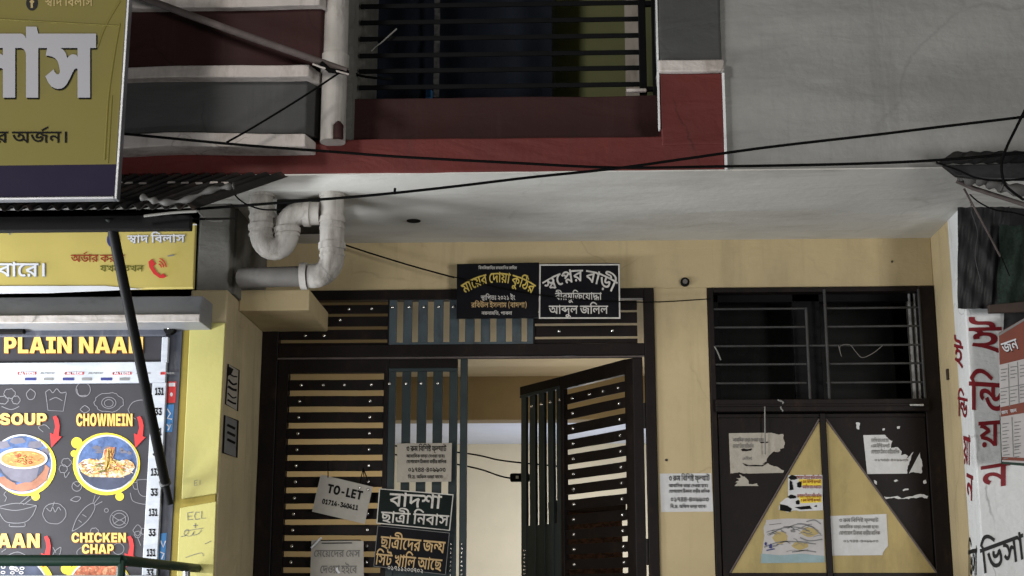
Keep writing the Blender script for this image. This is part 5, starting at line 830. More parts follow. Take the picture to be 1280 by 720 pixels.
# ------------------------------------------------------------------ shop door with barred fanlight
SD = empty('shop_door', ((X2 + XR) / 2, 0, ZF))
tag(SD, 'dark steel folding shop door with yellow triangles under a barred fanlight', 'door')
YD = -.015
def dx(px, py=600): return PXX(px, py, YD)
def dz(py, px=1030): return PZ(px, py, YD)
xd0, xd1 = X2 + .002, XR - .004
zr1, zr0 = dz(499.5), dz(515)
f = MB()
f.box(xd0, dx(899), YD, YD + .08, ZF, GT - .004); f.box(dx(1163), xd1, YD, YD + .08, ZF, GT - .004)
f.box(dx(899), dx(1163), YD + .002, YD + .08, dz(364.5), GT - .004)
f.build('frame', 'brown', SD, bevel=.004)
f = MB().box(dx(897), dx(1166), YD - .03, YD + .07, zr0, zr1); f.box(dx(897), dx(1166), YD - .036, YD - .02, dz(509), dz(505.5)); f.build('middle_rail', 'brown', SD, bevel=.004)
m_ = MB().box(dx(1140), dx(1158), YD - .05, YD - .03, dz(509.5), dz(507)); m_.build('bolt', 'stud', SD, bevel=.002)
yr = YD + .01
for py in (385.5, 408.5, 432, 455, 478.5):
    z = PZ(1030, py, yr)
    MB().tube([(PXX(891, py, yr), yr, z), (PXX(1008 if py not in (432,) else 1034, py, yr), yr, z)], .0065, 8).build('rod', 'iron', SD)
    MB().tube([(PXX(1033, py, yr), yr, z), (PXX(1162, py, yr), yr, z + .002)], .0065, 8).build('rod', 'iron', SD)
for px, ya_, yb_ in ((1010, 385, 503), (1034, 362, 503), (1153, 362, 500)):
    MB().tube([(PXX(px, 440, yr - .008), yr - .008, PZ(px, yb_, yr)), (PXX(px, 440, yr - .008), yr - .008, PZ(px, ya_, yr))], .0085, 8).build('rod', 'iron', SD)
wz = MB().tube([tuple(P(x, y, yr - .015)) for x, y in curve([(1048, 432), (1052, 446), (1050, 433), (1062, 431), (1070, 440), (1078, 447), (1092, 441), (1103, 432)])], .0022, 6); wz.build('bent_wire', 'pvcdark', SD)
wz = MB().tube([tuple(P(x, y, yr - .01)) for x, y in curve([(893, 433), (897, 440), (901, 450)])], .004, 6); wz.build('bent_wire', 'wirew', SD)
wz = MB().tube([tuple(P(x, y, yr - .04)) for x, y in curve([(972, 500), (979, 503), (976, 509), (979, 514)])], .005, 6); wz.build('bent_wire', 'wirew', SD)
m_ = MB()
m_.box(dx(899), dx(908), .10, .15, zr1, GT - .01); m_.box(dx(1004), dx(1040), .10, .15, zr1, GT - .01); m_.box(dx(899), dx(1163), .10, .15, dz(372), GT - .01)
m_.build('sash', 'black', SD, bevel=.004)
m_ = MB().box(dx(900), dx(1150), .40, .41, zr1 - .3, ZC - .3); m_.build('pane', 'glass', SD)
cu = MB(); n = 14
x0c, x1c = PXX(1136, 440, .1), PXX(1160, 440, .1)
cv = [(x0c + (x1c - x0c) * i / n, .10 + .018 * math.sin(i * 1.7)) for i in range(n + 1)]
cu.add([(x, y, zr1) for x, y in cv] + [(x, y, GT - .02) for x, y in cv], [(i, i + 1, n + 2 + i, n + 1 + i) for i in range(n)], True)
cu.build('curtain', 'curtain', SD)
# leaves
zd1 = dz(517); zd0 = ZF + .02
def dleaf(xa, xb, apex, foot, lab):
    f = MB().box(xa, xb, YD + .012, YD + .03, zd0, zd1)
    Lf = f.build('door_leaf', 'brown', SD, bevel=.003); tag(Lf, lab)
    z0 = dz(716)
    t = MB().hexa([(apex, YD + .011, zd1 - .03), (apex, YD + .011, z0), (foot, YD + .011, z0)], (0, -.004, 0))
    t.build('triangle_panel', 'doorpanel', Lf)
    e = MB()
    e.tube([(apex, YD + .006, zd1 - .03), (foot, YD + .006, z0)], .006, 6); e.build('panel_edge', 'bamboo', Lf)
    r = MB().box(min(apex, foot), max(apex, foot), YD + .002, YD + .012, dz(722), z0); r.box(xa, xb, YD + .002, YD + .012, zd1 - .02, zd1)
    r.build('panel_rail', 'brown', Lf, bevel=.002)
dleaf(dx(900), dx(1029.5), dx(1028), dx(909), 'left door leaf with a torn notice and colour posters')
dleaf(dx(1034), dx(1162), dx(1036.5), dx(1164), 'right door leaf with a torn notice and a white notice')
m_ = MB().box(dx(1028.5), dx(1035.5), YD - .012, YD + .012, zd0, zd1); m_.build('centre_bar', 'brown', SD, bevel=.003)
m_ = MB().tube([tuple(P(956, 508, YD - .03)), tuple(P(956.5, 568, YD - .02))], .004, 6); m_.build('hanging_wire', 'wirew', SD)

# papers pasted on the shop door
YO = YD - .001
mp = on(YD + .010)
def sheet(name, pts, label, cat, m='paper', Y=YD + .010, ink=None, group=None, th=.0015):
    f = MB().hexa([P(x, y, Y) for x, y in (torn(pts, seed=len(pts)) if len(pts) != 4 or 'scrap' in name else pts)], (0, -th, 0))
    c = P(sum(p[0] for p in pts) / len(pts), max(p[1] for p in pts), Y)
    e = empty(name, c); tag(e, label, cat, group)
    f.build('sheet', m, e)
    return e
E_ = sheet('notice', [(911, 541.5), (956, 541), (979, 542.5), (980, 560), (975, 561), (975, 564), (966, 565), (961, 570), (958, 577), (953, 580), (960, 579), (968, 583), (980, 588), (979, 591), (935, 592), (913, 592)], 'torn yellowed notice with its right side ripped away, on the left door leaf', 'notice', 'paperold', group='papers pasted on the shop door')
k = MB(); mo = on(YD + .008)
put(k, 'abas', 916, 552, 4.2, mo, width=39); put(k, 'jog', 916, 560, 4.5, mo, width=26); put(k, 'room', 928, 575, 3.4, mo, width=12)
k.build('lettering', 'greyink', E_)
k = MB(); flat(k, [(926, 562), (929, 560.5), (934, 561.5), (940, 560.5), (939, 563), (933, 564), (928, 564)], mo, .002)
flat(k, [(927.5, 578.5), (936, 581.5), (944, 581), (952, 581.5), (960, 578.5), (953, 583), (940, 582.8), (932, 582.5)], mo, .002)
flat(k, [(950, 552.5), (960, 552), (960, 553.5), (951, 553.8)], mo, .002)
k.build('tear', 'brown', E_)
e2 = sheet('paper_scrap', [(924, 593), (931, 596), (935, 600), (936, 605), (946, 604), (948, 607.5), (918, 607.5), (922, 603.5), (919, 603), (924, 600), (920, 598), (926, 597)], 'tattered remains of a paper stuck just under the yellowed notice', 'paper scrap', 'paperold', group='papers pasted on the shop door')
E_ = sheet('notice', [(1079, 544), (1106, 543.5), (1110, 548), (1116, 551), (1114, 560), (1122, 559), (1127, 564), (1126, 569), (1132, 568), (1135, 570), (1131, 578), (1137, 570), (1140, 566), (1142, 565), (1137, 577), (1134, 592), (1084, 592.5)], 'white notice with its upper right corner torn off in jags, on the right door leaf', 'notice', 'paper', group='papers pasted on the shop door')
k = MB(); put(k, 'abas', 1089, 552.5, 4.2, mo, width=22); put(k, 'room', 1089, 559.5, 4, mo, width=23); put(k, 'jog', 1089, 567, 4.4, mo, width=35); put(k, 'num2', 1093, 576.5, 3, mo, width=42); k.build('lettering', 'greyink', E_)
e2 = sheet('paper_scrap', [(1136, 592), (1150, 565.5), (1152.5, 579), (1152, 591.5)], 'narrow triangular paper remnant standing beside the jagged white notice', 'paper scrap', group='papers pasted on the shop door')
e2 = sheet('paper_scrap', [(1105, 620.5), (1113, 621.5), (1122, 620), (1126, 622.5), (1132, 621.5), (1140, 620.5), (1148, 618), (1160, 620), (1159, 623), (1148, 622), (1136, 624), (1120, 623), (1107, 624)], 'thin strip of white paper left glued low on the right door leaf', 'paper scrap', group='papers pasted on the shop door')
for i, (pts, lab) in enumerate((([(1117, 601), (1121, 599.5), (1123, 601), (1119, 602.5)], 'small white glued fleck directly under the jagged notice'),
      ([(1128, 612.5), (1135, 610.5), (1136, 612), (1129, 614)], 'slanted white fleck just above the glued strip'),
      ([(1070, 528), (1075, 529), (1074, 537), (1071, 536)], 'white scrap near the top of the right door leaf, left of two dots'),
      ([(1103, 536), (1106, 535.5), (1105.5, 538), (1103, 538)], 'left one of two tiny white dots near the top of the right door leaf'),
      ([(1121, 533.5), (1125, 533), (1124.5, 536), (1121.5, 536)], 'right one of two tiny white dots near the top of the right door leaf'),
      ([(1154, 601), (1157.5, 600), (1158, 604), (1154.5, 604.5)], 'small white fleck under the triangular paper remnant'),
      ([(1092, 600), (1096, 602), (1096, 606), (1093, 604)], 'white fleck beside the slope of the right yellow triangle'))):
    sheet('paper_scrap', pts, lab, 'paper scrap', group='papers pasted on the shop door')
# colour handbill and faded poster on the left triangle, white notice on the right
E_ = sheet('handbill', [(985, 594), (1028, 593.5), (1028.5, 638), (1000, 639), (985, 640.5), (973, 637), (975, 628), (985, 622)], 'small yellow and red printed handbill on the left yellow triangle', 'handbill', 'paper', Y=YD + .006, group='papers pasted on the shop door')
mh = on(YD + .004)
k = MB(); flat(k, [(999, 599), (1027, 599), (1027, 607), (999, 607)], mh, 0); flat(k, [(998, 620), (1027, 620), (1027, 628), (1001, 629)], mh, 0); k.build('yellow_print', 'myellow', E_)
k = MB(); put(k, 'jog', 994, 599, 4, mh, width=33, off=.002); put(k, 'room', 1001, 604, 3.4, mh, width=25, off=.002); put(k, 'abas', 1003, 610.5, 3.8, mh, width=24, off=.002); put(k, 'jog', 996, 622, 4, mh, width=31, off=.002); put(k, 'room', 1001, 627, 3.4, mh, width=25, off=.002); k.build('red_lettering', 'dkred', E_)
k = MB(); flat(k, ell(991, 597, 5, 3.2, 12, wob=.15), mh, .002); flat(k, [(987, 600), (990, 602), (992, 612), (987, 613)], mh, .002); flat(k, ell(999, 606, 3, 4, 10, wob=.2), mh, .002)
flat(k, ell(990, 621, 5, 2.6, 12, wob=.2), mh, .002); flat(k, ell(997, 628, 2.6, 3, 10, wob=.2), mh, .002); flat(k, [(975, 630), (984, 632), (990, 636), (988, 640), (975, 638)], mh, .002); flat(k, [(993, 634), (1012, 632), (1015, 636), (1001, 637)], mh, .002); flat(k, [(1017, 633), (1021, 631), (1021, 634)], mh, .002); k.build('black_print', 'ink', E_)
E_ = sheet('poster', [(957, 650), (985, 648), (1029, 649), (1031, 703), (951, 704), (955, 672)], 'large faded poster of pale swirls on the left yellow triangle', 'poster', 'pink', Y=YD + .006, group='papers pasted on the shop door')
k = MB(); flat(k, [(951.5, 692), (975, 694), (1002, 692), (1031, 695), (1031, 703), (951, 704)], mh, 0); k.build('blue_print', 'skyprint', E_)
k = MB(); flat(k, ell(975, 672, 9, 8, 18, wob=.1), mh, 0); flat(k, ell(1012, 665, 11, 6, 18, wob=.12), mh, 0); flat(k, ell(1000, 682, 10, 5, 18, wob=.1), mh, 0); k.build('ochre_print', 'doorpanel', E_)
k = MB()
for pts in ([(962, 668), (978, 660), (995, 659), (1012, 664)], [(984, 660), (998, 655), (1014, 658), (1026, 668)], [(955, 684), (972, 678), (992, 677), (1020, 680)], [(1008, 652), (1018, 650), (1026, 655)], [(990, 690), (1005, 688), (1020, 690)], [(1000, 672), (1012, 676), (1028, 674)]):
    stroke(k, curve(pts), 1.5, mh, .002)
rnd = random.Random(5)
for i in range(26):
    x, y = rnd.uniform(960, 1024), rnd.uniform(654, 690); d_ = rnd.uniform(3, 9)
    stroke(k, curve([(x - d_, y + rnd.uniform(-2, 2)), (x, y - rnd.uniform(0, 2)), (x + d_ * .7 if x + d_ < 1028 else 1028, y + rnd.uniform(-3, 3))], 3), rnd.uniform(.4, 1.1), mh, .002)
flat(k, ell(991, 664, 3, 1.6, 10, wob=.2), mh, .002); k.build('grey_print', 'greyprint', E_)
k = MB(); flat(k, ell(963, 683, 2, 3, 10, wob=.3), mh, .003); flat(k, ell(957, 680, 1.4, 2.4, 10, wob=.3), mh, .003); stroke(k, [(958, 688), (968, 686)], 1.3, mh, .003); k.build('navy_print', 'navy', E_)
E_ = sheet('notice', [(1037.5, 645), (1108, 642.5), (1110, 682), (1105, 688.5), (1103, 694), (1039.5, 694.5)], 'clean white printed notice on the right yellow triangle', 'notice', 'paper', Y=YD + .006, group='papers pasted on the shop door')
k = MB(); put(k, 'room', 1049, 652.5, 4.4, mh, width=49); put(k, 'abas', 1049, 660.5, 3.8, mh, width=49); put(k, 'jog', 1049, 668.5, 4.4, mh, width=51); put(k, 'num2', 1054, 678, 3.2, mh, width=44); k.build('lettering', 'greyink', E_)
# notice on the pillar
E_ = sheet('notice', [(824.5, 592), (889, 591.5), (891.5, 639.5), (826.5, 640)], 'white rental notice pasted on the cream pillar between gate and shop door', 'notice', 'paper', Y=-.0005, group='rental notices with the same printed text')
def rent(E, mp, x, y, w, sl=0.0):
    k = MB()
    put(k, 'room', x, y + 9, 6.4, mp, width=w, slope=sl); put(k, 'abas', x, y + 17, 3.8, mp, width=w - 2, slope=sl); put(k, 'jog', x, y + 24, 3.8, mp, width=w, slope=sl)
    put(k, 'num2', x + 2, y + 35, 5.6, mp, width=w - 3, slope=sl); put(k, 'bd', x + 2, y + 43, 3.8, mp, width=w - 6, slope=sl)
    k.build('lettering', 'ink', E)
rent(E_, on(-.002), 836, 592, 51)

# ------------------------------------------------------------------ boards and papers on the gate
def board(name, pts, label, cat, m, Y, th=.008, group=None, border=None, bw=1.6):
    f = MB().hexa([P(x, y, Y) for x, y in pts], (0, -th, 0))
    c = P(sum(p[0] for p in pts) / 4, max(p[1] for p in pts), Y)
    e = empty(name, c); tag(e, label, cat, group); f.build('panel', m, e, bevel=.001)
    if border:
        k = MB(); cx_ = sum(p[0] for p in pts) / 4; cy_ = sum(p[1] for p in pts) / 4
        n_ = len(pts); ins = []
        for x, y in pts:
            dx_, dy_ = cx_ - x, cy_ - y; ins.append((x + math.copysign(bw, dx_), y + math.copysign(bw, dy_)))
        for i in range(n_):
            a, b, c_, d_ = pts[i], pts[(i + 1) % n_], ins[(i + 1) % n_], ins[i]
            k.hexa([P(*q, Y - th) for q in (a, b, c_, d_)], (0, -.003, 0))
        k.build('border', border, e)
    return e, on(Y - th)
YN = YG - .05
e, mp = board('name_board', [(571.5, 331), (674, 329), (672.5, 398), (571, 399)], 'black house name board with a golden arched line of writing', 'sign', 'signblack', YN, .02, 'house name boards over the gate')
k = MB(); put_arc(k, 'mayer', 581, 665, 367.5, 12.0, 14.5, mp); k.build('gold_lettering', 'gold', e)
k = MB(); put(k, 'bism', 598, 336.5, 3.2, mp, width=48); put(k, 'sthapit', 601, 375.2, 5.6, mp, width=43, slope=-.01); k.build('white_lettering', 'offwhite', e)
k = MB(); put(k, 'rabi', 589, 384.3, 6, mp, width=70); k.build('dull_gold_lettering', 'orange', e)
k = MB(); put(k, 'addr', 602, 393.4, 3.8, mp, width=38); k.build('small_lettering', 'offwhite', e)
e, mp = board('name_board', [(674.3, 330.5), (774.5, 330), (775.5, 398.5), (673.5, 398.5)], 'black house name board with white border and white arched writing', 'sign', 'signblack', YN, .022, 'house name boards over the gate', 'offwhite', 1.7)
k = MB(); put_arc(k, 'swap', 684, 766, 366, 14.5, 14.5, mp); put(k, 'bir', 694, 374.8, 8.6, mp, width=58); put(k, 'abdul', 686, 392.3, 10.2, mp, width=74); k.build('lettering', 'offwhite', e)
YT = YG - .012
e, mp = board('rental_notice', [(496.5, 554.3), (565, 553.7), (564, 602), (496, 603)], 'grey paper rental notice fixed over the upright bars of the closed leaf', 'notice', 'paperold', YT, .002, 'rental notices with the same printed text')
rent(e, mp, 508, 555, 50)
e, mp = board('to_let_sign', [(401, 593), (466, 608.5), (456, 655), (390, 639.5)], 'tilted pale card with black English letters hanging on the brown slats', 'sign', 'cardboard', YT - .012, .003, 'rental signs hung on the closed leaf')
k = MB(); put(k, 'tolet', 408, 615.8, 11.5, mp, width=45, slope=.215, latin=True); put(k, 'num3', 402, 629.5, 6.4, mp, width=46, slope=.19, latin=True); k.build('lettering', 'ink', e)
k = MB()
for a, b in (((410, 577), (410, 597)), ((454, 585), (450, 604)), ((454, 585), (462, 607)), ((454, 585), (455, 596))): k.tube([tuple(P(*a, YT - .016)), tuple(P(*b, YT - .016))], .003, 6)
k.build('hanging_string', 'cable', e)
k = MB()
for a in ((450, 610), (460, 612)): k.dome(P(*a, YT - .0155), .009)
k.build('fixing_stud', 'stud', e)
e, mp = board('hostel_board', [(474, 610.5), (567, 618), (562.5, 663.5), (470.5, 654.5)], 'tilted black green board with white border and two lines of white writing', 'sign', 'signgreen', YT - .004, .006, 'rental signs hung on the closed leaf', 'offwhite', 1.2)
k = MB(); put(k, 'badsha', 486, 632.5, 16.2, mp, width=65, slope=.055, lean=.04); put(k, 'chhatri', 475.5, 652.5, 13.2, mp, width=85, slope=.058, lean=.04); k.build('lettering', 'offwhite', e)
e, mp = board('vacancy_board', [(472, 657), (562, 666), (557, 718.5), (467, 708)], 'tilted black board with faded orange writing below the white lettered board', 'sign', 'signblack', YT - .003, .006, 'rental signs hung on the closed leaf', 'greyprint', .6)
k = MB(); put(k, 'chhd', 474.5, 684.5, 14.5, mp, width=81, slope=.09, lean=.04); put(k, 'seat', 468.5, 705.5, 14, mp, width=83, slope=.095, lean=.04); k.build('orange_lettering', 'orange', e)
k = MB(); put(k, 'num1', 484, 712, 5.4, mp, width=45, slope=.10); k.build('number_lettering', 'offwhite', e)
e, mp = board('vacancy_card', [(389.5, 675), (454.5, 676), (455, 740), (387, 740)], 'worn beige card with faint grey writing tied low on the brown slats', 'sign', 'cardboard', YT - .006, .004, 'rental signs hung on the closed leaf')
k = MB(); put(k, 'mes', 392, 696, 8.5, mp, width=58); put(k, 'deoa', 400, 716.5, 9.5, mp, width=46); k.build('lettering', 'greyink', e)
k = MB(); k.tube([tuple(P(389, 685, YT - .02)), tuple(P(398.5, 675, YT - .02)), tuple(P(402, 672, YT - .02))], .006, 6); k.build('tie', 'white', e)
k = MB(); flat(k, [(419.5, 710), (422, 709), (423, 713), (425.5, 716), (423, 717), (420, 713.5)], mp, .005); k.build('chipped_spot', 'white', e)
k = MB(); k.tube([tuple(P(401, 675.5, YT - .014)), tuple(P(451, 675, YT - .014))], .0025, 6); k.tube([tuple(P(402, 679, YT - .014)), tuple(P(440, 678.6, YT - .014))], .0025, 6); k.build('fold', 'ink', e)

# stickers on the left side wall
def onl(px, py, o=0.0): return onX(px, py, XL + o)
for pts, m, lab, lines in (([(285.5, 455), (299, 463), (297, 514), (282, 505)], 'paperold', 'black and grey sticker high on the left side wall of the entrance', True), ([(281, 519), (297.5, 526), (296, 572), (279, 566)], 'greyprint', 'dark grey sticker below the striped sticker on the left side wall', False)):
    pw_ = [onl(*p, .001) for p in pts]
    e = empty('wall_sticker', pw_[2]); tag(e, lab, 'sticker', 'stickers on the left side wall')
    MB().hexa(pw_, (.0015, 0, 0)).build('sheet', m, e)
    k = MB()
    if lines:
        stroke(k, pts, 1.6, onl, .004, True)
        for i in range(5):
            y = 466 + i * 8.4; stroke(k, curve([(286 - i * .4, y), (291, y + 4 + (i % 2) * 2), (296.5 - i * .3, y + 5)], 3), 1.6 + (i % 3) * .7, onl, .004)
        flat(k, [(286, 458), (292, 461.5), (289, 468), (285, 470)], onl, .0045)
    else:
        stroke(k, pts, 2.2, onl, .004, True)
        for i in range(3): stroke(k, [(284, 531 + i * 9), (294, 536 + i * 9)], 3.2, onl, .004)
    k.build('printing', 'ink', e)

# ------------------------------------------------------------------ right hand pillar with painted letters
PL = empty('painted_pillar', (XR + .2, YP + .1, .14))
tag(PL, 'whitewashed pillar on the right painted with red and black Bengali letters', 'pillar')
xp1 = PXX(1262, 600, YP)
m_ = MB().box(XR - .003, xp1 + .25, YP, YPC - .001, .14, ZC - .002); m_.build('shaft', 'wplaster', PL, bevel=.008)
onp = on(YP)
def onr(px, py, o=0.0): return onX(px, py, XR - .003 - o)
def glyph(mb, key, box, mp, lean=0.0, slope=0.0, off=.003):
    x0, y0, x1, y1 = box; vs, fs, w_ = text_mesh(key)
    us = [v.x for v in vs]; vv = [v.y for v in vs]; ua, ub, va, vb = min(us), max(us), min(vv), max(vv)
    def warp(u, v):
        a = (u - ua) / (ub - ua); b = (v - va) / (vb - va)
        return mp(x0 + (x1 - x0) * a + lean * b, y1 - (y1 - y0) * b + slope * a, off)
    text(mb, key, warp)
k = MB()
glyph(k, 'i', (1211, 396, 1252, 442), onp, slope=-1); glyph(k, 'ndi', (1211, 460, 1258, 512), onp, slope=3); glyph(k, 'ya', (1223, 524, 1262, 560), onp, slope=-3); glyph(k, 'n', (1226, 583, 1263, 612), onp, slope=-6)
glyph(k, 'i', (1192.5, 418, 1203.5, 458), onr, slope=3); glyph(k, 'ndi', (1197, 484, 1209, 520), onr, slope=3); glyph(k, 'ya', (1204, 541, 1212.5, 580), onr, slope=3); glyph(k, 'n', (1208, 591, 1216, 623), onr, slope=4)
k.build('red_letters', 'grred', PL)
k = MB(); glyph(k, 'visa', (1228, 672, 1282, 718), onp, lean=-5, slope=-20); glyph(k, 'visa', (1210, 672, 1221, 722), onr, slope=-3); k.build('black_letters', 'grblack', PL)

# neighbouring stall beyond the pillar
ST = empty('market_stall', (PXX(1260, 300, -1.0), -1.0, .14))
tag(ST, 'makeshift dark stall roof of tin, rolled tarpaulin and netting right of the pillar', 'stall')
ys = YF - .05
r = MB(); n = 60; xa, xb = PXX(1176, 205, ys), PXX(1500, 205, ys)
zt_ = PZ(1200, 205, ys)
vs = []
for i in range(n + 1):
    x = xa + (xb - xa) * i / n; o = .004 * math.sin(i * 1.9)
    vs += [(x, ys - .22, zt_ - .01 + o), (x, ys + .12, zt_ + .03 + o)]
r.add(vs, [(2 * i, 2 * i + 2, 2 * i + 3, 2 * i + 1) for i in range(n)]); r.build('tin_roof', 'darksheet', ST)
m_ = MB().hexa([P(1178, 206, ys - .16), P(1230, 205, ys - .16), P(1330, 200, ys - .16), P(1330, 225, ys - .16), P(1240, 224, ys - .16), P(1196, 220, ys - .16)], (0, .03, 0)); m_.build('fascia_board', 'darksheet', ST, bevel=.006)
pts = curve([(1203, 219), (1212, 224), (1228, 225), (1245, 231), (1264, 236), (1300, 243)])
t = MB().tube([tuple(P(x, y, ys - .1 + .01 * math.sin(i))) for i, (x, y) in enumerate(pts)], [.025 + .008 * math.sin(i * 1.3) for i in range(len(pts))], 12); t.build('tarp_roll', 'tarp', ST)
t = MB().tube([tuple(P(1196, 226, ys)), tuple(P(1216, 235, ys)), tuple(P(1300, 262, ys))], .011, 10); t.build('pole', 'bamboo', ST)
t = MB().tube([tuple(P(1205, 236, ys + .1)), tuple(P(1236, 293, ys + .3)), tuple(P(1250, 320, ys + .4))], .005, 8); t.build('brace', 'bamboo', ST)
def cloth(name, m, x0, y0, x1, y1, Y, amp=.02, nx=18, nz=14, seed=1):
    rnd = random.Random(seed); q = MB(); vs = []
    for j in range(nz + 1):
        for i in range(nx + 1):
            p = P(x0 + (x1 - x0) * i / nx, y0 + (y1 - y0) * j / nz, Y)
            p = Vector((p.x, Y + amp * math.sin(i * 1.1 + j * .35 + seed) + amp * .6 * math.sin(j * .9 - i * .5) + rnd.uniform(-.2, .2) * amp, p.z)); vs.append(p)
    q.add(vs, [(j * (nx + 1) + i, j * (nx + 1) + i + 1, (j + 1) * (nx + 1) + i + 1, (j + 1) * (nx + 1) + i) for j in range(nz) for i in range(nx)], True)
    return q.build(name, m, ST)
cloth('side_sheet', 'darksheet', 1197, 236, 1262, 386, YP - .06, .005, nx=30, nz=26)
cloth('net', 'net', 1248, 282, 1330, 388, YP - .12, .02, seed=4)
cloth('back_sheet', 'darksheet', 1255, 215, 1460, 420, YP - .03, .02, seed=9)
m_ = MB().hexa([P(1236, 381, YP - .16), P(1300, 375, YP - .16), P(1300, 389, YP - .16), P(1237, 391, YP - .16)], (0, .03, 0)); m_.build('plank', 'plank', ST, bevel=.003)
cloth('lower_sheet', 'net', 1256, 400, 1400, 800, YP + .02, .012, seed=6)
# red poster hung in front of the stall
YR = YP - .22
e = empty('hanging_poster', P(1266, 582, YR)); tag(e, 'red and white printed poster hung beside the painted pillar', 'poster')
pts = [(1248, 417), (1290, 392), (1296, 584), (1252, 578.5)]
MB().hexa([P(*p, YR) for p in pts], (0, -.006, 0)).build('panel', 'pink', e)
mr = on(YR - .006)
k = MB(); flat(k, [(1248.5, 416), (1290, 392), (1291, 446), (1249.5, 456)], mr, .001); flat(k, [(1250.5, 509), (1293, 500), (1293, 514), (1251, 521)], mr, .001); flat(k, [(1252, 571), (1295, 573), (1295, 577), (1252, 575)], mr, .001); k.build('red_print', 'postred', e)
k = MB(); flat(k, [(1248, 417), (1290, 392), (1290, 395), (1248, 420.5)], mr, .002)
for a, b in (((1260.5, 455), (1262, 508)), ((1272, 452), (1274, 505)), ((1265, 521), (1267, 571)), ((1250.5, 486), (1292, 478))): stroke(k, [a, b], 1.0, mr, .002)
for x, y in ((1251, 462), (1263, 459), (1275, 457), (1251, 490), (1263, 488), (1275, 484), (1253, 530), (1268, 528), (1253, 548), (1268, 546), (1254, 560), (1268, 558)):
    for j in range(4): stroke(k, [(x, y + j * 4.5), (x + 8 - (j % 2) * 2, y + j * 4.5 - 1)], 1.2, mr, .002)
k.build('grey_print', 'greyprint', e)
k = MB(); stroke(k, [(1250, 519), (1252, 580)], 1, mr, .002); flat(k, [(1252, 577), (1296, 580), (1296, 584), (1252, 580)], mr, .002); k.build('green_print', 'rgreen', e)
k = MB(); put(k, 'jon', 1255, 442, 13, mr, width=20, slope=-.35, off=.004); put(k, 'jon', 1252, 518, 4, mr, width=8, slope=-.15, off=.004); put(k, 'jon', 1263, 516, 4, mr, width=8, slope=-.15, off=.004); k.build('white_lettering', 'white', e)
k = MB(); put(k, 'jon', 1256, 443, 13, mr, width=20, slope=-.35, off=.0025); k.build('lettering_shadow', 'ink', e)

# ------------------------------------------------------------------ restaurant front on the left
SH = empty('restaurant_front', (P(100, 600, YL).x, YL, .14))
tag(SH, 'small restaurant front with grey shutter hood, slate guide and yellow painted side pier', 'shop')
yq = YL - .03
x0s = PXX(-220, 500, YL)
# yellow pier
xa, xb = P(225, 500, YL).x, XL - .012
zA = PZ(260, 404, yq)
m_ = MB().box(xa, xb, YL - .014, YL + .02, .14, zA); m_.build('pier', 'ochre', SH, bevel=.003)
m_ = MB()
m_.hexa([P(x, y, YL - .014) for x, y in ((238, 404.5), (282.5, 403.5), (271.5, 617), (227.5, 624))], (0, -.012, 0))
m_.hexa([P(x, y, YL - .014) for x, y in ((225.5, 635), (271, 627), (267.5, 722), (221.5, 722))], (0, -.012, 0))
m_.build('pier_panel', 'yellow', SH, bevel=.004)
mpy = on(YL - .026)
k = MB()
def hand(pl, w=.8):
    for p in pl: stroke(k, p, w, mpy, .002)
hand([[(241, 640), (234.5, 641), (234.8, 650), (241, 649)], [(234.6, 645.5), (239.5, 645)], [(249, 640.5), (245, 640), (243, 645), (244.5, 649.5), (249.5, 648.5)], [(252, 639), (251.8, 648), (257, 647.5)],
      [(244, 654), (244, 660)], [(241.5, 657), (247, 656.6)]], 1.0)
hand([curve([(226, 671), (232, 669), (236, 664), (233, 662), (230, 668), (238, 670), (243, 664), (241, 669), (248, 667), (252, 662)], 4), [(230, 664), (254, 660)], [(247, 600), (243, 601), (243, 607), (247, 606)], [(243, 604), (246, 603.5)], [(250, 600), (250, 606)], curve([(232, 697), (240, 694), (252, 691), (254, 695)], 4), [(256, 680), (264, 676)]], .7)
k.build('pencil_scribble', 'greyink', SH)
# wall above, mostly behind the signs
m_ = MB().box(x0s, P(246, 330, YL).x - .002, YL + .10, YL + .2, PZ(100, 420, YL), ZC); m_.build('shop_wall', 'cement', SH)
m_ = MB().box(x0s - 3, xe - .002, YL + .10, YL + .2, .14, ZC); m_.build('back_wall', 'cement', SH)
m_ = MB().box(x0s - 3, PXX(196, 722, YL), YL - .10, YL + .08, .14, PZ(80, 727, YL - .1)); m_.build('counter', 'jamb', SH, bevel=.01)
m_ = MB().box(x0s - 3, PXX(196, 722, YL) + .02, YL - .14, YL + .08, PZ(80, 727, YL - .1) + .001, PZ(80, 727, YL - .1) + .03) ; m_.build('counter_top', 'greymetal', SH, bevel=.006)
# shutter hood
yh = YL - .28
z1, z0 = PZ(120, 367, yh), PZ(120, 401, yh); zz = PZ(120, 394, yh)
xh = PXX(249, 380, yh)
m_ = MB().hexa([(x0s - .4, yh, zz), (x0s - .4, yh + .07, z1), (x0s - .4, YL - .015, z1), (x0s - .4, YL - .015, z0), (x0s - .4, yh, z0)], (xh - x0s + .4, 0, 0)); m_.build('shutter_hood', 'greymetal', SH, bevel=.005)
m_ = MB().box(x0s - .4, xh + .008, yh - .012, yh, z0 - .01, zz); m_.build('hood_lip', 'ledge', SH, bevel=.003)
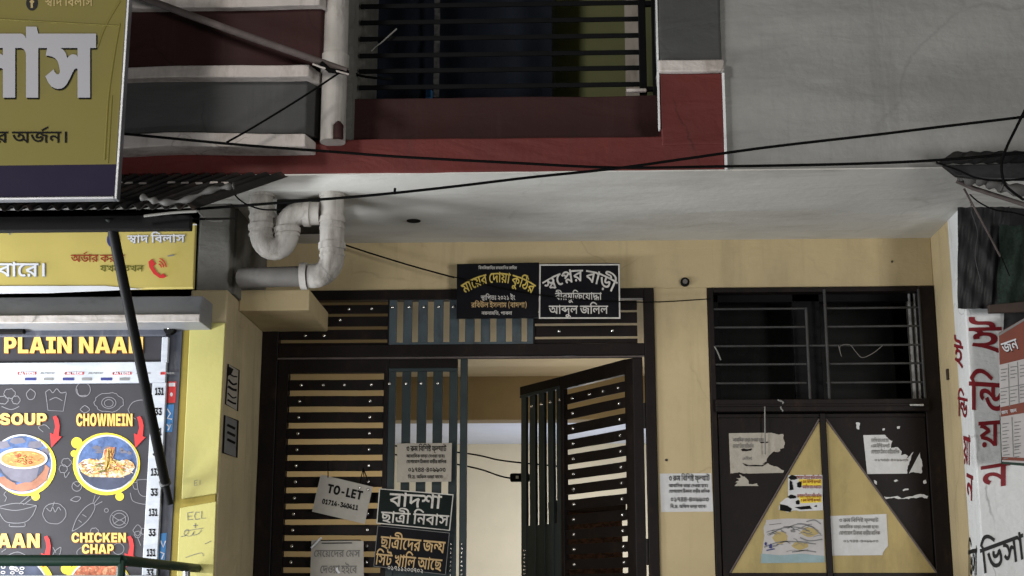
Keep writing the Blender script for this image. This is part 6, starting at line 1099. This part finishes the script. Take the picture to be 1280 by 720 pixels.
# shutter guide and top track
yg_ = YL - .02
m_ = MB().hexa([P(x, y, yg_) for x, y in ((208.5, 404), (229, 404), (212, 722), (196, 722))], (0, .06, 0)); m_.build('shutter_guide', 'jamb', SH, bevel=.004)
m_ = MB().box(x0s - .4, PXX(210, 412, yg_), yg_ - .02, yg_ + .05, PZ(100, 420.5, yg_ - .02), z0 + .02); m_.build('shutter_track', 'jamb', SH, bevel=.006)
q = P(212, 411, yg_ - .03); m_ = MB().tube([(q.x, yg_ - .045, q.z), (q.x, yg_, q.z)], .028, 16); m_.build('shutter_bearing', 'ink', SH); m_ = MB().dome((q.x, yg_ - .044, q.z), .008); m_.build('bearing_bolt', 'stud', SH)
q = P(22, 414, yg_ - .04); m_ = MB().box(q.x - .12, q.x + .04, yg_ - .07, yg_ - .03, q.z - .014, q.z + .012); m_.build('lamp_clip', 'ink', SH, bevel=.004)
# aluminium frame with its protective film
ym = YL - .045
mpm = on(ym)
f = MB()
f.hexa([P(x, y, ym) for x, y in ((-200, 455), (208, 452), (206.5, 478), (-200, 481))], (0, .04, 0))
f.hexa([P(x, y, ym) for x, y in ((202.5, 421), (210.5, 421), (209, 453), (201, 453))], (0, .04, 0))
f.hexa([P(x, y, ym) for x, y in ((190.5, 478), (207.8, 478), (195.5, 722), (177, 722))], (0, .04, 0))
f.build('window_frame', 'alu', SH, bevel=.003)
kb = MB(); kg = MB()
for i in range(5):
    x = 22 + i * 59.5
    if x > 205: break
    kr = MB(); flat(kr, [(x, 465), (x + 23 if x < 190 else 207, 464.8), (x + 23 if x < 190 else 207, 468.2), (x, 468.5)], mpm, .002); fl = kr.build('film_label', 'mred', SH)
    if x < 190: k = MB(); put(k, 'altech', x + 1.5, 468, 3, mpm, width=20, off=.004, latin=True); k.build('lettering', 'white', fl)
for i in range(9):
    x = 31 + i * 23.7
    if 150 < x: break
    flat(kg if i % 2 else kb, [(x, 472), (x + (12 if i % 2 else 14), 472), (x + (12 if i % 2 else 14), 475.5), (x, 475.5)], mpm, .002)
for i in range(6): put(kg, 'altech', 50 + i * 30, 467.5, 2.2, mpm, width=18, off=.002, latin=True)
for i in range(10):
    y = 485 + i * 25.2; x = 192.6 - (y - 485) * .0515
    kk = MB(); put(kk, 'code' if i % 2 == 0 else 'code2', 0, y + 9, 9.5, mpm, center=x + 6.4, width=11.5 if i % 2 == 0 else 9, latin=True, off=.002); kk.build('frame_code', 'ink', SH)
kb.build('blue_print', 'navy', SH); kg.build('grey_print', 'greyprint', SH)
# stickers on the guide
mg = on(yg_)
k = MB(); flat(k, [(209.8, 477), (220.5, 477), (219, 503.5), (208, 503.5)], mg, .002); k.build('red_sticker', 'mred', SH)
k = MB(); flat(k, [(208, 506), (217.5, 505.5), (215.3, 540), (206, 540)], mg, .002); flat(k, [(201, 667), (208.5, 666), (206, 702), (197.5, 702)], mg, .002); k.build('blue_sticker', 'blueprint', SH)
k = MB()
flat(k, [(211, 478.5), (219, 478.5), (218.8, 483), (210.7, 483)], mg, .004); flat(k, ell(214.3, 493, 1.8, 2.6, 12), mg, .004)
for a in ([(209, 511), (213, 517), (209, 523), (215, 524)], [(208, 530), (212, 534), (214, 529), (210, 538)], [(201, 676), (204, 684), (207, 676)], [(200, 690), (205, 692), (202, 699)]): stroke(k, a, 1.6, mg, .004)
k.build('sticker_print', 'white', SH)

# menu behind the glass: title strip and the big menu print
MN = empty('menu_banner', P(90, 722, YL - .02)); tag(MN, 'charcoal menu banner with round food pictures and yellow English dish names', 'menu')
yn = YL - .02
mn = on(yn - .004)
MB().hexa([P(x, y, yn) for x, y in ((-200, 421), (204, 421), (202, 453), (-200, 455))], (0, -.004, 0)).build('title_strip', 'menubg', MN)
MB().hexa([P(x, y, yn) for x, y in ((-200, 480), (192, 478), (179, 726), (-200, 726))], (0, -.004, 0)).build('print', 'menubg', MN)
for key, x, y, h, w_ in (('plain', 4, 441.5, 20.5, 176), ('soup', -1, 531, 14.5, 60), ('chow', 95, 532.5, 15.5, 71), ('naan', -22, 684.5, 17.5, 72.5), ('chick', 89, 678, 12, 69), ('chap', 102, 692, 11.8, 40.5)):
    k = MB(); put(k, key, x, y, h, mn, width=w_, latin=True, off=.0055); d_ = k.build('dish_name', 'mtitle', MN)
    k = MB(); put(k, key, x + 1.0, y + 1.1, h, mn, width=w_, latin=True, off=.003); put(k, key, x - .7, y + .3, h, mn, width=w_, latin=True, off=.004); k.build('outline', 'mshadow', d_)
# food rounds: yellow disc > white ring > picture
def dish(disc, dots, ringe):
    k = MB(); flat(k, ell(*disc, 40), mn, .003)
    for x, y, r_ in dots: flat(k, ell(x, y, r_, r_, 16), mn, .002)
    d_ = k.build('dish_picture', 'myellow', MN)
    k = MB(); flat(k, ell(*ringe, 40), mn, .0045); k.build('white_ring', 'white', d_)
    return d_
def pic(d_, name, m, pts, off): k = MB(); flat(k, pts, mn, off); k.build(name, m, d_)
rnd = random.Random(3)
d_ = dish((31, 582, 39, 38), ((44.5, 620.5, 5.2),), (27, 580, 38.5, 37))
pic(d_, 'picture_ground', 'photoblue', ell(27, 580, 36.5, 35, 40), .006)
pic(d_, 'table', 'wood', [(-8, 598), (12, 594), (20, 606), (40, 600), (56, 580), (62, 585), (58, 600), (44, 611), (27, 614.8), (8, 610)], .0075)
pic(d_, 'bowl', 'crock', [(-2, 574), (58, 574), (54, 588), (45, 598), (38, 603), (16, 603), (8, 598), (0, 588)], .009)
pic(d_, 'bowl_rim', 'rimw', ell(28.5, 573, 31, 13.2, 30), .0105)
pic(d_, 'soup', 'soup', ell(28.5, 573.6, 27.5, 10.6, 30), .012)
k = MB()
for i in range(9): ring(k, 31 + 8 * math.sin(i * 2.1), 574 + 5 * math.cos(i * 1.7), 2.3, 1.8, .7, mn, .0135, 10)
k.build('onion_rings', 'dkred', d_)
for nm, m_n, cnt, zz in (('broth_swirls', 'mtitle', 22, .0142), ('chilli_bits', 'mred', 14, .0149), ('herbs', 'veg', 14, .0156)):
    k = MB()
    for i in range(cnt):
        a_ = rnd.uniform(0, 6.28); q_ = rnd.uniform(0, .86); x = 28.5 + 27 * q_ * math.cos(a_); y = 573.6 + 10 * q_ * math.sin(a_); l_ = rnd.uniform(.8, 3.4 if nm == 'broth_swirls' else 1.3)
        stroke(k, curve([(x - l_, y), (x, y - .6), (x + l_, y + .3)], 3), rnd.uniform(.4, .9), mn, zz)
    k.build(nm, m_n, d_)
k = MB(); flat(k, [(0, 585), (4, 591), (14, 600), (24, 603), (16, 603), (8, 598), (0, 590)], mn, .0098); flat(k, [(50, 578), (56, 577), (53, 588), (46, 596)], mn, .0098); k.build('bowl_glaze', 'photodark', d_)
k = MB()
for x, y, a_, b_ in ((4, 556, 8, 5), (22, 551, 10, 4), (44, 556, 9, 5), (56, 565, 5, 5)): flat(k, ell(x, y, a_, b_, 14, wob=.15), mn, .0068)
k.build('blurred_cloth', 'crock', d_)
d_ = dish((133, 580, 42, 39), ((96, 553.5, 7), (92.5, 567, 4.2), (149.5, 620.5, 5.4)), (134, 579, 38.5, 35.5))
pic(d_, 'picture_ground', 'photoblue', ell(134, 579, 36.5, 33.5, 40), .006)
pic(d_, 'plate', 'photodark', [(99, 590), (168, 590), (163, 600), (150, 609.5), (134, 612.5), (118, 609), (105, 600)], .0075)
pic(d_, 'noodles', 'noodle', [(97, 581), (104, 575), (113, 573), (122, 576), (128, 572), (130, 562), (137, 559), (144, 560), (143, 566), (141, 573), (150, 577), (158, 574), (166, 578), (169, 584), (163, 592), (150, 597), (132, 596.5), (112, 596), (103, 591)], .009)
pic(d_, 'lifted_noodles', 'meat', [(131, 574), (130, 563), (135, 559.5), (144, 559), (142, 566), (140, 576), (143, 588), (130, 590)], .0098)
k = MB()
for i in range(26):
    x, y = rnd.uniform(102, 164), rnd.uniform(577, 594)
    stroke(k, curve([(x - 4, y + rnd.uniform(-2, 2)), (x, y - 2), (x + 4, y + rnd.uniform(-2, 2))], 3), .9, mn, .0112)
k.build('noodle_strands', 'rimw', d_)
for nm, m_n, cnt, zz in (('fried_bits', 'sauce', 40, .0120), ('carrot_strips', 'soup', 34, .0127), ('greens', 'veg', 16, .0134), ('egg_bits', 'mtitle', 24, .0141)):
    k = MB()
    for i in range(cnt):
        x = rnd.gauss(134, 17); y = 584 + abs(rnd.gauss(0, 6)) * rnd.choice((-.8, 1)); a_ = rnd.uniform(0, 3.14); l_ = rnd.uniform(1.2, 4.2)
        if not (101 < x < 166 and 574 < y < 596): continue
        stroke(k, curve([(x - l_ * math.cos(a_), y - l_ * .5 * math.sin(a_)), (x + rnd.uniform(-1, 1), y + rnd.uniform(-1, 1)), (x + l_ * math.cos(a_), y + l_ * .5 * math.sin(a_))], 3), rnd.uniform(.5, 1.4), mn, zz)
    k.build(nm, m_n, d_)
k = MB()
for i in range(14): stroke(k, curve([(131 + rnd.uniform(-1, 3), 590), (133 + rnd.uniform(-1, 6), 575), (135 + rnd.uniform(-2, 8), 561)], 4), .7, mn, .0150)
k.build('lifted_strands', 'mtitle', d_)
k = MB()
for i in range(9): x = rnd.uniform(104, 162); flat(k, ell(x, 557 + abs(x - 134) * .18 + rnd.uniform(0, 9), rnd.uniform(2, 7), rnd.uniform(1, 3), 12, wob=.2), mn, .0068)
k.build('blurred_glasses', 'crock', d_)
d_ = dish((26, 733, 42, 39), (), (20, 734, 40, 38))
pic(d_, 'picture_ground', 'photodark', ell(20, 734, 37.5, 36, 40), .006)
k = MB()
for i in range(10): ring(k, rnd.uniform(0, 38), rnd.uniform(708, 722), 3, 2, .9, mn, .008, 9)
k.build('bread', 'rimw', d_)
d_ = dish((122, 733, 42, 38), ((83, 711, 7),), (124, 735, 39, 37))
pic(d_, 'meat', 'meat', ell(124, 735, 37, 35, 40), .006)
# chilli shaped arrows
for dx_, dy_ in ((0, 0), (105, 0.5), (-11, 150), (93, 150)):
    k = MB()
    b = [(66, 521), (70, 519.5), (73, 524), (74.5, 532), (73.5, 545), (77, 546), (64, 559.5), (62.5, 541), (66.5, 543), (69, 534), (68, 527)]
    flat(k, [(x + dx_, y + dy_) for x, y in b], mn, .0065); k.build('chilli_arrow', 'mred', MN)
# grey line drawings of vegetables and crockery
k = MB()
def ln(pts, c=True, w_=.75, closed=False): stroke(k, curve(pts, 5) if c else pts, w_, mn, .0022, closed)
def cir(x, y, rx, ry=None, w_=.75, wob=0): stroke(k, ell(x, y, rx, ry or rx, 24, wob=wob), w_, mn, .0022, True)
# fried egg
cir(136, 503, 18, 12, wob=.07); cir(136, 503.5, 9, 7); cir(136, 504, 5.5, 4.5)
# shopping bag of bread
ln([(57, 490), (60, 513), (79, 514), (83, 491)], False); ln([(57, 490), (62, 487), (66, 491), (71, 486), (76, 491), (83, 490)]); ln([(62, 500), (70, 497), (78, 501)])
# onion ring and drop
cir(104, 487, 9, 9); ln([(96, 486), (99, 494), (108, 494)]); ln([(38, 486), (33, 492), (36, 499), (42, 498), (44, 491), (38, 486)])
cir(12, 492, 7, 6, wob=.1); cir(4, 500, 6, 5, wob=.1); cir(20, 500, 5, 5, wob=.1); ln([(2, 508), (14, 512), (24, 508)])
# tomato
cir(68, 642, 14.5, 13, wob=.03); ln([(58, 635), (63, 639), (66, 634), (69, 640), (73, 634), (76, 638)]); ln([(66, 633), (68, 627)])
# bowl with steam and chopsticks
ln([(-4, 634), (2, 646), (10, 653), (30, 653), (40, 645), (46, 632)]); ln([(-4, 634), (20, 638), (46, 632)]); ln([(-4, 634), (20, 629), (46, 632)]); ln([(12, 655), (13, 658), (30, 658), (31, 654)]); ln([(24, 630), (36, 620)], False); ln([(29, 631), (43, 621)], False); ln([(6, 627), (8, 622), (5, 618), (8, 614)])
# carrot
ln([(90, 664), (96, 648), (107, 634), (117, 629), (118, 637), (110, 650), (98, 660), (90, 664)]); ln([(103, 643), (108, 646)], False); ln([(98, 650), (102, 653)], False); ln([(117, 630), (125, 620)]); ln([(118, 632), (128, 627)]); ln([(116, 629), (119, 619)])
# onion slices
cir(149, 649, 11.5, 11); cir(149, 649, 8, 7.6); ln([(140, 644), (149, 650), (158, 645)]); ln([(142, 655), (150, 650), (157, 655)]); cir(133, 638, 2.4)
# cup and saucer
ln([(171, 600), (173, 614), (178, 620), (188, 620)]); ln([(171, 600), (184, 599)]); ln([(163, 616), (166, 626), (178, 630), (186, 630)]); ln([(171, 603), (166, 604), (168, 611), (173, 611)])
# cauliflower, leaf, lemon, herbs
cir(83, 578, 6, 5, wob=.12); cir(79, 586, 5, 5, wob=.12); ln([(80, 590), (82, 597), (87, 590)]); cir(96, 608, 6, 6); ln([(92, 604), (97, 608), (101, 604)])
ln([(88, 625), (94, 621), (101, 622), (96, 627), (88, 625)]); ln([(166, 663), (172, 656), (177, 662), (172, 670), (166, 663)]); cir(172, 668, 4, 4, wob=.12); cir(180, 664, 4, 4, wob=.12); ln([(172, 672), (176, 682)])
ln([(64, 700), (68, 690), (76, 684), (74, 694), (66, 700)]); ln([(70, 691), (66, 684)]); ln([(100, 700), (96, 690), (104, 684), (110, 692)]); cir(118, 664, 5, 4, wob=.1); cir(148, 686, 7, 7); ln([(10, 694), (22, 690), (34, 695)]); ln([(2, 690), (8, 686)])
ln([(160, 512), (166, 503), (178, 500), (186, 504)]); ln([(160, 512), (164, 520), (170, 524)]); ln([(62, 536), (56, 531), (48, 534), (54, 540)]); ln([(100, 512), (106, 507), (112, 512), (106, 516), (100, 512)])
k.build('line_drawings', 'menuline', MN)

# yellow name panel over the hood
yv = YL - .33
VP = empty('shop_sign_panel', P(110, 362, yv)); tag(VP, 'yellow printed shop sign panel with a red telephone above the grey hood', 'sign', 'yellow restaurant signs')
pts = [(-200, 287), (246.5, 280.5), (243.5, 361.5), (-200, 367)]
MB().hexa([P(*p, yv) for p in pts], (0, -.03, 0)).build('panel', 'vinyl', VP, bevel=.004)
mv = on(yv - .03)
k = MB(); k.hexa([P(*p, yv - .03) for p in ((-200, 358), (130, 357.5), (178, 361.5), (60, 366.5), (-200, 369))], (0, -.004, 0)); stroke(k, [(-200, 286.5), (246, 280.8)], 1.4, mv, .002); k.build('white_strip', 'white', VP)
k = MB(); put(k, 'sbil', 159, 303.6, 9.2, mv, width=72, slope=-.015, off=.004); put(k, 'prati', 0, 345.5, 16.5, mv, right=58, off=.004); k.build('white_lettering', 'white', VP)
k = MB(); put(k, 'sbil', 160, 304.6, 9.2, mv, width=72, slope=-.015, off=.0025); put(k, 'prati', 0, 346.5, 16.5, mv, right=59.2, off=.0025); k.build('lettering_shadow', 'greyprint', VP)
k = MB(); put(k, 'order', 88.5, 327.5, 9, mv, width=67, off=.003); k.build('red_lettering', 'dkred', VP)
k = MB(); put(k, 'jokhon', 125, 339.5, 7.5, mv, width=54, off=.003); k.build('olive_lettering', 'olive', VP)
def fb(mb_b, mb_w, x, y, r_, mp):
    flat(mb_b, ell(x, y, r_, r_ * 1.25, 20), mp, .002)
    put(mb_w, 'f', 0, y + r_ * .8, r_ * 1.6, mp, center=x, width=r_ * .8, latin=True, off=.004)
k = MB(); k2 = MB(); fb(k, k2, 141.5, 299.5, 8, mv); k.build('round_emblem', 'navy', VP); k2.build('emblem_letter', 'white', VP)
k = MB(); flat(k, [(185.5, 327), (190, 323.5), (194.5, 330), (191.5, 333), (196, 340), (201, 344), (204, 341.5), (208, 346), (204, 348), (199.5, 347.5), (192, 342.5), (186.5, 334)], mv, .003)
for r_ in (5, 8.5, 12): stroke(k, ell(197.5, 335, r_ * .85, r_, 14, -80, -5), 1.5, mv, .003)
k.build('telephone_emblem', 'mred', VP)
k = MB(); flat(k, [(209, 319.5), (218, 318), (218, 319.6), (210, 321)], mv, .003); flat(k, [(11, 285), (14, 285), (13, 294), (11, 293)], mv, .003); k.build('scratch', 'greyprint', VP)

# corrugated roof edge over the sign
RO = empty('tin_roof', P(120, 262, YL - .6)); tag(RO, 'dark corrugated tin roof edge between the billboard and the yellow shop sign', 'roof')
r = MB(); n = 150; yA, yB = YL - 1.05, YF + .12
zA, zB_ = PZ(120, 260, yA), PZ(220, 219.5, YF - .03)
xa, xb = PXX(-240, 260, yA), PXX(243, 260, yA)
vs = []
for i in range(n + 1):
    x = xa + (xb - xa) * i / n; o = .013 * math.sin(i * 2 * math.pi / 5.2)
    x2 = x + .30 * i / n
    vs += [(x, yA, zA + o), (x2, YF - .03, zB_ + o), (x, yA, zA + o + .003), (x2, YF - .03, zB_ + .003 + o)]
r.add(vs, [(4 * i, 4 * i + 4, 4 * i + 5, 4 * i + 1) for i in range(n)] + [(4 * i + 2, 4 * i + 3, 4 * i + 7, 4 * i + 6) for i in range(n)] + [(4 * i, 4 * i + 2, 4 * i + 6, 4 * i + 4) for i in range(n)], False)
r.build('sheet', 'tin', RO)
m_ = MB().box(xa, xb - .03, yA + .05, yA + .10, zA - .085, zA - .02); m_.build('front_batten', 'black', RO, bevel=.004)
zk = PZ(120, 276, YL - .37)
m_ = MB().hexa([(xa, yA + .11, zA - .03), (xb + .02, yA + .11, zA - .03), (xb + .02, YL - .37, zk), (xa, YL - .37, zk)], (0, 0, .01)); m_.build('ceiling_board', 'black', RO)
r = MB(); pts = curve([(176, 246), (190, 250), (205, 253), (232, 250), (262, 238), (286, 233), (292, 232)])
r.tube([tuple(P(x, y, yA + .0)) for x, y in pts], [.012 + .006 * math.sin(i * 1.1) for i in range(len(pts))], 8); r.build('rolled_flap', 'tarp', RO)
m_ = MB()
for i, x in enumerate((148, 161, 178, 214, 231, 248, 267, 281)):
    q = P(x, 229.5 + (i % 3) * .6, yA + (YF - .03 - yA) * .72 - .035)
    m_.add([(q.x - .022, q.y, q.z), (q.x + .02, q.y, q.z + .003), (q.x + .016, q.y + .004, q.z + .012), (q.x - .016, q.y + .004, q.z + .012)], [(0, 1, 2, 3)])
m_.build('light_leak_patch', 'ledge', RO)  # pale patches painted as light leaking through the roof corrugations
# bracing pole
PO = empty('support_pole', P(205, 626, YL - .08)); tag(PO, 'black slanting steel strut holding up the tin roof before the menu', 'strut')
a, b, c = P(137.5, 272, yA + .06), P(207, 606, YL - .10), P(212.5, 630, YL - .06)
MB().tube([tuple(a), tuple(b)], .024, 14).build('strut', 'black', PO)
MB().tube([tuple(b), tuple(c)], .017, 12).build('strut_foot', 'black', PO)
MB().tube([tuple(P(205.5, 600, YL - .106)), tuple(P(207.3, 607, YL - .10))], .028, 14).build('collar', 'iron', PO)

# big billboard
yb_ = -2.0
BB = empty('billboard', P(60, 252, yb_)); tag(BB, 'large yellow billboard with purple foot and huge pale Bengali letters, top left', 'billboard', 'yellow restaurant signs')
xr_, xl_ = PXX(156.5, 100, yb_), PXX(-260, 100, yb_)
z0, z1 = PZ(70, 250, yb_), PZ(70, -90, yb_); zp_ = PZ(70, 206.5, yb_)
MB().box(xl_, xr_ - .012, yb_, yb_ + .03, z0 + .01, z1).build('box', 'silver', BB, bevel=.004)
MB().box(xl_, xr_ - .016, yb_ - .004, yb_, zp_, z1 - .01).build('yellow_print', 'bbyel', BB)
MB().box(xl_, xr_ - .016, yb_ - .004, yb_, z0 + .016, zp_).build('purple_print', 'purple', BB)
MB().box(xr_ - .014, xr_, yb_ - .008, yb_ + .035, z0, z1).build('edge_strip', 'silver', BB, bevel=.003)
MB().box(xl_, xr_ - .014, yb_ - .008, yb_ + .035, z0, z0 + .012).build('edge_strip', 'silver', BB, bevel=.003)
mb_ = on(yb_ - .004)
k = MB(); put(k, 'bilas', 0, 122, 80, mb_, right=119, off=.006, width=250); k.build('pale_letters', 'offgrey', BB)
k = MB(); put(k, 'bilas', 0, 124, 80, mb_, right=120.5, off=.003, width=250); k.build('letter_shadow', 'ink', BB)
k = MB(); put(k, 'arjon', 0, 178.5, 14, mb_, right=86, off=.003, width=130); k.build('black_lettering', 'ink', BB)
k = MB(); k2 = MB(); fb(k, k2, 40, 4, 7.4, mb_); put(k2, 'sbil', 56, 7.5, 10, mb_, width=60, off=.003); k.build('round_emblem', 'signblack', BB); k2.build('emblem_letter', 'doorpanel', BB)
k = MB(); k.tube([tuple(P(-200, 15, yb_ - .004)), tuple(P(0, 24, yb_ - .004)), tuple(P(150, 32.5, yb_ - .004))], .004, 6); k.build('seam', 'bbyel', BB)
for pts in ([(150, 2), (138, 22), (129, 40), (122, 60)], [(150, 30), (143, 70), (136, 120), (133, 165), (131, 200)], [(140, 120), (137, 170), (135, 204)]):
    k = MB().tube([tuple(P(x, y, yb_ - .002)) for x, y in curve(pts)], .006, 8); k.build('vinyl_crease', 'bbyel', BB)

# diagonal pole under the bands
yk = YF - .22
PO = empty('bamboo_pole', P(430, 88, yk)); tag(PO, 'long grey pole slanting down from behind the billboard to the drain pipe', 'pole')
MB().tube([tuple(P(120, -24, yk)), tuple(P(300, 42, yk)), tuple(P(434, 89, yk))], [.017, .018, .016], 12).build('pole', 'bamboo', PO)
MB().tube([tuple(P(402, 79, yk - .01)), tuple(P(412, 88, yk - .02)), tuple(P(436, 91, yk))], .012, 8).build('cable_tie', 'cable', PO)
MB().tube([tuple(P(391, 80, yk - .02)), tuple(P(401, 84, yk - .02)), tuple(P(418, 88, yk - .02)), tuple(P(436, 93, yk - .02))], .005, 8).build('pale_tie', 'ledge', PO)

# ------------------------------------------------------------------ balcony railing
RL = empty('balcony_railing', ((XB0 + XB1) / 2, YPAR + .05, zp)); tag(RL, 'black horizontal bar railing standing on the shaded red balcony parapet', 'railing')
yr = YPAR + .05
k = MB(); xr1 = PXX(800, 60, yr)
for py in (5, 25.5, 46, 67, 86.5, 107):
    z = PZ(720, py - 3.5, yr); z2 = PZ(720, py + 2.2, yr)
    MB().box(XB0 + .01, xr1, yr - .005, yr + .005, z2, z).build('bar', 'black', RL, bevel=.002)
z = ZTOP - .02; MB().box(XB0 + .01, xr1, yr - .012, yr + .012, z - .03, z).build('bar', 'black', RL, bevel=.003)
k = MB()
for x, w_ in ((803, .018), (819.5, .018), (438, .02)):
    xx = PXX(x, 60, yr); MB().box(xx - w_, xx + w_, yr - .016, yr + .016, zp - .01, ZTOP).build('post', 'black', RL, bevel=.003)
k.box(PXX(803, 60, yr), PXX(819, 60, yr), yr - .014, yr + .014, PZ(810, 114, yr), PZ(810, 109, yr)); k.box(PXX(803, 60, yr), PXX(819, 60, yr), yr - .014, yr + .014, PZ(810, 8, yr), PZ(810, 2, yr))
k.build('post_spacer', 'black', RL, bevel=.003)
k = MB().box(PXX(783, 115, yr - .03), PXX(808, 115, yr - .03), yr - .04, yr - .02, PZ(790, 118, yr), PZ(790, 114, yr)); k.build('bright_bolt', 'ledge', RL, bevel=.003)
# things hanging in the balcony
CL = empty('hanging_cloth', P(580, 119, -.35)); tag(CL, 'dark blue cloth hanging on a line behind the balcony bars', 'cloth')
q = MB(); n = 26; xa, xb = PXX(470, 60, -.35), PXX(690, 60, -.35); vs = []
for j in range(7):
    for i in range(n + 1):
        vs.append((xa + (xb - xa) * i / n, -.35 + .04 * math.sin(i * .8 + j * .15), zp - .02 + (PZ(580, -40, -.35) - zp) * j / 6))
q.add(vs, [(j * (n + 1) + i, j * (n + 1) + i + 1, (j + 1) * (n + 1) + i + 1, (j + 1) * (n + 1) + i) for j in range(6) for i in range(n)], True); q.build('cloth', 'blue_cloth', CL)
SW = empty('patterned_scarf', P(546, 120, -.5)); tag(SW, 'narrow grey patterned scarf hanging behind the balcony bars', 'scarf')
q = MB(); xa, xb = PXX(542.5, 60, -.5), PXX(549.5, 60, -.5); vs = []
zt0, zt1 = PZ(546, 121, -.5), PZ(546, -30, -.5)
for j in range(31): vs += [(xa, -.5 + .01 * math.sin(j), zt0 + (zt1 - zt0) * j / 30), (xb, -.5 + .01 * math.sin(j + 1), zt0 + (zt1 - zt0) * j / 30)]
q.add(vs, [(2 * j, 2 * j + 1, 2 * j + 3, 2 * j + 2) for j in range(30)], True); q.build('cloth', 'checkcloth', SW)
tag(MB().box(PXX(532, 117, -.4), PXX(541, 117, -.4), -.42, -.39, zp + .0, PZ(536, 113, -.4)).build('plastic_packet', 'blueprint', bevel=.01), 'tiny bright blue packet lying on the parapet behind the bars', 'packet')
# short wire across the bars
tag(MB().tube([tuple(P(x, y, yr - .03)) for x, y in curve([(440, 91), (452, 95), (470, 97.5), (490, 99), (486, 96)])], .006, 6).build('cable_end', 'cable'), 'loose black cable end reaching from the pole across the balcony bars', 'cable', 'cables across the building front')
tag(MB().tube([tuple(P(x, y, yr - .03)) for x, y in ((464, 64), (470, 58), (477, 53), (496, 36))], .004, 6).build('bent_wire', 'wirew'), 'short pale wire hooked on the left end of the balcony bars', 'wire')

# ------------------------------------------------------------------ cables across the front
yc = YF - .35
def cab(pts, r_, lab, m='cable', Y=yc):
    o = MB().tube([tuple(P(x, y, Y)) for x, y in curve(pts, 8)], r_, 8).build('overhead_cable', m)
    tag(o, lab, 'cable', 'cables across the building front'); return o
cab([(-80, 156), (60, 161), (150, 167), (300, 181), (420, 190), (500, 196), (640, 203.5), (770, 209.5), (905, 208), (1060, 205), (1175, 200), (1280, 191), (1400, 181)], .0066, 'sagging black cable running across the red beam to the right along the lower wall edge')
cab([(60, 276), (180, 266), (290, 258), (380, 251), (470, 243.5), (560, 234), (660, 222), (770, 210.5), (860, 198), (960, 184), (1090, 169), (1180, 158), (1280, 146), (1400, 130)], .0066, 'black cable climbing rightward from the pipes to cross the grey upper wall', Y=yc - .06)
cab([(300, 246), (322, 258), (372, 280), (420, 302), (500, 328), (568, 347)], .0046, 'thin black cable dropping from the pipes down to the gold lettered board', Y=YN - .05)
cab([(562, 345), (600, 354), (640, 363), (700, 372), (760, 376.5), (820, 377.5), (888, 373.5)], .0032, 'thin wire crossing in front of both name boards to the shop door corner', Y=YN - .032)
cab([(283, 178), (310, 163), (345, 142), (385, 117), (424, 91)], .0052, 'black cable rising diagonally over the charcoal band to the drain pipe', Y=yk - .02)
cab([(1286, 128), (1272, 156), (1258, 185), (1252, 205), (1255, 228), (1266, 240), (1280, 250)], .0062, 'black cable looping down at the right edge before the rolled tarpaulin', Y=yc - .1)
cab([(243, 252), (248, 264), (258, 273), (268, 276), (278, 276)], .006, 'pale wire loop drooping from the roof flap on the grey side wall', 'wirew', Y=YL - .1)
cab([(262, 236), (286, 238), (300, 250), (312, 257), (330, 262), (352, 262)], .004, 'thin black wire hooked from the roof corner across the left waste pipe', Y=yd - .12)
cab([(1216, 236), (1214, 262), (1222, 290), (1219, 320), (1226, 352)], .0025, 'grey strand dangling straight down the dark sheet', 'iron', Y=YP - .15)
cab([(1199, 228), (1220, 250), (1243, 262), (1268, 266), (1300, 275)], .004, 'black wire sagging under the stall pole', Y=YP - .3)
cab([(1188, 222), (1204, 240), (1224, 270), (1238, 296), (1252, 322), (1262, 345)], .003, 'thin wire hanging down the dark sheet right of the pillar', Y=YP - .16)
cab([(1170, 203), (1196, 212), (1220, 222), (1250, 226), (1290, 222)], .0045, 'slack black wire tangled over the rolled tarpaulin', Y=yc - .08)
cab([(180, 270), (215, 266), (246, 264)], .006, 'pale straight wire under the tin roof beside the strut', 'wirew', Y=yA)
q = P(493, 239, yc - .06); tag(MB().tube([(q.x, q.y, q.z - .014), (q.x + .003, q.y, q.z + .014)], .006, 8).build('cable_clip', 'cable'), 'small black clip on the climbing cable above the ceiling hole', 'clip')

# ------------------------------------------------------------------ green railing in the foreground
GRL = empty('green_railing', P(148, 722, -2.3)); tag(GRL, 'dark green tubular railing across the bottom left corner', 'railing')
yz = -2.3
c0 = P(152, 700.5, yz); zt_ = c0.z
lft = (PXX(-120, 703, yz), yz, zt_); crn = (c0.x, yz, zt_)
rt = onZ(287, 714.5, zt_)
MB().tube([lft, crn], .022, 14).build('top_rail', 'rgreen', GRL)
MB().tube([crn, (rt.x, rt.y, zt_)], .021, 14).build('top_rail', 'rgreen', GRL)
for t_ in (0.0, .52, 1.0):
    x = crn[0] + (rt.x - crn[0]) * t_; y = crn[1] + (rt.y - crn[1]) * t_
    MB().tube([(x, y, .0 if y < -1.6 else .14), (x, y, zt_)], .017, 12).build('post', 'rgreen' if t_ != .52 else 'silver', GRL)
for dz_ in (.09, .5):
    MB().tube([(lft[0], yz, zt_ - dz_), (crn[0], yz, zt_ - dz_)], .012, 10).build('rail', 'rgreen', GRL)
    MB().tube([(crn[0], yz, zt_ - dz_), (rt.x, rt.y, zt_ - dz_)], .012, 10).build('rail', 'rgreen', GRL)
